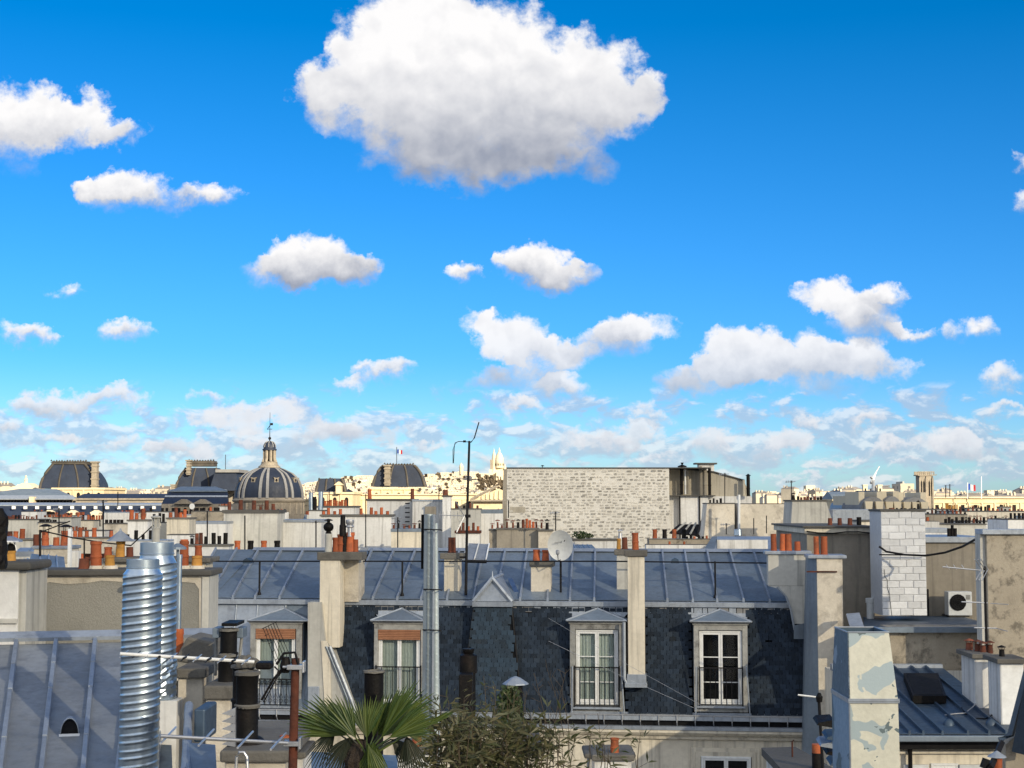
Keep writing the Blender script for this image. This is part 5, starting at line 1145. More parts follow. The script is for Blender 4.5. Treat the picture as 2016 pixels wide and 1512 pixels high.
# ------------------------------------------------------------------ masts and yagis close to the viewer
Y = 8.5
t = thing('rusty_mast', 'rusty aerial mast with clamps rising beside the palm', 'mast', P(574, 1560, Y))
b = MB(); b.tube([P(574, 1600, Y), P(582, 1296, Y)], .026, 12, r1=.022); b.build('pole', M['rust'], t, smooth=True)
for (x, y) in ((583, 1312), (576, 1462)):
    q_ = P(x, y, Y); b = MB(); b.box(q_.x - .045, q_.x + .045, Y - .05, Y + .03, q_.z - .014, q_.z + .012); b.tube([(q_.x + .05, Y - .03, q_.z), (q_.x - .07, Y - .03, q_.z)], .008, 6); b.box(q_.x + .038, q_.x + .05, Y - .05, Y + .03, q_.z - .03, q_.z + .03); b.build('clamp', M['alu'], t, bevel=.003)
q_ = P(578, 1300, Y); b = MB(); b.tube([(q_.x + .03, Y - .02, q_.z - .02), (q_.x + .01, Y - .02, q_.z + .045), (q_.x - .05, Y - .02, q_.z + .04), (q_.x - .09, Y - .02, q_.z - .02)], .008, 6); b.build('cable', M['blackmetal'], t)
t = thing('upper_yagi', 'long white yagi boom with short tilted rods, upper of the two', 'aerial', P(500, 1300, 8.3))
b = MB(); b.tube([P(236, 1287, 8.0), P(500, 1303, 8.3)], .009, 8); b.build('boom', M['paintw'], t)
for k in range(11):
    x = 244 + k * 24; y = 1287.5 + (x - 236) * .06; b = MB(); b.tube([P(x - 8, y + 6, 8.0), P(x + 9, y - 8, 8.5)], .003, 5); b.tube([P(x - 3, y + 1, 8.05), P(x + 3, y - 2, 8.15)], .006, 6); b.build('rod', M['soot'] if k % 2 else M['alu'], t)
b = MB(); q_ = P(520, 1310, 8.3); b.box(q_.x - .04, q_.x + .045, 8.25, 8.36, q_.z - .018, q_.z + .02); b.build('balun_box', M['soot'], t, bevel=.012)
b = MB(); b.tube([P(540, 1312, 8.3), P(548, 1320, 8.3), P(544, 1338, 8.3)], .005, 5); b.build('cable', M['blackmetal'], t)
t = thing('lower_yagi', 'long white yagi boom below the other, clamped to the rusty mast', 'aerial', P(450, 1456, 8.3))
b = MB(); b.tube([P(315, 1449, 8.0), P(566, 1463, 8.45)], .010, 8); b.build('boom', M['alu'], t)
for x, l in ((330, 30), (405, 22), (482, 26), (547, 24)):
    y = 1449 + (x - 315) * .055; b = MB(); b.tube([P(x - 14, y + 14, 7.9), P(x + 16, y - 18, 8.5)], .006, 6); b.build('rod', M['alu'], t)
q_ = P(478, 1478, 8.2); b = MB(); b.tube([P(464, 1520, 8.2), P(466, 1490, 8.2), P(471, 1481, 8.2), P(480, 1481, 8.2), P(486, 1490, 8.2), P(488, 1530, 8.2)], .008, 8); b.build('folded_dipole', M['alu'], t, smooth=True)
t = thing('grid_reflector', 'black wire grid reflector of an aerial tilted before the first dormer', 'aerial', P(545, 1300, 8.5))
b = MB()
for k in range(6): b.tube([P(518 + k * 5, 1236 - k * 2, 8.4), P(545 + k * 5.5, 1308 - k * 2.5, 8.5)], .0018, 5)
b.tube([P(516, 1238, 8.4), P(545, 1224, 8.4)], .002, 5)
for k in range(4): b.tube([P(521 + k * 6.5, 1252 + k * 16, 8.4), P(527 + k * 6.5, 1249 + k * 16, 8.4)], .002, 5)
b.build('wires', M['blackmetal'], t)
b = MB(); q_ = P(562, 1308, 8.5); b.lathe(q_.x, 8.5, [(.02, q_.z - .045), (.032, q_.z - .01), (.02, q_.z + .04)], 8); b.tube([P(556, 1316, 8.5), P(540, 1335, 8.5), P(515, 1378, 8.5)], .007, 6); b.tube([P(560, 1316, 8.5), P(545, 1335, 8.5), P(519, 1382, 8.5)], .004, 6); b.build('arm', M['soot'], t)

# ------------------------------------------------------------------ clad twin flue tower
Y = 27; t = thing('twin_flue_tower', 'tall grey twin spiral flues strapped together in front of the slate roof', 'flue', P(850, 1512, Y))
def pp(px, py): return P(px, py, Y)
def flu(pL, pR, pLb, pRb, yt, yb, name, m, dy=0, pit=15):
    c0, c1 = P((pL + pR) / 2, yt, Y + dy), P((pLb + pRb) / 2, yb, Y + dy); r0, r1 = (pR - pL) / 2 / FPX * Y, (pRb - pLb) / 2 / FPX * Y
    N = 20; H = c0.z - c1.z; pz_ = pit / FPX * Y; rows = int(H / pz_ * 8); V = []
    for i in range(rows + 1):
        f = i / rows; z = c1.z + H * f; cx = c1.x + (c0.x - c1.x) * f; r = r1 + (r0 - r1) * f
        for k in range(N):
            q = 2 * math.pi * k / N; ph = (z / pz_ + q / (2 * math.pi)) % 1; rr = r * (1 + (.07 if ph < .14 else 0) - (.05 if .14 <= ph < .26 else 0)); V.append((cx + rr * math.cos(q), Y + dy + rr * math.sin(q), z))
    b = MB(); b.add(V, [(i * N + k, i * N + (k + 1) % N, (i + 1) * N + (k + 1) % N, (i + 1) * N + k) for i in range(rows) for k in range(N)]); return b.build(name, M[m], t, smooth=True, fix=False)
m_ = weather('grey_green_sheath', (.46, .52, .54), (.38, .45, .48), rough=.5, metal=.3, big=1.5, streak=.3, sc=(.18, .22, .24), bump=.1)
M['sheath'] = m_
flu(839, 853, 836, 856, 1012, 1640, 'flue_sleeve', 'sheath', .0); flu(853, 862, 850, 868, 1030, 1640, 'flue_sleeve', 'sheath', .12)
for (xt, xb, w_, m__, yt_) in ((838, 832, 7, 'zinc', 1012), (855, 850, 5, 'zincl', 1012)):
    b = MB(); b.hexa([(P(xb - w_ / 2, 1640, Y - .15).x, Y - .16, P(xb, 1640, Y).z), (P(xb + w_ / 2, 1640, Y - .15).x, Y - .16, P(xb, 1640, Y).z), (P(xb + w_ / 2, 1640, Y).x, Y - .08, P(xb, 1640, Y).z), (P(xb - w_ / 2, 1640, Y).x, Y - .08, P(xb, 1640, Y).z),
        (P(xt - w_ / 2 + 1, yt_, Y - .15).x, Y - .16, P(xt, yt_, Y).z), (P(xt + w_ / 2 - 1, yt_, Y - .15).x, Y - .16, P(xt, yt_, Y).z), (P(xt + w_ / 2 - 1, yt_, Y).x, Y - .08, P(xt, yt_, Y).z), (P(xt - w_ / 2 + 1, yt_, Y).x, Y - .08, P(xt, yt_, Y).z)]); b.build('cover_strip', M[m__], t)
a = G.rect(836, 997, 858, 1014, Y); MB().box(a[0], a[1], Y - .02, Y + .2, a[2], a[3]).build('top_box', M['taupe'], t, bevel=.01)
a = G.rect(829, 1013, 837, 1120, Y + .2); MB().box(a[0], a[1], Y + .2, Y + .32, a[2], a[3]).build('dark_backboard', M['soot'], t)
for y_ in (1042, 1160, 1240): b = MB(); b.tube([P(834 - (y_ - 1042) * .01, y_, Y - .2), P(866, y_ + 1, Y - .2), P(870, y_ + 2, Y + .3)], .012, 6); b.build('strap', M['blackmetal'], t)
# wide dark pipe, cowled flue and mushroom cap
t = thing('dark_pipe', 'wide soot-black pipe stub standing behind the palm leaves', 'flue', P(735, 1440, 20)); blackpipe(t, 735, 40, 1720, 1322, 20, 1)
t = thing('cowled_flue', 'dark metal flue with a round-shouldered cowl before the slate gablet', 'flue', P(920, 1440, 18))
r_ = (P(920 + 16, 1310, 18).x - P(920, 1310, 18).x); zz = [P(920, y, 18).z for y in (1700, 1326, 1314, 1290, 1286, 1277)]
b = MB(); b.lathe(P(922, 1310, 18).x, 18, [(r_ * .95, zz[0]), (r_ * .9, zz[1]), (r_ * 1.08, zz[1] + .01), (r_ * 1.1, zz[2]), (r_ * 1.1, zz[3]), (r_ * .55, zz[3] + .02), (r_ * .6, zz[4]), (r_ * .78, zz[5] - .01), (r_ * .78, zz[5]), (r_ * .5, zz[5])], 18); b.build('cowl', M['soot'], t, smooth=True)
a = G.rect(903, 1328, 930, 1700, 17.6); MB().box(a[0], a[1], 17.6, 17.85, a[2], a[3]).build('board', M['soot'], t, bevel=.01)
t = thing('mushroom_vent', 'ivy-wrapped dark flue under a pointed pale zinc hat', 'flue', P(1015, 1440, 16))
q_ = P(1015, 1347, 16); b = MB(); b.lathe(q_.x, 16, [(.135, q_.z), (.13, q_.z + .012), (.05, q_.z + .065), (.012, q_.z + .08)], 8); b.build('hat', M['zincl'], t)
b = MB(); b.tube([P(1015, 1700, 16), P(1015, 1350, 16)], .075, 12); b.build('tube', M['soot'], t, smooth=True)
a = G.rect(1000, 1410, 1068, 1470, 16.2); 
t = thing('dark_cap_slab', 'dark chimney cap slab half hidden by the bamboo', 'chimney', P(1030, 1470, 15.5))
b = MB(); q4 = [P(985, 1466, 15), P(1066, 1466, 15), P(1058, 1424, 16.6), P(1000, 1424, 16.6)]; zc = q4[0].z; q4 = [onz(985, 1466, zc), onz(1068, 1466, zc), onz(1056, 1424, zc), onz(1004, 1424, zc)]
b.hexa([p - Vector((0, 0, .08)) for p in q4] + q4); b.build('cap', M['coping'], t)
b = MB(); s_ = sum(q4, Vector()) / 4; q5 = [s_ + (p - s_) * .88 for p in q4]; b.hexa([p - Vector((0, 0, 2.5)) for p in q5] + [p - Vector((0, 0, .08)) for p in q5]); b.build('shaft', M['oldcream'], t)
# low walls under the palm and bamboo
t, a = slabstack('pale low stack in front of the cream facade behind the bamboo', (1150, 1484, 1252, 1494), (1160, 1494, 1245, 1700), 17, .6, col='grey')
t = thing('roof_light_sheet', 'bluish zinc sheets low behind the palm trunk', 'roof', P(680, 1512, 16)); q4 = [P(572, 1530, 14), P(880, 1530, 14), P(850, 1490, 17), P(572, 1478, 17)]; MB().slab(*q4, .05).build('zinc_sheet', M['zinc'], t)
# slanting wires across the slates
for k, (x0, y0_, x1, y1_) in enumerate(((1080, 1217, 1380, 1388), (1080, 1262, 1380, 1400))):
    o = MB().tube([P(x0, y0_, 30), P((x0 + x1) / 2, (y0_ + y1_) / 2 + 3, 30), P(x1, y1_, 30)], .003, 4).build('wire', M['alu'], loc=P(x0, y0_, 30)); tag(o, ('upper' if k == 0 else 'lower') + ' thin wire slanting across the slates and dormer window', 'wire')
# ------------------------------------------------------------------ middle distance: gable walls and chimney stacks
S_ = stack
def zroof(label, q, m='zinc', seams=0, name='zinc_roof', t=.12):
    """a distant sloping zinc sheet given by four (px, py, Y)"""
    p = [P(*c) for c in q]; T = thing(name, label, 'roof', p[0])
    MB().slab(*p, t).build('zinc_sheet', M[m], T)
    for k in range(1, seams):
        f = k / seams; a = p[0].lerp(p[1], f); c = p[3].lerp(p[2], f); MB().tube([a + Vector((0, 0, .01)), c + Vector((0, 0, .01))], .018, 4).build('batten', M['seam'], T)
    return T
# centre
S_('broad pale blank gable wall below the ribbed dome', 440, 546, 1004, 1100, 76, 'grey', 2.5, 6, 3, [(452, 988, 8, 'd'), (474, 984, 9, 'd'), (500, 985, 9, 'd'), (513, 994, 8, 'w'), (525, 985, 9, 'd'), (538, 992, 8, 't')], yb=1200)
S_('lower pale blank wall with a zinc coping right of the broad gable', 546, 632, 1023, 1100, 78, 'white', 2.5, 5, 2, [], 'zincl', name='gable_wall', cat='wall')
S_('white wall carrying eight small red pots, right of the ribbed dome', 632, 770, 1013, 1100, 86, 'white', 2.0, 4, 3, [(637, 1006, 7, 't'), (647, 1000, 7, 't'), (659, 1006, 7, 't'), (670, 1002, 7, 't'), (711, 1001, 7, 't'), (731, 999, 7, 't'), (740, 1006, 7, 't'), (751, 999, 7, 't'), (763, 1006, 7, 't')], 'cap')
S_('grey-white block behind the eight red pots', 616, 700, 996, 1040, 105, 'white', 3, 3, 2, row(640, 680, 8, 984, 6, 'tt', 3) + [(620, 990, 6, 'w')], 'coping')
S_('tall silver flues clustered on a white wall beside the ribbed dome', 608, 640, 1004, 1060, 98, 'white', 2, 2, 1, [(613, 970, 8, 'z'), (620, 978, 7, 'k'), (631, 968, 9, 'z')], 'coping')
S_('wide white house gable with iron rungs and a dark ridge, mid picture', 722, 812, 982, 1065, 108, 'white', 6, 4, 2, [(728, 963, 8, 't'), (812, 962, 8, 'd')], 'coping')
S_('tall white gable continuing right of the rungs', 812, 872, 983, 1080, 106, 'white', 6, 4, 1, [], 'zincl')
S_('narrow white stack topped by one fat dark red pot', 871, 887, 975, 1090, 104, 'white', 2, 3, 2, [(877, 964, 12, 'd')], 'coping')
b = MB()
for k in range(7):
    y = 991 + k * 9; b = MB(); b.tube([P(798, y, 107.6), P(798, y, 107.3), P(806, y, 107.3), P(806, y, 107.6)], .04, 4); o = b.build('iron_rung', M['blackmetal'], loc=P(802, y, 107.4)); tag(o, ('topmost', 'second highest', 'third highest', 'middle', 'third lowest', 'second lowest', 'lowest')[k] + ' iron rung in the ladder column on the white gable', 'rung', 'iron rungs on the white gable')
S_('beige wall with capped little pots below the rungs', 770, 832, 1041, 1100, 82, 'cream', 1.5, 6, 1, [(775, 1030, 7, 'w'), (784, 1024, 5, 'K'), (796, 1032, 6, 'w'), (806, 1034, 5, 'd'), (816, 1030, 7, 'w'), (826, 1024, 5, 'K')], 'zinc')
S_('white stack with five red pots beside the aerial mast', 898, 944, 1045, 1105, 82, 'white', 1.4, 5, 3, [(905, 1036, 6, 't'), (912, 1029, 6, 't'), (922, 1036, 6, 't'), (932, 1029, 6, 't'), (941, 1036, 6, 't')], 'rust')
S_('grey wall behind the five red pots', 888, 946, 1001, 1080, 97, 'grey', 3, 2, 1, [(899, 990, 5, 'd'), (914, 995, 5, 'k'), (926, 990, 5, 'd'), (940, 995, 5, 'd')], 'coping')
S_('white wall beside the rubble stone gable, left of it', 944, 990, 1003, 1085, 99, 'white', 3, 8, 0, [], 'zinc')
S_('brown rendered wall crowded with capped pots in front of the rubble gable', 978, 1060, 1040, 1105, 72, 'taupe', 1.6, 3, 2,
   [(969, 1030, 6, 'w'), (980, 1023, 6, 'w'), (988, 1031, 6, 'w'), (998, 1022, 6, 'w'), (1010, 1024, 6, 'w'), (1020, 1022, 6, 'K'), (1030, 1023, 7, 'd'), (1037, 1021, 6, 't'), (1043, 1024, 6, 't'), (1050, 1027, 6, 't'), (1056, 1022, 6, 'w'), (1066, 1024, 6, 'w')], 'cap')
S_('patched white end of the brown pot-crowded wall', 1060, 1088, 1043, 1105, 71.5, 'oldcream', 1.4, 3, 2, [(1077, 1022, 7, 'K')], 'cap')
S_('rubble-patched stub left of the brown wall', 963, 978, 1042, 1105, 72.3, 'mottled', 1.4, 3, 1, [], 'cap')
# rubble stone gable: mortar wall, 300 nearest stones as parts and the rest joined
Y = 112
t = thing('rubble_gable', 'huge rubble stone gable wall with pale lime mortar, centre right', 'wall', P(1155, 1075, Y))
a = G.rect(998, 922, 1318, 1110, Y); MB().box(a[0], a[1], Y, Y + 9, a[2] - 6, a[3]).build('wall', M['stonewall'], t)
MB().box(a[0] - .05, a[1] + 3.0, Y - .12, Y + 9, a[3], a[3] + .07).build('coping', M['coping'], t)
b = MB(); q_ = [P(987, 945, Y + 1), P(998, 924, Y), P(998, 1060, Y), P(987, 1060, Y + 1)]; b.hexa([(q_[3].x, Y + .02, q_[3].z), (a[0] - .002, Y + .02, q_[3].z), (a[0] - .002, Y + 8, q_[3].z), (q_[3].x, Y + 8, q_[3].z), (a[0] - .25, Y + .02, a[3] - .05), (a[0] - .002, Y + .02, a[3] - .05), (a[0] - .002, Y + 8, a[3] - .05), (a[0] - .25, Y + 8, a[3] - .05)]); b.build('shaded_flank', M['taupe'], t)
st = []
z = a[2] - .1
while z < a[3] - .12:
    h = rnd.uniform(.11, .17); u = a[0] + rnd.uniform(0, .3)
    while u < a[1] - .2:
        wd = rnd.uniform(.15, .36)
        dz_ = rnd.uniform(-.03, .03); hh = h * rnd.uniform(.6, 1.0)
        if rnd.random() < .9: st.append((u, u + wd, z + dz_, z + dz_ + hh))
        u += wd + rnd.uniform(.05, .2)
    z += h + rnd.uniform(.05, .08)
def stone(b, s):
    u0, u1, z0, z1 = s; m = rnd.uniform(.2, .42) * (z1 - z0); d = rnd.uniform(.01, .05); c = [(u0 + m * rnd.random(), z0), (u1 - m * rnd.random(), z0 + rnd.uniform(-.01, .02)), (u1, z0 + m), (u1 - .01, z1 - m * rnd.random()), (u1 - m, z1), (u0 + m, z1 + rnd.uniform(-.02, .01)), (u0, z1 - m), (u0, z0 + m)]
    b.prism(c, Y - d, Y + .01)
st = [s for s in st if not (P(1004, 1010, Y).x < s[0] < P(1034, 1010, Y).x and P(1, 1006, Y).z < s[2] < P(1, 998, Y).z)]
st.sort(key=lambda s: -(s[1] - s[0]) * (s[3] - s[2]))
for s in st[:300]: b = MB(); stone(b, s); b.build('stone', M['rubble'], t, fix=False)
b = MB()
for s in st[300:]: stone(b, s)
o = b.build('small_stones', M['rubble'], t, fix=False); o['kind'] = 'stuff'
c_ = G.rect(1004, 998, 1034, 1009, Y - .03); MB().box(c_[0], c_[1], Y - .03, Y + .01, c_[2], c_[3]).build('render_patch', M['beige'], t)
b = MB(); q_ = P(1068, 921, Y + 1); b.tube([q_, q_ + Vector((0, 0, .15))], .03, 5); b.lathe(q_.x, Y + 1, [(.14, q_.z + .12), (.13, q_.z + .15), (.02, q_.z + .2)], 8); b.build('ridge_cowl', M['soot'], t)
# grey-brown wall with flue pipes, right of the rubble
t = thing('sloping_grey_wall', 'grey-brown gable sloping down to the right with tall flue pipes', 'wall', P(1395, 1060, 114))
Y = 114
b = MB(); q_ = [P(x, y, Y) for x, y in ((1318, 1100), (1478, 1100), (1478, 976), (1464, 946), (1405, 930), (1365, 926), (1318, 923))]; b.prism([(p.x, p.z) for p in q_], Y, Y + 6); b.build('wall', M['beige'], t)
b = MB(); b.tube([P(1318, 922, Y - .1), P(1365, 925, Y - .1), P(1405, 929, Y - .1), P(1466, 946, Y - .1)], .06, 4); b.build('coping', M['coping'], t)
c_ = G.rect(1318, 977, 1480, 1060, Y - .2); MB().box(c_[0], c_[1], Y - .2, Y, c_[2] - 2, c_[3]).build('lower_render', M['white'], t)
c_ = G.rect(1340, 976, 1480, 1060, Y - .6); MB().box(c_[0], c_[1] - 3.2, Y - .6, Y - .2, c_[2] - 2, c_[3]).build('chimney_breast', M['white'], t)
for (x, y0_, y1_, w_, m__) in ((1342, 920, 974, 6, 'soot'), (1349, 924, 973, 4, 'paintw'), (1354, 926, 973, 5, 'taupe'), (1380, 918, 975, 6, 'taupe'), (1388, 920, 975, 7, 'taupe'), (1397, 922, 975, 6, 'soot'), (1464, 945, 977, 5, 'beige'), (1473, 936, 977, 7, 'soot')):
    b = MB(); r_ = w_ / 2 / FPX * Y; zA, zB = P(x, y1_, Y - .7).z, P(x, y0_, Y - .7).z; b.lathe(P(x, 950, Y - .7).x, Y - .7, [(r_, zA), (r_, zA + (zB - zA) * .35), (r_ * 1.2, zA + (zB - zA) * .36), (r_ * 1.2, zA + (zB - zA) * .38), (r_, zA + (zB - zA) * .39), (r_, zB), (r_ * .8, zB)], 10); b.build('flue_pipe', M[m__], t, smooth=True)
c_ = G.rect(1376, 914, 1406, 931, Y + 1); MB().box(c_[0], c_[1], Y + 1, Y + 2, c_[2], c_[3]).build('stack_head', M['white'], t)
c_ = G.rect(1369, 911, 1412, 914, Y + .8); MB().box(c_[0], c_[1], Y + .8, Y + 2.2, c_[2], c_[3]).build('stack_cap', M['coping'], t)
b = MB(); b.lathe(P(1343, 918, Y - .5).x, Y - .5, [(.34, P(1, 920, Y).z), (.33, P(1, 918, Y).z), (.05, P(1, 915, Y).z), (.12, P(1, 911, Y).z)], 8); b.lathe(P(1473, 935, Y - .7).x, Y - .7, [(.22, P(1, 937, Y).z), (.02, P(1, 933, Y).z)], 8); b.build('cowl', M['soot'], t)
b = MB(); b.box(c_[0] - 2.2, P(1405, 930, Y).x, Y - .9, Y - .2, P(1, 977, Y).z, P(1, 975, Y).z); b.build('ledge', M['coping'], t)
for x in (1339, 1378): MB().box(P(x, 1020, Y - .8).x - .05, P(x, 1020, Y - .8).x + .05, Y - .72, Y - .6, P(1, 1060, Y).z, P(1, 977, Y).z).build('drain_line', M['blackmetal'], t)
# broken skylight frame
t = thing('collapsed_glasshouse', 'dark broken glazed lean-to frame at the foot of the rubble gable', 'lean-to', P(1350, 1056, 104))
b = MB(); q_ = [P(1318, 1048, 103), P(1384, 1054, 103), P(1380, 1032, 105), P(1336, 1032, 105)]; b.slab(*q_, .1); b.build('sheet', M['dark'], t)
for f in (.15, .4, .62, .9): b = MB(); b.tube([q_[0].lerp(q_[1], f) + Vector((0, -.1, .05)), q_[3].lerp(q_[2], min(1, f + .15)) + Vector((0, -.1, .1))], .08, 4); b.build('bar', M['frame'], t)
b = MB(); b.tube([P(1372, 1056, 103), P(1383, 1022, 104), P(1392, 992, 104)], .09, 4); b.build('drainpipe', M['blackmetal'], t)
S_('stained cream wall with slanting left edge and four tiny pots', 1386, 1446, 990, 1075, 90, 'oldcream', 2, 2, 1, [(1398, 984, 4, 'k'), (1405, 981, 4, 'k'), (1412, 984, 4, 'k'), (1419, 981, 5, 'k')], 'coping', slope=(6, 0))
S_('stained cream wall right of the thin white pipe', 1456, 1560, 991, 1075, 90.5, 'oldcream', 2, 1.5, 0, [], 'coping')
S_('recessed dark strip wall carrying the thin white pipe', 1444, 1460, 992, 1060, 92, 'taupe', 1, 1, 0, [], 'coping')
o = MB().tube([P(1455, 1050, 88), P(1455, 974, 88)], .075, 8).build('standpipe', M['paintw'], loc=P(1455, 1050, 88)); tag(o, 'tall thin white standpipe in front of the stained cream walls', 'pipe')
t = thing('green_vent_drum', 'small green-grey vent drum at the foot of the white standpipe', 'vent', P(1453, 1054, 86)); q_ = P(1453, 1054, 86); b = MB(); b.lathe(q_.x, 86, [(.22, q_.z), (.20, q_.z + .33), (.17, q_.z + .35)], 12); b.build('drum', M['galv'], t)
S_('grey patched wall with leaning right edge and a row of black pots', 1556, 1646, 984, 1070, 84, 'grey', 2.5, 3, 2, row(1572, 1616, 8, 977, 6, 'kkd', 2) + [(1562, 970, 7, 'K')], 'coping', slope=(4, 20))
zroof('long zinc roof ledge with a draped sheet, below the stained cream walls', [(1398, 1089, 58), (1560, 1089, 58), (1560, 1056, 64), (1404, 1056, 64)], 'zincl')
S_('white sheeted shed wall under the zinc ledge', 1412, 1512, 1062, 1100, 57.5, 'white', .5, 1, 0, [], 'zincl', name='shed_wall', cat='wall')
o = MB().slab(P(1380, 1092, 56), P(1404, 1092, 56), P(1412, 1056, 58), (P(1402, 1056, 58)), .05).build('zinc_flap', M['zinc']); tag(o, 'slanting zinc cheek at the left of the white sheeted shed', 'roof')
S_('long low white parapet with plants, left part', 1122, 1216, 1061, 1100, 66, 'white', 1, 4, 1, [(1221, 1042, 8, 'G')], 'coping', name='parapet', cat='wall')
S_('low white parapet with thin red pots behind the zinc ridge', 1272, 1400, 1072, 1105, 62, 'white', .6, 1, 0, [(1283, 1072, 6, 't'), (1318, 1066, 5, 't'), (1334, 1072, 5, 'd'), (1347, 1066, 5, 't'), (1362, 1074, 6, 'd')], 'coping', name='parapet', cat='wall')
S_('stony parapet with climbing debris and red pots, right of the parapet', 1278, 1400, 1061, 1075, 68, 'mottled', 1, 1, 1, row(1352, 1392, 6, 1052, 6, 'dtk', 4), 'cap', name='parapet', cat='wall')
zroof('small blue zinc hipped roof behind the satellite dish', [(1126, 1083, 56), (1176, 1083, 56), (1165, 1072, 60), (1120, 1072, 60)], 'zinc', 5)
# shrubs on the parapet
def bush(name, label, px, py, Y, rx, rz, n, leaf, m, cat='shrub', stem=True):
    c = P(px, py, Y); t = thing(name, label, cat, c - Vector((0, 0, rz))); b = MB()
    for k in range(n):
        r = rnd.random() ** .5; q = rnd.uniform(0, 6.28); p = c + Vector((rx * r * math.cos(q) * rnd.uniform(.6, 1.1), rx * .6 * rnd.uniform(-1, 1), rz * r * math.sin(q)))
        d = Vector((rnd.uniform(-1, 1), rnd.uniform(-1, 1), rnd.uniform(-.4, 1))).normalized() * leaf; e = d.cross(Vector((rnd.uniform(-1, 1), rnd.uniform(-1, 1), rnd.uniform(-1, 1)))).normalized() * leaf * .35
        b.quad(p - d * .5, p + e, p + d * .5, p - e)
    o = b.build('foliage', M[m], t, fix=False); o['kind'] = 'stuff'
    if stem: b = MB(); [b.tube([c - Vector((0, 0, rz)), c + Vector((rnd.uniform(-rx, rx) * .7, 0, rnd.uniform(0, rz)))], leaf * .08, 4) for _ in range(5)]; b.build('branches', M['stem'], t)
    return t
bush('parapet_shrub', 'dark rounded shrub on the white parapet under the rubble gable', 1142, 1053, 65, .35, .17, 240, .10, 'ivy')
bush('parapet_shrub', 'smaller trailing dark shrub right of the rounded one on the parapet', 1160, 1055, 65, .2, .1, 90, .09, 'ivy')

# left middle distance
S_('large blank pale wall with leaning zinc coping left of the broad gable', 372, 444, 1027, 1100, 74, 'white', 2, 5, 0, [], 'zincl')
S_('rough low grey wall behind that zinc coping', 376, 440, 1006, 1050, 84, 'mottled', 2, 2, 0, [(385, 1000, 5, 'k'), (396, 1000, 5, 'k'), (402, 999, 5, 'k'), (415, 998, 5, 't'), (424, 999, 6, 'k'), (430, 999, 5, 'k')], 'coping')
S_('cream square stack with red pots and a small round dish', 328, 372, 1019, 1060, 70, 'cream', 1.5, 3, 2, [(336, 1009, 8, 't'), (347, 999, 7, 't'), (356, 1009, 7, 't'), (364, 1003, 7, 't')], 'cap')
S_('lower cream wall under the square stack', 328, 374, 1052, 1095, 66, 'white', 1, 2, 0, [], 'coping')
S_('white stack with slim dark flues against it, left of the green-grey cowl', 251, 290, 1023, 1095, 68, 'white', 1.5, 3, 2, [(259, 1004, 9, 't'), (269, 1010, 7, 't'), (282, 1001, 8, 't')], 'cap')
S_('pale wall with slim dark flues before it', 290, 328, 1028, 1095, 72, 'cream', 1.5, 2, 0, [(303, 1012, 5, 'k'), (315, 1010, 5, 'k'), (322, 1011, 5, 'k')], 'coping')
S_('white wall with five short black flues on its ledge', 205, 252, 1030, 1095, 76, 'oldcream', 1.5, 2, 1, [(210, 1023, 6, 'k'), (218, 1023, 6, 'k'), (226, 1023, 6, 'k'), (233, 1023, 6, 'k'), (240, 1023, 6, 'k')], 'coping')
S_('plain white upper wall behind the five black flues', 205, 256, 1008, 1045, 88, 'white', 2, 2, 0, [], 'zincl')
S_('plain white wall topped by small dark flues behind the square stack', 288, 330, 1007, 1045, 90, 'white', 2, 2, 0, [(297, 1000, 5, 'k'), (320, 1000, 5, 'k')], 'coping')
S_('pale wall with a long line of tiny red pots, far left', 102, 140, 1018, 1090, 92, 'grey', 2, 2, 1, row(90, 140, 11, 1013, 5, 't', 2), 'cap')
S_('pale wall with a comb of tiny black pots, far left', 75, 112, 1028, 1090, 88, 'cream', 2, 2, 1, row(78, 109, 8, 1023, 4, 'k', 1), 'coping')
S_('stubby white twin stacks at the far left', 42, 73, 1007, 1035, 100, 'white', 2, 1, 0, [], 'coping')
S_('grey low wall with clutter of dark cowls, far left', 10, 78, 1022, 1090, 94, 'grey', 2, 2, 1, row(16, 72, 12, 1014, 4, 'kwd', 3), 'coping')
S_('white wall in front of the yellow arched roof', 140, 206, 1044, 1090, 70, 'white', 1.5, 2, 0, row(145, 170, 5, 1036, 5, 'd', 2), 'coping')
S_('grey stack with four red pots right of the white post', 140, 228, 1058, 1090, 46, 'oldcream', 1, 2, 2, [(148, 1045, 8, 't'), (158, 1039, 9, 't'), (171, 1045, 8, 't'), (186, 1039, 9, 't'), (219, 1045, 8, 't')], 'cap')
S_('white shoulder wall by the spiral duct', 228, 330, 1063, 1130, 44, 'white', .8, 3, 0, [(252, 1052, 6, 'k'), (268, 1044, 7, 'k'), (282, 1052, 6, 'k'), (296, 1044, 5, 'k')], 'zincl')
S_('white wall below the dark flue shelf', 372, 450, 1072, 1100, 52, 'white', .8, 4, 2, [(378, 1054, 7, 'K'), (388, 1050, 8, 'd'), (396, 1049, 8, 'd'), (405, 1056, 6, 'k'), (421, 1049, 8, 'k'), (432, 1055, 7, 'k'), (444, 1049, 8, 'k')], 'cap')
S_('grey stack with three tall red pots behind the yellow pot', 30, 70, 1061, 1110, 40, 'grey', 1, 3, 3, [(20, 1046, 11, 'd'), (31, 1046, 10, 't'), (44, 1041, 11, 't')], 'cap')
S_('zinc-capped stack with three big red pots, left', 66, 136, 1075, 1110, 34, 'oldcream', .8, 6, 3, [(72, 1052, 13, 'd'), (90, 1046, 14, 't'), (111, 1058, 13, 't'), (127, 1045, 14, 't')], 'zincl')
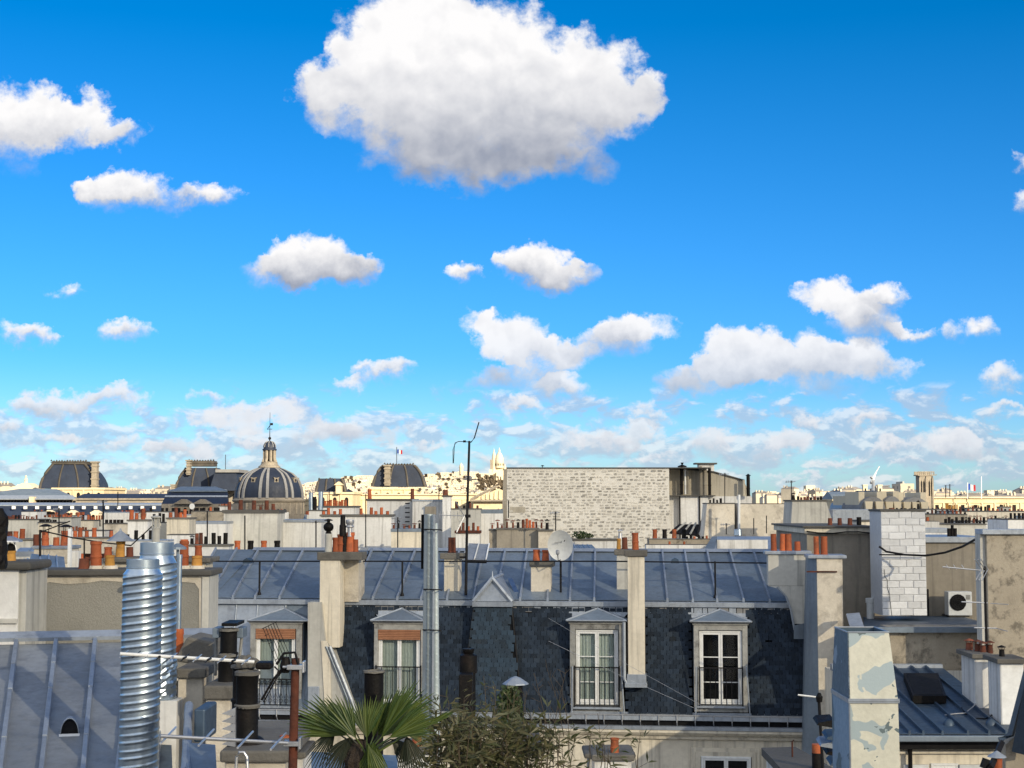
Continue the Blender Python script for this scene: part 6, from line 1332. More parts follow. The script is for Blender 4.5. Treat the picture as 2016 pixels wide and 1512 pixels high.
t = thing('square_post', 'slim whitewashed square post among the left chimneys', 'post', P(137, 1120, 32)); c_ = G.rect(133, 1041, 139, 1130, 32); MB().box(c_[0], c_[1], 32, 32.1, c_[2] - 1, c_[3]).build('shaft', M['paintw'], t); c_ = G.rect(137, 1085, 154, 1124, 32.2); MB().box(c_[0], c_[1], 32.2, 32.4, c_[2], c_[3]).build('plinth', M['white'], t)
for q_, l_ in (([(60, 1125, 26), (130, 1125, 28), (126, 1096, 33), (62, 1090, 30)], 'zinc roof plane sloping right behind the yellow pot'), ([(35, 1122, 26), (110, 1123, 27), (60, 1100, 30), (35, 1104, 29)], 'zinc roof plane behind the left-edge stack'), ([(30, 1086, 36), (133, 1085, 36), (133, 1078, 38), (40, 1078, 38)], 'thin zinc ledge below three big red pots')):
    zroof(l_, q_, 'zincl' if 'ledge' in l_ else 'zinc', 4)
for (x, y, l_) in ((90, 1035, 'black mushroom-shaped vent cap with wide brim, left'), (130, 1036, 'dark blue mushroom-shaped vent cap near the slim post')):
    q_ = P(x, y, 33); t = thing('mushroom_vent', l_, 'vent', q_ - Vector((0, 0, .25))); b = MB(); b.lathe(q_.x, 33, [(.14, q_.z - .02), (.13, q_.z), (.05, q_.z + .035), (.01, q_.z + .04)], 12); b.build('brim', M['soot'], t)
    for k in range(3): b = MB(); a_ = k * 2.1; b.tube([(q_.x + .07 * math.cos(a_), 33 + .07 * math.sin(a_), q_.z - .01), (q_.x + .06 * math.cos(a_), 33 + .06 * math.sin(a_), q_.z - .2)], .008, 4); b.build('stay', M['blackmetal'], t)
t = thing('bracing_wires', 'dark iron stay rods crossing between posts over the left chimneys', 'stay rod', P(79, 1130, 30))
b = MB(); b.tube([P(79, 1125, 30), P(79, 1043, 30)], .022, 6); b.build('post', M['blackmetal'], t)
b = MB(); b.tube([P(79, 1044, 30), P(140, 1058, 30), P(200, 1068, 30), P(258, 1074, 30)], .014, 5); b.build('rod', M['blackmetal'], t)
b = MB(); b.tube([P(79, 1048, 30), P(138, 1026, 30)], .012, 5); b.build('rod', M['blackmetal'], t)
b = MB(); b.tube([P(258, 1074, 30), P(302, 1034, 30)], .012, 5); b.build('rod', M['blackmetal'], t)
b = MB(); b.tube([P(166, 1060, 30), P(166, 1125, 30)], .016, 5); b.build('post', M['blackmetal'], t)
t = thing('lantern_cowl', 'green-grey lantern-shaped chimney cowl above the rear spiral duct', 'cowl', P(307, 1070, 26))
b = MB(); q_ = lambda y: P(307, y, 26).z; r_ = 8 / FPX * 26; b.lathe(P(307, 1040, 26).x, 26, [(r_, q_(1072)), (r_, q_(1041)), (r_ * 1.15, q_(1041)), (r_ * 1.15, q_(1039)), (r_ * .9, q_(1039)), (r_ * .5, q_(1037)), (r_ * .5, q_(1022)), (r_ * .95, q_(1021)), (r_ * 1.3, q_(1019)), (r_ * 1.3, q_(1017)), (r_ * .4, q_(1015))], 14); b.build('cowl', M['grey'], t, smooth=True)
for k in range(6): a_ = k * 1.047 + .3; b = MB(); x_ = P(307, 1030, 26).x; b.tube([(x_ + r_ * .85 * math.cos(a_), 26 + r_ * .85 * math.sin(a_), q_(1040)), (x_ + r_ * .85 * math.cos(a_), 26 + r_ * .85 * math.sin(a_), q_(1020))], r_ * .14, 5); b.build('column', M['grey'], t)
t = thing('small_round_dish', 'small round white dish on the cream square stack', 'satellite dish', P(378, 1004, 73)); b = MB(); b.prism([(P(378, 997, 73).x + .125 * math.cos(k * .4488), P(378, 997, 73).z + .14 * math.sin(k * .4488)) for k in range(14)], 73, 73.05); b.build('reflector', M['paintw'], t)

# right middle distance
S_('low grey wall with cornice behind the taupe gable', 1640, 1740, 1003, 1060, 92, 'zincl', 4, 1, 0, [], 'zincl')
S_('cream shed with dark flat cap left of the white block chimney', 1693, 1735, 1024, 1060, 70, 'cream', 2, 3, 2, [(1716, 1015, 6, 'k')], 'coping')
S_('white wall right of the block chimney top', 1820, 1850, 1026, 1090, 62, 'white', 2, 1, 0, [(1826, 1018, 7, 't')], 'coping')
S_('pale shaded wall below the row of dark pots', 1846, 1942, 1031, 1090, 66, 'grey', 3, 2, 2, row(1862, 1936, 12, 1018, 6, 'kkKd', 6), 'cap')
S_('white strip wall with zinc coping under the dark pots', 1820, 1872, 1040, 1090, 58, 'white', 1, 9, 0, [], 'zincl')
S_('white jumble of stacks with cowled pots at the right edge', 1905, 1990, 1026, 1080, 78, 'white', 3, 2, 1, row(1910, 1988, 12, 1015, 6, 'wKkw', 4), 'coping')
S_('white end stack at the far right edge', 1985, 2030, 1022, 1070, 70, 'white', 3, 2, 0, row(1990, 2014, 4, 1010, 6, 'kK', 4), 'coping')
S_('long dark low roof with many small pots, right', 1822, 1905, 1012, 1050, 96, 'taupe', 6, 2, 0, row(1826, 1900, 10, 1004, 5, 'kdtK', 4), 'coping')
S_('pale parapet with red pots before the long yellow palace', 1882, 2030, 1006, 1040, 130, 'cream', 6, 2, 0, row(1890, 2012, 16, 997, 5, 'tdk', 5), 'coping')
S_('white wall with a comb of yellow-lit flues before the palace', 1822, 1886, 1002, 1030, 150, 'white', 6, 2, 0, row(1862, 1884, 6, 991, 4, 'o', 4), 'coping')

ZONES = [(20, 'the far left cowls'), (95, 'the line of tiny red pots'), (165, 'the yellow arched roof'), (230, 'the five black flues'), (280, 'the slim dark flues'), (350, 'the cream square stack'), (410, 'the long blank wall'), (490, 'the broad gable'), (590, 'the low blank wall'), (650, 'the black ball cowl'), (700, 'the eight red pots'), (765, 'the iron rungs'), (840, 'the tall white gable'), (920, 'the aerial mast'), (970, 'the crowded capped pots'), (1150, 'the rubble gable'), (1400, 'the stained cream wall'), (1500, 'the white standpipe'), (1600, 'the leaning patched wall'), (1690, 'the taupe gable'), (1775, 'the white block chimney'), (1850, 'the row of dark pots'), (1930, 'the cowled white stacks'), (2000, 'the far right stack')]
def zone(px): return min(ZONES, key=lambda z: abs(z[0] - px))[1]
NUM = {3: 'three', 4: 'four', 5: 'five', 6: 'six', 7: 'seven', 8: 'eight', 9: 'nine'}; seenl = set()
r2 = random.Random(31)
for k in range(60):
    px = r2.uniform(0, 2016)
    if 985 < px < 1345 or 440 < px < 620 or 720 < px < 890: continue
    Yk = r2.uniform(95, 260); w_ = r2.uniform(22, 60) * 110 / Yk; y0_ = 996 + (260 - Yk) * .13 + r2.uniform(-4, 12)
    n_ = r2.randint(3, 9); cn = r2.choice(('white', 'cream', 'grey')); kk = r2.choice(('tttd', 'ttd', 'kkd', 'twK')); wd_ = {'tttd': 'clay', 'ttd': 'clay', 'kkd': 'sooty', 'twK': 'mixed'}[kk]
    lab = 'small %s stack with %s %s pots, behind %s' % (cn, NUM[n_], wd_, zone(px))
    if lab in seenl: continue
    seenl.add(lab)
    S_(lab, px, px + w_, y0_, y0_ + 30, Yk, cn, 1.5, 2, 1, row(px + 2, px + w_ - 2, n_, y0_ - 7 * 110 / Yk - 1, 6 * 110 / Yk, kk, 2), r2.choice(('cap', 'coping', 'zincl')), yb=1120)
# ---- filler houses between: each a body, roof and a stack; seen only as slivers
protos = []
def make_house(k):
    t = thing('distant_house', 'pale distant house with grey zinc roof crammed among the other roofs', 'house', Vector((0, 0, 0)), 'crowded distant houses between the chimney walls')
    w, d, h = 9 + k, 11, 20; wm = ('white', 'cream', 'grey')[k % 3]
    MB().box(-w / 2, w / 2, 0, d, 0, h).build('wall', M[wm], t)
    b = MB(); b.prism([(-w / 2, h), (-w / 2 + .7, h + 2.2), (0, h + 3.1), (w / 2 - .7, h + 2.2), (w / 2, h)], .1, d - .1) if k % 2 else b.uprism([(0, h), (.8, h + 2.4), (d / 2, h + 3.3), (d - .8, h + 2.4), (d, h)], -w / 2 + .1, w / 2 - .1)
    b.build('roof', M['zinc'] if k % 3 else M['zincl'], t)
    x = -w / 2 + .3; s = MB().box(x, x + .5, 1, d - 3, 0, h + 3.6).build('chimney', M[wm], t)
    for i in range(6): inst('chimney_pot', pot_mesh('flare', 'terracotta' if (i + k) % 3 else 'terradark'), s, (x + .25, 2 + i * .9, h + 3.55), (.16, .16, .6))
    MB().box(w / 2 - 2.8, w / 2 + .02, 3, 3.6, 0, h + 3.9).build('gable_stack', M[wm], t)
    for i in range(4): inst('chimney_pot', pot_mesh('flare', 'terracotta' if (i + k) % 2 else 'soot'), t, (w / 2 - 2.5 + i * .6, 3.3, h + 3.85), (.15, .15, .55))
    for i in range(4):
        for j in (0, 1): MB().box(-w / 2 + 1 + i * 2.1, -w / 2 + 1.9 + i * 2.1, -.03, -.001, h - 2.3 - j * 3, h - .7 - j * 3).build('window', M['dark'], t)
    return t
def dup(root, loc, rz, sc=(1, 1, 1), label=None):
    r = root.copy(); COL.objects.link(r); r.location = loc; r.rotation_euler = (0, 0, rz); r.scale = sc
    if label: r['label'] = label
    for ch in root.children:
        c = ch.copy(); COL.objects.link(c); c.parent = r
        for g in ch.children: e = g.copy(); COL.objects.link(e); e.parent = c
    return r
for k in range(4): protos.append(make_house(k))
first = [True] * 4; nh = 0; HOUSES = []
for (Y, lo, hi, ztop) in ((62, -40, 2060, 1098), (84, -60, 2080, 1066), (112, -60, 2080, 1048), (140, -60, 2080, 1034), (175, -60, 2080, 1024), (220, -40, 2060, 1016), (275, -40, 2060, 1009)):
    px = lo
    while px < hi:
        k = rnd.randrange(4); wpx = (9 + k + rnd.uniform(.5, 4)) / Y * FPX
        zt_ = P(px, ztop + rnd.uniform(-3, 5) * (60 / Y + .5), Y).z; s = zt_ / 24.0
        visible = not (990 < px < 1300 and Y < 112)
        loc = (P(px + wpx / 2, 1040, Y).x, Y + rnd.uniform(0, 8), 0)
        if first[k]: r = protos[k]; r.location = loc; r.scale = (1, 1, s); first[k] = False
        else: r = dup(protos[k], loc, R(rnd.uniform(-12, 12)), (1, 1, s))
        r['label'] = 'pale distant house with grey zinc roof, %s behind %s' % (('just', 'a little', 'some way', 'well', 'far', 'very far', 'farthest')[(62, 84, 112, 140, 175, 220, 275).index(Y)], zone(px + wpx / 2)); HOUSES.append(r)
        px += wpx; nh += 1
# ------------------------------------------------------------------ monuments on the skyline
def far(px, py, Y): return P(px, py, Y)
def prof(cx, pts, Y): return [(w / FPX * Y, P(cx, y, Y).z) for (w, y) in pts]
# ribbed dome with lantern
Y = 400; cx = 530; X = P(cx, 950, Y).x
t = thing('ribbed_dome_church', 'dark slate dome with pale paired ribs, lantern and tall spire', 'domed church', Vector((X, Y, 0)))
DP = [(66, 981), (65.5, 972), (64, 963), (61, 954), (57, 945), (51.5, 938), (45, 932), (37, 928), (29, 924), (21, 921)]
dp = prof(cx, DP, Y)
b = MB(); b.lathe(X, Y, dp, 64, caps=False); b.build('dome', M['farslate'], t, smooth=True)
for k in range(8):
    for s in (-1, 1):
        a = k * math.pi / 4 + math.pi / 8 * 0 + s * .105 - math.pi / 2; b = MB(); V = []
        hw = .36
        for i, (r, z) in enumerate(dp):
            da = hw * (.6 + .4 * r / dp[0][0]) / max(r, 1)
            for (q, rr) in ((a - da, r - .1), (a - da, r + .32), (a + da, r + .32), (a + da, r - .1)): V.append((X + rr * math.cos(q), Y + rr * math.sin(q), z))
        n = len(dp); b.add(V, [(i * 4 + j, i * 4 + (j + 1) % 4, (i + 1) * 4 + (j + 1) % 4, (i + 1) * 4 + j) for i in range(n - 1) for j in range(4)]); b.build('rib', M['ribstone'], t)
    a = k * math.pi / 4 + math.pi / 8 - math.pi / 2
    r, z = 7.3, P(cx, 946, Y).z; c = Vector((X + r * math.cos(a), Y + r * math.sin(a), z)); d = Vector((math.cos(a), math.sin(a), 0)); e = Vector((-math.sin(a), math.cos(a), 0))
    b = MB(); pts = [(-.6, -.75), (.6, -.75), (.5, .3), (.75, .75), (0, .55), (-.75, .75), (-.5, .3)]; b.add([c + e * u + Vector((0, 0, v)) + d * .5 for u, v in pts] + [c + e * u + Vector((0, 0, v)) - d * 1.5 for u, v in pts], [tuple(range(7)), tuple(range(13, 6, -1))] + [(i, (i + 1) % 7, 7 + (i + 1) % 7, 7 + i) for i in range(7)]); f = b.build('oculus', M['louvred'], t)
    b = MB(); pts = [(.3 * math.cos(j), .4 * math.sin(j)) for j in [x * .785 for x in range(8)]]; b.add([c + e * u + Vector((0, 0, v)) + d * .53 for u, v in pts], [tuple(range(8))]); b.build('opening', M['dark'], f)
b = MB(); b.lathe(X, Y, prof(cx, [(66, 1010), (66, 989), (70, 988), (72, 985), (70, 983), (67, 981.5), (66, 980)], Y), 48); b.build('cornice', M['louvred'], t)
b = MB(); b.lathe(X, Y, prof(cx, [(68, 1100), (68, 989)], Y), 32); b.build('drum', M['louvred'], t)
for k in range(24):
    a = k * math.pi / 12; b = MB(); r = 67.2 / FPX * Y; b.tube([(X + r * math.cos(a), Y + r * math.sin(a), P(cx, 1012, Y).z), (X + r * math.cos(a), Y + r * math.sin(a), P(cx, 990, Y).z)], .35, 6); b.build('pilaster', M['louvred'], t)
L = thing  # lantern
b = MB(); b.lathe(X, Y, prof(cx, [(20, 924), (22, 920), (21, 918), (18, 916), (16, 913), (16, 910), (11.5, 909), (8, 908)], Y), 24); b.build('lantern_base', M['louvred'], t)
b = MB(); b.lathe(X, Y, prof(cx, [(7.5, 910), (7.5, 886)], Y), 16); b.build('lantern_core', M['dark'], t)
for k in range(8):
    a = k * math.pi / 4 + math.pi / 8; b = MB(); r0, r1 = 13 / FPX * Y, 10.3 / FPX * Y
    b.tube([(X + r0 * math.cos(a), Y + r0 * math.sin(a), P(cx, 910, Y).z), (X + r1 * math.cos(a), Y + r1 * math.sin(a), P(cx, 903, Y).z), (X + r1 * math.cos(a), Y + r1 * math.sin(a), P(cx, 886, Y).z)], .38, 6); b.build('lantern_column', M['louvred'], t)
b = MB(); b.lathe(X, Y, prof(cx, [(10, 888), (14, 886.5), (14, 884), (12, 883.5), (12, 881), (11.2, 876), (8.5, 871.5), (4.5, 869.5), (1.5, 868)], Y), 24); b.build('lantern_dome', M['farslate'], t, smooth=True)
for k in range(8):
    a = k * math.pi / 4 - math.pi / 2; b = MB(); b.tube([(X + r * math.cos(a), Y + r * math.sin(a), z + .05) for r, z in prof(cx, [(12, 881), (11.2, 876), (8.5, 871.5), (4.5, 869.5)], Y)], .13, 5); b.build('lantern_rib', M['ribstone'], t)
b = MB(); b.lathe(X, Y, prof(cx, [(1.2, 869), (1, 866), (2.6, 864.5), (3, 863), (2.4, 861), (.8, 860), (.6, 850), (.35, 812)], Y), 10); b.build('spire', M['blackmetal'], t, smooth=True)
b = MB(); z = P(cx, 838, Y).z; b.tube([(X - .7, Y, z - 1), (X, Y, z), (X + .7, Y, z + .6)], .09, 5); b.tube([(X - .6, Y, z - .9), (X + .6, Y, z - .9)], .08, 5); b.box(X + .1, X + .8, Y - .03, Y + .03, z + .1, z + .7); b.build('weather_vane', M['blackmetal'], t)

def pavilion(name, label, cx, Y, dome, base, crest, wall='louvre', chim=(), flag=None, yaw=0, slate='farslate'):
    X = P(cx, 950, Y).x; t = thing(name, label, 'palace pavilion', Vector((X, Y, 0)))
    pr = prof(cx, dome, Y); b = MB(); V = []; NS = 8
    for r, z in pr:      # square plan with softened sides
        D_ = r * .8
        ring = [(-r, -D_), (-r * .35, -D_ * 1.0), (r * .35, -D_), (r, -D_), (r, D_), (-r, D_)]
        V += [(X + u, Y + r * .8 + v, z) for u, v in ring]
    n = 6; b.add(V, [(i * n + j, i * n + (j + 1) % n, (i + 1) * n + (j + 1) % n, (i + 1) * n + j) for i in range(len(pr) - 1) for j in range(n)] + [tuple(range((len(pr) - 1) * n, len(pr) * n))]); b.build('dome', M[slate], t, smooth=True)
    for j, fx in ((0, -1), (3, 1), (1, -.35), (2, .35)):
        b = MB(); b.tube([(X + fx * r, Y + r * .8 - r * .8 - .05, z) for r, z in pr], .5 if j in (0, 3) else .35, 6); b.build('rib', M['crown'], t)
    w, y0, y1 = crest; c = w / FPX * Y; zA, zB = P(cx, y1, Y).z, P(cx, y0 + 3, Y).z; f = Y + pr[-1][0] * .8
    b = MB(); b.box(X - c, X + c, f - c * .8, f + c * .8, zA, zA + (zB - zA) * .55); b.box(X - c * 1.05, X + c * 1.05, f - c * .85, f + c * .85, zA + (zB - zA) * .55, zA + (zB - zA) * .75); b.box(X - c * .98, X + c * .98, f - c * .8, f + c * .8, zA + (zB - zA) * .75, zB); b.build('crown', M['crown'], t)
    N = max(5, int(w / 2.6))
    for k in range(N + 1):
        u = X - c + 2 * c * k / N; h = (1.1 if k in (0, N) else rnd.uniform(.5, 1.0)) * 3 / FPX * Y; b = MB(); b.lathe(u, f - c * .8, [(.28, zB), (.4, zB + h * .4), (.18, zB + h * .6), (.1, zB + h)], 6); b.build('crest_finial', M['crown'], t)
    for (bx0, bx1, by0, by1, dd) in base:
        a = G.rect(bx0, by0, bx1, by1, Y - dd); b = MB(); b.box(a[0], a[1], Y - dd, Y + 25, a[2], a[3]); b.build('wall', M[wall], t)
        b = MB(); b.box(a[0] - .5, a[1] + .5, Y - dd - .6, Y + 25, a[3], a[3] + .7); b.build('cornice', M[wall], t)
        nw = int((a[1] - a[0]) / 3.4)
        if a[3] - a[2] > 2.6:
            for k in range(nw):
                u = a[0] + (k + .5) * (a[1] - a[0]) / nw; b = MB(); h = (a[3] - a[2]); z0 = a[3] - 1.0 - min(3.4, h * .7); z1 = a[3] - 1.0
                b.prism([(u - .6, z0), (u + .6, z0), (u + .6, z1 - .5), (u + .3, z1 - .1), (u, z1), (u - .3, z1 - .1), (u - .6, z1 - .5)], Y - dd - .04, Y - dd - .002); b.build('window', M['dark'], t)
                if k: uu = a[0] + k * (a[1] - a[0]) / nw; MB().box(uu - .28, uu + .28, Y - dd - .35, Y - dd, a[2], a[3]).build('pilaster', M[wall], t)
    for (c0, c1, y0, y1) in chim:
        a = G.rect(c0, y0, c1, y1, Y - 2); b = MB(); b.box(a[0], a[1], Y - 2, Y + 1, a[2], a[3]); H = a[3] - a[2]
        for f_ in (.1, .35, .62, .85): b.box(a[0] - .25, a[1] + .25, Y - 2.25, Y + 1.2, a[2] + H * f_, a[2] + H * f_ + .4)
        b.box(a[0] - .4, a[1] + .4, Y - 2.4, Y + 1.4, a[3], a[3] + .5); b.build('chimney', M['louvred'], t)
    if flag:
        fx, fy0, fy1 = flag; b = MB(); b.tube([P(fx, fy1, Y + 8), P(fx, fy0, Y + 8)], .12, 6); b.build('flagpole', M['blackmetal'], t)
    return t
def french_flag(label, px, py, Y, w, h, loc):
    t = thing('flag', label, 'flag', loc); fw = w / FPX * Y; fh = h / FPX * Y; p = P(px, py, Y)
    for k, m in enumerate(('flagblue', 'paintw', 'flagred')):
        b = MB(); n = 5
        for i in range(n):
            f0, f1 = (k + i / n) / 3, (k + (i + 1) / n) / 3
            def q(f, v): return (p.x + fw * f, Y + .25 * math.sin(f * 7) * fw * .3, p.z + fh * v - fh * .25 * f * f + fh * .08 * math.sin(f * 8))
            b.quad(q(f0, 0), q(f1, 0), q(f1, 1), q(f0, 1))
        o = b.build('stripe', M[m], t)
        s = o.modifiers.new('t', 'SOLIDIFY'); s.thickness = .03
M['flagblue'] = weather('flag_blue', (.02, .06, .28), bump=0); M['flagred'] = weather('flag_red', (.30, .02, .03), bump=0)
pavilion('left_palace_pavilion', 'big square slate dome with crested crown and tall chimney, far left', 135, 560, [(56, 962), (54.5, 952), (51, 942), (46, 932), (40, 924), (34, 917), (31, 913)], [(104, 204, 964, 1010, 6)], (34, 905, 914), chim=[(180, 190, 911, 962)])
pavilion('flagged_palace_pavilion', 'slate pavilion dome with a small tricolour on its top, centre', 785, 560, [(52, 958), (49, 948), (46, 938), (41, 928), (35, 920), (30, 916)], [(730, 818, 964, 1010, 8)], (28, 911, 921), chim=[(757, 768, 918, 956)], flag=(781, 880, 918))
french_flag('small tricolour flying above the centre pavilion dome', 782, 893, 568, 10, 8, P(782, 893, 568))
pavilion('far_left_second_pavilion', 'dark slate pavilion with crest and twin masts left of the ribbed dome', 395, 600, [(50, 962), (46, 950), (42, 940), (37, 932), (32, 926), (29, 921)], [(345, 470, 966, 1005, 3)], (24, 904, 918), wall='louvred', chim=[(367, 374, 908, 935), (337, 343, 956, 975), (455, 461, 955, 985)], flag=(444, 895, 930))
t = thing('mansard_block', 'long dark mansard block beside the second pavilion', 'palace wing', P(440, 980, 590)); b = MB(); a = [P(x, y, 590) for x, y in ((412, 966), (470, 966), (465, 930), (424, 926))]; b.prism([(p.x, p.z) for p in a], 590, 610); b.build('roof', M['farslate'], t); b = MB(); a = G.rect(424, 924, 470, 930, 589); b.box(a[0], a[1], 589, 611, a[2], a[3]); b.build('crown', M['ribstone'], t)
pavilion('small_square_pavilion', 'small flat-topped slate pavilion right of the ribbed dome', 651, 520, [(29, 968), (27, 960), (25, 950), (22, 943), (21, 942)], [(624, 694, 973, 1010, 4)], (2, 941, 942))
t = thing('stone_dormer', 'carved stone dormer on the small flat-topped pavilion', 'dormer', P(666, 972, 514)); a = G.rect(661, 955, 671, 972, 514); b = MB(); b.box(a[0], a[1], 514, 519, a[2], a[3]); b.prism([(a[0] - .6, a[3]), (a[1] + .6, a[3]), ((a[0] + a[1]) / 2, a[3] + 1.2)], 513.6, 519); b.build('stone', M['louvre'], t)
def wing(name, label, px0, px1, ye, yb, Y, wall='louvre', roof=None, win=True, cat='palace wing', rows=1):
    a = G.rect(px0, ye, px1, yb, Y); t = thing(name, label, cat, Vector(((a[0] + a[1]) / 2, Y, 0)))
    MB().box(a[0], a[1], Y, Y + 18, a[2] - 8, a[3]).build('wall', M[wall], t)
    b = MB(); b.box(a[0] - .3, a[1] + .3, Y - .7, Y + 18, a[3], a[3] + .5); b.build('cornice', M[wall], t)
    b = MB(); b.box(a[0] - .3, a[1] + .3, Y - .3, Y, a[3] - 1.6, a[3] - 1.2); b.build('string_course', M[wall], t)
    if roof:
        zt = P(px0, roof, Y + 9).z; b = MB(); b.uprism([(Y, a[3] + .5), (Y + 4, a[3] + (zt - a[3]) * .7), (Y + 9, zt), (Y + 18, a[3] + .5)], a[0], a[1]); b.build('roof', M['farslate'] if wall != 'louvre' else M['zinc'], t)
    if win:
        n = int((a[1] - a[0]) / 4.2)
        for k in range(n):
            u = a[0] + (k + .5) * (a[1] - a[0]) / n; z1 = a[3] - 2.2
            if k < 60: b = MB(); b.box(u - .6, u + .6, Y - .03, Y - .002, z1 - 2.4, z1); b.build('window', M['dark'], t)
            if k: uu = a[0] + k * (a[1] - a[0]) / n; MB().box(uu - .25, uu + .25, Y - .3, Y - .002, a[2] - 4, a[3] - 1.6).build('pilaster', M[wall], t)
    return t
wing('yellow_wing_left', 'sunlit yellow palace wing just right of the ribbed dome', 592, 632, 985, 1015, 540)
wing('yellow_wing', 'long sunlit yellow palace wing behind the chimneys, centre', 690, 985, 975, 1012, 545)
t = thing('glass_hip', 'small dark glazed hip roof on the yellow wing', 'roof', P(685, 972, 530)); b = MB(); a = [P(672, 972, 530), P(702, 972, 530), P(686, 962, 534)]; b.add([a[0], a[1], a[2], a[0] + Vector((2, 10, 0)), a[1] + Vector((-2, 10, 0))], [(0, 1, 2), (0, 2, 3), (1, 4, 2), (3, 2, 4)]); b.build('glazing', M['farslate'], t)
t = thing('pedimented_front', 'sunlit yellow triangular pediment left of the rubble gable', 'palace front', P(960, 1000, 536)); a = [P(x, y, 536) for x, y in ((929, 986), (989, 986), (984, 964), (975, 962))]; b = MB(); b.prism([(a[0].x, a[0].z), (a[1].x + 3, a[1].z), (a[1].x + 3, a[3].z - 1.5), (a[3].x + 1, a[3].z)], 536, 552); b.build('pediment', M['louvre'], t)
b = MB(); b.tube([(a[0].x - .5, 535.4, a[0].z + .4), (a[3].x + .5, 535.4, a[3].z + .8)], .45, 4); b.tube([(a[0].x - .5, 535.4, a[0].z), (a[1].x + 3, 535.4, a[0].z)], .4, 4); b.build('raking_cornice', M['louvred'], t); b = MB(); b.box(a[0].x + .5, a[1].x + 3, 537, 551, a[0].z - 9, a[0].z); b.build('wall', M['louvre'], t)
for k in range(5): b = MB(); b.lathe(a[0].x + 3.5 + k * 1.5, 535.8, [(.35, a[0].z + .6), (.3, a[0].z + 1.6 + k * .3), (.15, a[0].z + 2.2 + k * .35)], 6); b.build('carved_figure', M['louvre'], t)
# left long galleries
t = thing('pediment_roof_left', 'sunlit pediment with a small statue at the far left', 'palace front', P(48, 965, 590)); b = MB(); a = [P(x, y, 590) for x, y in ((0, 974), (78, 964), (48, 953), (0, 972))]; b.prism([(P(-10, 976, 590).x, P(-10, 976, 590).z), (P(80, 966, 590).x, P(80, 966, 590).z), (P(52, 951, 590).x, P(52, 951, 590).z), (P(44, 951, 590).x, P(44, 951, 590).z)], 590, 600); b.build('pediment', M['basil'], t)
q_ = P(51, 951, 592); b = MB(); b.lathe(q_.x, 592, [(.8, q_.z - .5), (.6, q_.z + .8), (.7, q_.z + 1.4), (.35, q_.z + 2.0), (.45, q_.z + 2.6), (.1, q_.z + 3)], 8); b.build('statue', M['basil'], t)
t = thing('hipped_gallery', 'grey hipped gallery roof with a lit clerestory at the far left', 'palace wing', P(60, 990, 520)); b = MB(); a = [P(-30, 976, 520), P(152, 980, 520), P(112, 963, 532), P(40, 962, 532), P(-30, 972, 530)]; b.add([a[0], a[1], a[2], a[3], a[4]], [(0, 1, 2, 3, 4)]); o = b.build('roof', M['zinc'], t); s = o.modifiers.new('t', 'SOLIDIFY'); s.thickness = .4
a = G.rect(-30, 982, 152, 985, 520); MB().box(a[0], a[1], 520, 536, a[2] - 8, a[3]).build('wall', M['louvred'], t); a = G.rect(-30, 975, 152, 982, 519); MB().slab((a[0], 517, a[2]), (a[1], 517, a[2]), (a[1] - 2, 521, a[3]), (a[0], 521, a[3]), .3).build('eave_slope', M['zincl'], t)
for k in range(24):
    if k != 11: a = G.rect(-5 + k * 6.5, 985.5, -1 + k * 6.5, 988.5, 519.5); MB().box(a[0], a[1], 519.5, 519.9, a[2], a[3]).build('window', M['dark'], t)
a = G.rect(57, 978, 66, 992, 516); MB().box(a[0], a[1], 516, 520, a[2], a[3]).build('gate_pier', M['louvre'], t)
t = thing('long_gallery', 'very long dark blue slate gallery roof running behind the left chimneys', 'palace wing', P(160, 1010, 430)); a = [P(-60, 1022, 430), P(318, 1022, 430), P(318, 994, 437), P(-60, 995, 437)]; b = MB(); b.slab(*a, .4); b.build('roof', M['farslate'], t)
b = MB(); b.uprism([(430.3, a[0].z - 12), (430.3, a[0].z - .3), (437, a[2].z - .5), (450, a[2].z - .5), (450, a[0].z - 12)], a[0].x, a[1].x); b.build('wall', M['louvred'], t)
b = MB(); b.slab(a[3] + Vector((0, -.3, .1)), a[2] + Vector((0, -.3, .1)), P(318, 990, 445), P(-60, 989, 445), .5); b.build('top_slope', M['zincl'], t)
for k in range(16): q_ = P(28 + k * 23, 1000, 434); b = MB(); b.box(q_.x - .35, q_.x + .35, 433, 434.2, q_.z - .3, q_.z + .5); b.build('roof_light', M['paintw'], t)
for x in (96, 142, 188): q_ = P(x, 1012, 428); b = MB(); b.prism([(q_.x - 1, q_.z - 2.5), (q_.x + 1, q_.z - 2.5), (q_.x + 1, q_.z), (q_.x + 1.3, q_.z + .4), (q_.x, q_.z + 1.1), (q_.x - 1.3, q_.z + .4), (q_.x - 1, q_.z)], 427, 431); b.build('stone_dormer', M['basil'], t)
wing('rear_gallery', 'grey-blue gallery roofs between the left pavilions', 150, 350, 984, 1000, 500, 'louvred', 972)
t = thing('yellow_arched_roof', 'pale yellow segmental pediment glowing among the left chimneys', 'roof', P(162, 1034, 300)); q_ = P(162, 1032, 300); r_ = 18 / FPX * 300; b = MB(); b.prism([(q_.x + r_ * math.cos(x * .2618), q_.z - .3 + r_ * .72 * math.sin(x * .2618)) for x in range(13)], 300, 303); b.build('pediment', M['basil'], t); b = MB(); b.box(q_.x - r_ * .9, q_.x + r_ * .9, 300.2, 303, q_.z - 6, q_.z - .3); b.build('wall', M['basil'], t); b = MB(); b.tube([(q_.x + r_ * 1.04 * math.cos(x * .2618), 299.9, q_.z - .3 + r_ * .76 * math.sin(x * .2618)) for x in range(13)], .16, 5); b.build('archivolt', M['louvre'], t)
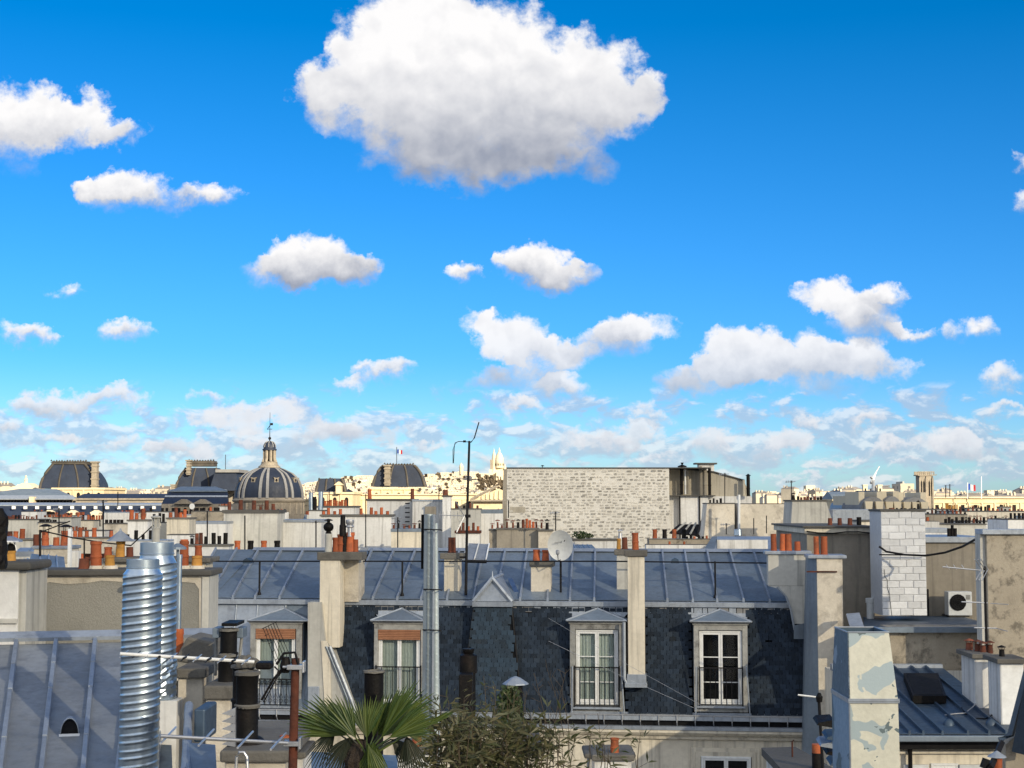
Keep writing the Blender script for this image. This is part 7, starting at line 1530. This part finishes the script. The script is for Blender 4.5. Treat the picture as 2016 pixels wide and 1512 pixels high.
# mint-like building with two pediments in shade
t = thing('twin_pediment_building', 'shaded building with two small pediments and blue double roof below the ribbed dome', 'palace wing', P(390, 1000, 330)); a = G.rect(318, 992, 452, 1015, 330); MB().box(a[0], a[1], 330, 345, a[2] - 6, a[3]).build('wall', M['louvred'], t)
for (x0, x1, y0, y1, dy, m) in ((318, 452, 978, 992, 0, 'farslate'), (328, 450, 966, 975, 6, 'farslate')):
    p0, p1, p2, p3 = P(x0, y1, 330 + dy), P(x1, y1, 330 + dy), P(x1 - 4, y0, 334 + dy), P(x0 + 7, y0, 334 + dy); MB().slab(p0, p1, p2, p3, .3).build('roof', M[m], t); b = MB(); b.tube([p3, p2], .3, 5); b.build('ridge', M['zincl'], t)
b = MB(); b.slab(P(334, 966, 338), P(448, 966, 338), P(425, 958, 342), P(355, 958, 342), .3); b.build('roof_top', M['zinc'], t)
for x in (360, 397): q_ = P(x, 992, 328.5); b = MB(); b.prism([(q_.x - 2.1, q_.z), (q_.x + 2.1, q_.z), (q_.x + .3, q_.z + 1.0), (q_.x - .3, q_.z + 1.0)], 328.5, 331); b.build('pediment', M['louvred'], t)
for k in range(11): a = G.rect(326 + k * 12, 1000, 331 + k * 12, 1010, 329.9); MB().box(a[0], a[1], 329.9, 330, a[2], a[3]).build('window', M['dark'], t)

# ---- right skyline
wing('colonnade_palace', 'long flat-roofed sunlit yellow palace along the right horizon', 1832, 2060, 981, 1005, 520, win=True)
t = thing('palace_roofline', 'low grey leaded roof behind the right yellow palace', 'roof', P(1930, 978, 560)); a = G.rect(1836, 975.5, 2060, 981, 560); MB().box(a[0], a[1], 560, 590, a[2], a[3]).build('roof', M['ribstone'], t)
Y = 480; t = thing('gothic_tower', 'square gothic bell tower with gargoyles on the right skyline', 'tower', P(1824, 980, Y)); a = G.rect(1808, 929, 1839, 985, Y); c = (a[1] - a[0])
MB().box(a[0] + .5, a[1] - .5, Y, Y + c, a[2] - 8, a[3] - .8).build('shaft', M['louvred'], t)
b = MB(); b.box(a[0] - .1, a[1] + .1, Y - .3, Y + c + .3, a[3] - 1.2, a[3] - .9); b.build('string_course', M['louvred'], t)
for k in range(9): u = a[0] + k * c / 8; MB().box(u - .16, u + .16, Y - .1, Y + .1, a[3] - .9, a[3] + .1).build('baluster', M['louvred'], t)
b = MB(); b.box(a[0], a[1], Y - .15, Y + .15, a[3] - .1, a[3] + .15); b.box(a[0], a[1], Y + c - .3, Y + c, a[3] - .9, a[3] + .15); b.build('parapet', M['louvred'], t)
for u in (a[0] + .45, a[0] + c * .5, a[1] - .45): b = MB(); b.prism([(u - .24, a[2] - 8), (u + .24, a[2] - 8), (u + .24, a[3] - 2.2), (u, a[3] - 1.3), (u - .24, a[3] - 2.2)], Y - .35, Y); b.build('buttress', M['louvred'], t)
for k in (0, 1):
    for j in (0, 1): u = a[0] + c * (.2 + .5 * k) + j * .75; b = MB(); b.prism([(u - .22, a[3] - 7.5), (u + .22, a[3] - 7.5), (u + .22, a[3] - 3.3), (u, a[3] - 2.6), (u - .22, a[3] - 3.3)], Y - .04, Y - .002); b.build('lancet', M['dark'], t)
for s in (0, 1): b = MB(); x_ = (a[0], a[1])[s]; b.tube([(x_, Y, a[3] - 1), (x_ + (-.9, .9)[s], Y - .3, a[3] - .9)], .12, 5); b.build('gargoyle', M['louvred'], t)
french_flag('tricolour streaming from a pole over the right yellow palace', 1906, 965, 515, 15, 12, P(1906, 965, 515))
for x, y0, l_ in ((1905, 950, 'flagpole carrying the tricolour on the right palace'), (1932, 938, 'bare white flagpole right of the tricolour')): o = MB().tube([P(x, 982, 515), P(x, y0, 515)], .13, 6).build('flagpole', M['paintw'], loc=P(x, 982, 515)); tag(o, l_, 'flagpole')
Y = 900; t = thing('tower_crane', 'white luffing tower crane on the far right skyline', 'crane', P(1719, 970, Y)); b = MB(); b.tube([P(1719, 975, Y), P(1719, 945, Y)], .9, 4); b.build('mast', M['alu'], t); b = MB(); b.tube([P(1718, 946, Y), P(1721, 938, Y), P(1731, 918, Y)], .8, 4, r1=.35); b.build('jib', M['paintw'], t); b = MB(); b.tube([P(1719, 944, Y), P(1714, 939, Y)], .7, 4); b.tube([P(1717, 950, Y), P(1713, 949, Y)], 1.0, 4); b.build('counterweight', M['alu'], t)
t = thing('second_crane', 'faint horizontal crane jib beside the white crane', 'crane', P(1735, 962, 1000)); b = MB(); b.tube([P(1716, 958, 1000), P(1752, 956, 1000)], .5, 4); b.build('jib', M['alu'], t); b = MB(); b.tube([P(1722, 975, 1000), P(1722, 956, 1000)], .6, 4); b.build('mast', M['alu'], t)
for x, l_ in ((1704, 'left one of the twin square church towers by the crane'), (1733, 'right one of the twin square church towers by the crane')):
    t = thing('church_tower', l_, 'tower', P(x, 975, 850)); a = G.rect(x - 4, 956, x + 4, 985, 850); MB().box(a[0], a[1], 850, 853, a[2], a[3]).build('shaft', M['basil'], t); MB().box(a[0] + .7, a[1] - .7, 849.9, 850, a[3] - 4, a[3] - 1.5).build('louvres', M['dark'], t); MB().box(a[0] - .3, a[1] + .3, 849.7, 853.3, a[3], a[3] + .5).build('cornice', M['basil'], t)
t = thing('office_block', 'pale modern office block behind the gothic tower', 'building', P(1786, 980, 1100)); a = G.rect(1773, 952, 1800, 985, 1100); MB().box(a[0], a[1], 1100, 1125, a[2], a[3]).build('wall', M['farb'], t); MB().box(a[0] + 3, a[1] - 8, 1101, 1120, a[3], a[3] + 1.5).build('plant_room', M['grey'], t)
t = thing('residential_tower', 'bright white slab tower on the right horizon', 'building', P(1595, 975, 1400)); a = G.rect(1587, 956, 1605, 985, 1400); MB().box(a[0], a[1], 1400, 1412, a[2], a[3]).build('wall', M['basil'], t); MB().box(a[0] + 1.8, a[0] + 3.2, 1399.8, 1400, a[2], a[3] - 3).build('window', M['dark'], t)
# arched zinc mansards of the right middle distance
def curved(label, px0, px1, yt, yb, Y, m='zincl', dormers=3, side=True):
    a = G.rect(px0, yt, px1, yb, Y); t = thing('curved_mansard', label, 'roof', Vector(((a[0] + a[1]) / 2, Y, a[2])))
    c = (a[0] + a[1]) / 2; h = (a[1] - a[0]) / 2; H = a[3] - a[2]
    pts = [(c + h * math.cos(x * math.pi / 12) * (1.0), a[2] + H * math.sin(x * math.pi / 12) ** .8) for x in range(13)]
    MB().prism(pts, Y, Y + 14).build('roof', M[m], t)
    MB().box(a[0], a[1], Y - .2, Y + 14, 0, a[2]).build('wall', M['louvre'], t)
    for k in range(dormers): u = a[0] + (k + .7) * (a[1] - a[0]) / (dormers + .4); MB().prism([(u - .45, a[2] + .2), (u + .45, a[2] + .2), (u + .6, a[2] + 1.8), (u - .6, a[2] + 1.8)], Y - .8, Y + .5).build('dormer', M['basil'], t)
    for s in (a[0] + .2, a[1] - .9): MB().box(s, s + .9, Y + 2, Y + 12, a[2], a[3] + .8).build('chimney', M['basil'], t)
    return t
curved('blue-grey curved mansard end, left of the ribbed beige one', 1668, 1700, 986, 1008, 250, 'zinc', 1)
curved('beige ribbed curved mansard with dormers, first of the row', 1694, 1744, 978, 1010, 240, 'ribstone', 2)
curved('beige curved mansard, second of the row', 1738, 1776, 977, 1010, 245, 'ribstone', 2)
curved('beige curved mansard, third of the row beside the gothic tower', 1772, 1830, 979, 1010, 250, 'ribstone', 3)
wing('yellow_house_right', 'small sunlit yellow house with grey roof left of the curved mansards', 1640, 1676, 986, 1012, 480, 'louvre', 968)
wing('brown_house_right', 'brownish house with tall windows behind the curved mansards', 1700, 1740, 975, 990, 480, 'louvred', 966)
t = thing('domed_house', 'sunlit house with a small rounded slate dome, right skyline', 'building', P(1646, 980, 520)); a = G.rect(1638, 975, 1656, 990, 520); MB().box(a[0], a[1], 520, 530, a[2] - 5, a[3]).build('wall', M['louvre'], t); b = MB(); b.lathe(P(1647, 975, 524).x, 524, prof(1647, [(10, 975), (9, 970), (6, 966.5), (2, 965), (.5, 960)], 524), 16); b.build('dome', M['farslate'], t, smooth=True)

# ---- hilltop basilica and the hill
def hz(px):
    pts = [(300, 985), (560, 972), (600, 952), (640, 944), (690, 938), (735, 936), (830, 935), (870, 931), (905, 928), (960, 930), (1000, 932), (1100, 938), (1300, 960), (1500, 974), (2100, 980)]
    for (a, ya), (c, yc) in zip(pts, pts[1:]):
        if a <= px <= c: return ya + (yc - ya) * (px - a) / (c - a)
    return 985
b = MB(); V = []; nx, ny = 60, 12
for j in range(ny + 1):
    f = j / ny; Yh = 2100 + 1500 * f
    for i in range(nx + 1):
        px = 300 + (2000 - 300) * i / nx; top = P(px, hz(px) + 6, Yh).z; z = -1 + (top + 1) * (f ** .8) if f < .8 else -1 + (P(px, hz(px) + 6, 3300).z + 1) * (1 - (f - .8) * .3)
        V.append((P(px, 960, Yh).x, Yh, max(-1, z)))
b.add(V, [(j * (nx + 1) + i, j * (nx + 1) + i + 1, (j + 1) * (nx + 1) + i + 1, (j + 1) * (nx + 1) + i) for j in range(ny) for i in range(nx)])
tag(b.build('hill', M['hill'], loc=Vector((0, 2100, 0))), 'hill rising on the horizon behind the palace roofs', None, kind='structure')
def hblock(k):
    w, d, h = (9, 14, 18)[k % 3], 12, (11, 14, 9)[k % 3]; b = MB(); b.box(-w / 2, w / 2, 0, d, -30, h)
    me = b.mesh('hill_building'); me.materials.append(M[('fara', 'farb', 'hillwall')[k % 3]]); me.materials.append(M['hillroof'])
    b2 = MB(); bm = bmesh.new(); bm.from_mesh(me)
    z = h; vs = [bm.verts.new(p) for p in ((-w / 2 - .2, -.2, z), (w / 2 + .2, -.2, z), (w / 2 + .2, d, z), (-w / 2 - .2, d, z), (-w / 2 + 2, d / 2, z + 2.6), (w / 2 - 2, d / 2, z + 2.6))]
    for f in ((0, 1, 5, 4), (1, 2, 5), (2, 3, 4, 5), (3, 0, 4)): fc = bm.faces.new([vs[i] for i in f]); fc.material_index = 1
    for i in range(3 if k % 2 else 2):
        x = -w / 2 + 1 + i * 3; v2 = [bm.verts.new(p) for p in ((x, 3, z), (x + 1.2, 3, z), (x + 1.2, 4, z), (x, 4, z), (x, 3, z + 3.8), (x + 1.2, 3, z + 3.8), (x + 1.2, 4, z + 3.8), (x, 4, z + 3.8))]
        for f in ((0, 1, 5, 4), (1, 2, 6, 5), (2, 3, 7, 6), (3, 0, 4, 7), (4, 5, 6, 7)): bm.faces.new([v2[i] for i in f])
    bm.to_mesh(me); bm.free(); return me
HB = [hblock(k) for k in range(6)]
spots_ = []
for k in range(1100):
    f = rnd.random(); px = rnd.uniform(592, 998); top = hz(px); py = top + 4 + (998 - top) * (1 - f) * .85 + rnd.uniform(-2, 2); spots_.append((px, py, 2300 + 900 * f))
for (px, py, Yh) in [(rnd.uniform(1500, 2050), rnd.uniform(970, 984), rnd.uniform(900, 2200)) for _ in range(150)] + [(rnd.uniform(195, 345), rnd.uniform(968, 980), rnd.uniform(900, 1800)) for _ in range(50)] + [(rnd.uniform(-20, 90), rnd.uniform(966, 980), rnd.uniform(900, 1800)) for _ in range(20)]: spots_.append((px, py, Yh))
spots_.sort(key=lambda s: s[2])
big = [s for s in spots_ if s[2] >= 2300][::5][:190]; horizon_ = [s for s in spots_ if s[2] < 2300][:100]; rest = [s for s in spots_ if s not in big and s not in horizon_]
for grp, lst, lab, g in (('hillside_building', big, 'small sunlit cream building packed on the hill slope', 'buildings covering the far hill'), ('skyline_building', horizon_, 'tiny pale building on the hazy city horizon', 'tiny buildings along the flat horizon')):
    for i, (px, py, Yh) in enumerate(lst):
        q_ = P(px, py, Yh); o = bpy.data.objects.new(grp, HB[i % 6]); COL.objects.link(o); s = 1.0 if Yh > 2200 else rnd.uniform(.45, .8); o.location = (q_.x, Yh, q_.z - 9 * s); o.scale = (s * rnd.uniform(.8, 1.5), s, s * (1 if Yh > 2200 else 1)); o.rotation_euler = (0, 0, rnd.uniform(-.7, .7)); tag(o, lab, 'building', g)
b = MB()
for (px, py, Yh) in rest:
    q_ = P(px, py, Yh); s = 1.0 if Yh > 2200 else .6; w = rnd.uniform(5, 11) * s; h = rnd.uniform(3, 6) * s; b.hexa([(q_.x - w, Yh, q_.z - 30 * s), (q_.x + w, Yh + w * .4, q_.z - 30 * s), (q_.x + w, Yh + 12, q_.z - 30 * s), (q_.x - w, Yh + 12, q_.z - 30 * s), (q_.x - w, Yh, q_.z + h), (q_.x + w, Yh + w * .4, q_.z + h), (q_.x + w, Yh + 12, q_.z + h), (q_.x - w, Yh + 12, q_.z + h)])
o = b.build('far_city', M['fara'], loc=Vector((0, 2000, 0)), fix=False); tag(o, 'mass of minor sunlit houses filling the gaps on the hill and horizon', None, kind='stuff')
b = MB()
for _ in range(200):
    px = rnd.uniform(940, 1000) if rnd.random() < .6 else rnd.uniform(600, 1000); top = hz(px); py = rnd.uniform(top + 6, 965) if px > 935 else rnd.uniform(top, 990); Yh = 2280 + 700 * rnd.random(); q_ = P(px, py, Yh - 20); r = rnd.uniform(1.5, 4.5)
    for k in range(3):
        d = Vector((rnd.uniform(-1, 1), rnd.uniform(-1, 1), rnd.uniform(-1, 1))).normalized() * r; e = d.cross(Vector((rnd.uniform(-1, 1), 1, rnd.uniform(-1, 1)))).normalized() * r; b.quad(q_ - d, q_ + e, q_ + d, q_ - e)
o = b.build('hill_trees', M['stem'], loc=Vector((0, 2280, 0)), fix=False); tag(o, 'bare brown winter trees below the white basilica and between the hill houses', None, kind='stuff')
Y = 2900; t = thing('white_basilica', 'white domed basilica with pointed domes crowning the far hill', 'basilica', P(981, 960, Y)); kx = 1 / FPX * Y
def onion(px, yb, yt, r, name='dome', drum=0):
    x = P(px, yb, Y).x; H = (yb - yt) * kx; z = P(px, yb, Y).z; rr = r * kx
    b = MB(); b.lathe(x, Y, [(rr, z - drum * kx), (rr, z), (rr * 1.04, z + H * .02), (rr, z + H * .2), (rr * .92, z + H * .36), (rr * .76, z + H * .5), (rr * .52, z + H * .62), (rr * .28, z + H * .7), (rr * .2, z + H * .74), (rr * .22, z + H * .84), (rr * .08, z + H * .9), (rr * .04, z + H)], 20); b.build(name, M['basil'], t, smooth=True)
onion(983, 913, 881, 8.6, drum=8); onion(972.5, 906, 882, 3.8, drum=22)
onion(969, 928, 914, 3.4, drum=10); onion(994, 928, 912, 3.6, drum=12)
for k in range(14): a_ = k * math.pi * 2 / 14; b = MB(); r_ = 8.4 * kx; x_ = P(983, 911, Y).x; b.box(x_ + r_ * math.cos(a_) - .9, x_ + r_ * math.cos(a_) + .9, Y + r_ * math.sin(a_) - .4, Y + r_ * math.sin(a_) + .4, P(983, 917, Y).z, P(983, 912.5, Y).z); b.build('drum_window', M['stem'], t)
for (x0, x1, y0, y1, d) in ((965, 998, 926, 962, -6), (971, 995, 918, 930, 0), (963, 969, 924, 955, -12), (977, 990, 930, 965, -16)):
    a = G.rect(x0, y0, x1, y1, Y + d); b = MB(); b.box(a[0], a[1], Y + d, Y + 60, a[2] - 20, a[3]); b.build('wall', M['basil'], t)
for (x, y, w_, h_) in ((970, 936, 1.4, 6), (975, 934, 1.4, 5), (981, 938, 1.6, 8), (986, 938, 1.6, 8), (993, 936, 1.4, 6), (973, 948, 1.4, 6), (992, 948, 1.4, 6)):
    a = G.rect(x - w_ / 2, y, x + w_ / 2, y + h_, Y - 17); MB().box(a[0], a[1], Y - 17, Y - 16.5, a[2], a[3]).build('window', M['stem'], t)
a = G.rect(965, 905, 970, 930, Y - 8); MB().box(a[0], a[1], Y - 8, Y, a[2], a[3]).build('turret', M['louvred'], t)  # darker stone colour stands for shade on the basilica's left side
t = thing('water_tower', 'small white domed water tower on the far hill left of the basilica', 'tower', P(908, 932, 3000)); b = MB(); x_ = P(908, 925, 3000).x; z_ = lambda y: P(908, y, 3000).z; b.lathe(x_, 3000, [(4, z_(936)), (4, z_(921)), (4.4, z_(920)), (3.6, z_(916)), (1.5, z_(913)), (.2, z_(911))], 12); b.build('shaft', M['basil'], t, smooth=True)
# thin roof aerials on the middle distance
AE = [(203, 1068, 985, 55), (232, 1000, 968, 90), (116, 1050, 1000, 60), (482, 1088, 1015, 60), (622, 1085, 1025, 60), (720, 1078, 973, 75), (783, 1082, 1018, 70), (408, 1080, 1006, 60), (864, 985, 955, 100), (1001, 1020, 985, 74), (1094, 1045, 1007, 70), (1427, 992, 931, 92), (1430, 1052, 1030, 80), (1484, 1052, 1020, 80), (1558, 985, 946, 85), (1862, 980, 955, 200), (1870, 978, 953, 200), (1509, 1050, 1015, 84), (648, 1000, 966, 110)]
HINT = ['above the left white stacks', 'behind the yellow arched roof', 'among the far left pots', 'on the broad pale gable', 'right of the pale wall with zinc coping', 'left of the black ball cowl', 'beside the iron rungs', 'in front of the beige wall with capped pots', 'left of the broad gable', 'on the tall white gable', 'left of the rubble gable', 'above the satellite dish', 'on the sloping grey-brown gable, the tallest', 'by the thin white pipe', 'on the stained cream wall', 'left of the leaning patched wall', 'right of the gothic tower', 'second right of the gothic tower', 'right of the white pipe', 'behind the eight red pots']
for i, (x, y1, y0, Yh) in enumerate(AE):
    t = thing('roof_aerial', 'slender dark television aerial ' + HINT[i], 'aerial', P(x, y1, Yh), 'thin roof aerials')
    b = MB(); b.tube([P(x, y1, Yh), P(x, y0, Yh)], .028 * (1 if Yh < 90 else Yh / 90), 5); b.build('pole', M['blackmetal'], t)
    if i % 2 == 0 or x in (1427, 1558):
        b = MB(); b.tube([P(x - 12, y0 + 3, Yh), P(x + 8, y0 + 2, Yh)], .018, 4); [b.tube([P(x - 10 + k * 4, y0, Yh), P(x - 10 + k * 4, y0 + 5, Yh)], .014, 4) for k in range(4)]; b.build('yagi', M['alu'], t)
# ------------------------------------------------------------------ palm and bamboo on the viewer's own terrace
Y = 9.0; PX = Y / FPX
t = thing('fan_palm', 'green fan palm with stiff folded leaves and drooping dry ones, bottom centre', 'palm', P(722, 1560, Y))
def fan(hub, dirdeg, spread, length, n, depth=.0, cup=.15, m='palm', droop=0, wide=1, tilt=0, name='leaf', back=0, root=(722, 1490)):
    """a fan leaf: blades radiate from a hub pixel; lengths in photo px"""
    h = P(hub[0], hub[1], Y + depth); b = MB(); L0 = length * PX * .9
    for i in range(n):
        f = (i / (n - 1) - .5) * 2; a = R(dirdeg + f * spread / 2); L = L0 * (1 - .22 * f * f) * rnd.uniform(.88, 1.06)
        d = Vector((math.cos(a), tilt + cup * abs(f) + rnd.uniform(-.05, .05), math.sin(a))).normalized()
        s = d.cross(Vector((0, 1, 0))).normalized(); nrm = s.cross(d)
        w = L0 * .027 * wide; pts = []; N = 6
        for k in range(N + 1):
            g = k / N; ww = w * (.35 + 1.5 * g if g < .45 else (1.02 * (1 - (g - .45) / .55) ** .75 + .04)); dr = (droop + .06) * L * g * g + (.12 * L * max(0, g - .7) ** 1.3 if rnd.random() < .5 else 0)
            c = h + d * L * g - Vector((0, 0, dr)); c += nrm * 0
            pts += [c - s * ww, c + nrm * ww * .55, c + s * ww]
        F_ = []
        for k in range(N): o = k * 3; F_ += [(o, o + 1, o + 4, o + 3), (o + 1, o + 2, o + 5, o + 4)]
        b.add(pts, F_)
    b.build(name, M[m], t, smooth=False, fix=False)
    r = P(root[0], root[1], Y + depth * .5)
    MB().tube([r, r.lerp(h, .5) + Vector((0, 0, .01)), h], .006, 6, r1=.004).build('leaf_stalk', M['palm' if m == 'palm' else 'deadpalm'], t)
fan((683, 1447), 150, 62, 138, 17, .05, .2); fan((700, 1452), 122, 50, 112, 13, -.05, .1); fan((722, 1452), 93, 66, 98, 19, .0, .25)
fan((735, 1450), 78, 44, 92, 13, .1, .1); fan((752, 1450), 47, 52, 152, 22, .02, .15, wide=.8); fan((768, 1452), 30, 48, 118, 18, -.08, .2, wide=.8); fan((745, 1448), 60, 46, 118, 15, .12, .1)
fan((700, 1440), 140, 40, 105, 12, .15, .3); fan((835, 1432), 32, 12, 78, 7, .05, .02, wide=1.3, root=(745, 1480))
fan((800, 1445), 10, 90, 70, 16, .15, .3, m='palm', wide=.7)
fan((690, 1452), 245, 90, 105, 18, .02, .3, 'deadpalm', .25, .8); fan((800, 1450), 285, 70, 95, 14, .04, .3, 'deadpalm', .3, .8); fan((735, 1462), 268, 70, 90, 13, -.06, .2, 'palm', .1, 1.0); fan((660, 1440), 225, 60, 90, 12, .1, .3, 'deadpalm', .3, .7); fan((725, 1465), 292, 40, 80, 8, -.1, .1, 'palm', .05, 1.1); fan((770, 1455), 320, 60, 80, 12, .1, .2, 'deadpalm', .25, .7)
b = MB(); V = []; N = 20
for i in range(26):
    z = P(715, 1700 - i * 9.6, Y).z; r0 = .085 if i < 22 else .085 - .012 * (i - 21)
    for k in range(N): q = 2 * math.pi * k / N; rr = r0 * (1 + rnd.uniform(-.16, .16)); V.append((P(705, 1500, Y).x + rr * math.cos(q), Y + .06 + rr * math.sin(q), z))
b.add(V, [(i * N + k, i * N + (k + 1) % N, (i + 1) * N + (k + 1) % N, (i + 1) * N + k) for i in range(25) for k in range(N)]); b.build('trunk', M['fibre'], t, fix=False)

def bamboo(label, stems, Yc, leaf_px, nleaf, m='bamboo', group=None, dens=1.0):
    t = thing('bamboo_plant', label, 'bamboo', P(stems[0][0], 1560, Yc)); bs = MB(); bl = MB()
    for (x0, y1, x1, k_) in stems:
        d0 = rnd.uniform(-.25, .25); pts = [P(x0 + (x1 - x0) * f * f + rnd.uniform(-1.5, 1.5), 1600 + (y1 - 1600) * f, Yc + d0) for f in (0, .25, .5, .7, .85, 1)]
        bs.tube(pts, .005, 5, r1=.0015)
        for j in range(int(nleaf * k_)):
            f = rnd.uniform(.12, 1) ** 1.25; i = min(4, int(f * 5)); c = pts[i].lerp(pts[i + 1], f * 5 - i)
            tw = Vector((rnd.uniform(-1, 1), rnd.uniform(-.6, .6), rnd.uniform(-.1, .9))).normalized() * rnd.uniform(.01, .11); e = c + tw
            if rnd.random() < .3: bs.tube([c, e], .0015, 3)
            for q in range(rnd.choice((1, 2, 3))):
                d = (tw.normalized() + Vector((rnd.uniform(-.9, .9), rnd.uniform(-.7, .7), rnd.uniform(-1.0, .6)))).normalized(); L = leaf_px * Yc / FPX * rnd.uniform(.5, 1.25); s = d.cross(Vector((rnd.uniform(-1, 1), rnd.uniform(-1, 1), rnd.uniform(-1, 1)))).normalized() * L * .10
                sag = Vector((0, 0, -L * .15)); bl.quad(e, e + d * L * .4 + s, e + d * L + sag); bl.quad(e, e + d * L + sag, e + d * L * .4 - s)
    o = bl.build('leaves', M[m], t, fix=False); o['kind'] = 'stuff'
    o = bs.build('stems', M['stem'], t, fix=False); o['kind'] = 'stuff'
def st_(n, x0, x1, y0, y1, lean=12, k=(.7, 1.3)): return [(rnd.uniform(x0, x1), rnd.uniform(y0, y1), 0, rnd.uniform(*k)) for _ in range(n)]
def fixs(L, lean): return [(a, b_, a + rnd.uniform(-lean, lean), k) for (a, b_, _, k) in L]
bamboo('dense leafy bamboo clump right beside the palm', fixs(st_(22, 850, 960, 1385, 1460), 18), 10, 29, 38)
bamboo('middle bamboo clump in front of the dark cap slab', fixs(st_(20, 950, 1060, 1400, 1470), 18), 10.3, 29, 36)
bamboo('thin dry bamboo canes reaching up past the cowled flue', fixs(st_(9, 870, 1000, 1325, 1400, k=(.3, .7)), 22), 10.6, 14, 40)
bamboo('sparser bamboo on the right in front of the cream facade', fixs(st_(10, 1060, 1160, 1400, 1470, k=(.4, .9)), 16), 10.2, 27, 26)
bamboo('few bamboo tips at the far right of the hedge', fixs(st_(7, 1150, 1262, 1430, 1490, k=(.3, .7)), 14), 10.1, 26, 18)
t = thing('bare_branches', 'bare forked twigs rising from the bamboo before the slates', 'twigs', P(1085, 1500, 10.8))
for (a, c) in (((1085, 1480), (1052, 1325)), ((1085, 1470), (1115, 1318)), ((1120, 1480), (1108, 1370)), ((1110, 1450), (1075, 1310)), ((1060, 1480), (1030, 1360)), ((1190, 1500), (1178, 1420))):
    b = MB(); p0, p1 = P(*a, 10.8), P(*c, 10.8); m_ = p0.lerp(p1, .5) + Vector((rnd.uniform(-.03, .03), 0, 0)); b.tube([p0, m_, p1], .0035, 5, r1=.001)
    for k in range(6): q = p0.lerp(p1, rnd.uniform(.3, .95)); b.tube([q, q + Vector((rnd.uniform(-.07, .07), rnd.uniform(-.03, .03), rnd.uniform(.02, .1)))], .0013, 4)
    b.build('branch', M['stem'], t)
t = thing('ivy', 'ivy and climber leaves wrapped round the zinc-hatted flue', 'ivy', P(1000, 1440, 15.7)); b = MB()
for k in range(1500):
    y = rnd.uniform(1352, 1450); w = 12 + 26 * rnd.random() * min(1, (y - 1345) / 50); c = P(1005 + rnd.uniform(-w, w * .8), y, 15.8 + rnd.uniform(-.12, .15)); d = Vector((rnd.uniform(-1, 1), rnd.uniform(-1, 1), rnd.uniform(-1, .5))).normalized() * rnd.uniform(.014, .035); e = d.cross(Vector((rnd.uniform(-1, 1), rnd.uniform(-1, 1), rnd.uniform(-1, 1)))).normalized() * d.length * .55; b.quad(c - d, c + e, c + d, c - e)
o = b.build('leaves', M['ivy'], t, fix=False); o['kind'] = 'stuff'
b = MB()
for k in range(7): x = rnd.uniform(985, 1030); b.tube([P(x, 1470, 15.7), P(x + rnd.uniform(-8, 8), 1410, 15.7), P(x + rnd.uniform(-12, 12), rnd.uniform(1335, 1375), 15.7)], .006, 4, r1=.002)
o = b.build('vines', M['stem'], t); o['kind'] = 'stuff'

# ---- leave out distant houses of which nothing is seen
dg = bpy.context.evaluated_depsgraph_get(); dg.update()
eye = Vector((0, 0, CZ)); members = {}
for r in HOUSES:
    ids = {r.name} | {c.name for c in r.children} | {g.name for c in r.children for g in c.children}
    hit = 0; mw = r.matrix_world
    for c in r.children:
        for v in list(c.data.vertices)[::2 if len(c.data.vertices) < 40 else 9]:
            p = c.matrix_world @ v.co; 
            if p.z < 8: continue
            d = (p + Vector((0, 0, -.05)) - eye).normalized(); ok, _, _, _, ob, _ = S.ray_cast(dg, eye, d)
            if ok and ob.name in ids: hit += 1
            if hit > 1: break
        if hit > 1: break
    if hit <= 1:
        for c in list(r.children):
            for g in list(c.children): bpy.data.objects.remove(g)
            bpy.data.objects.remove(c)
        bpy.data.objects.remove(r)
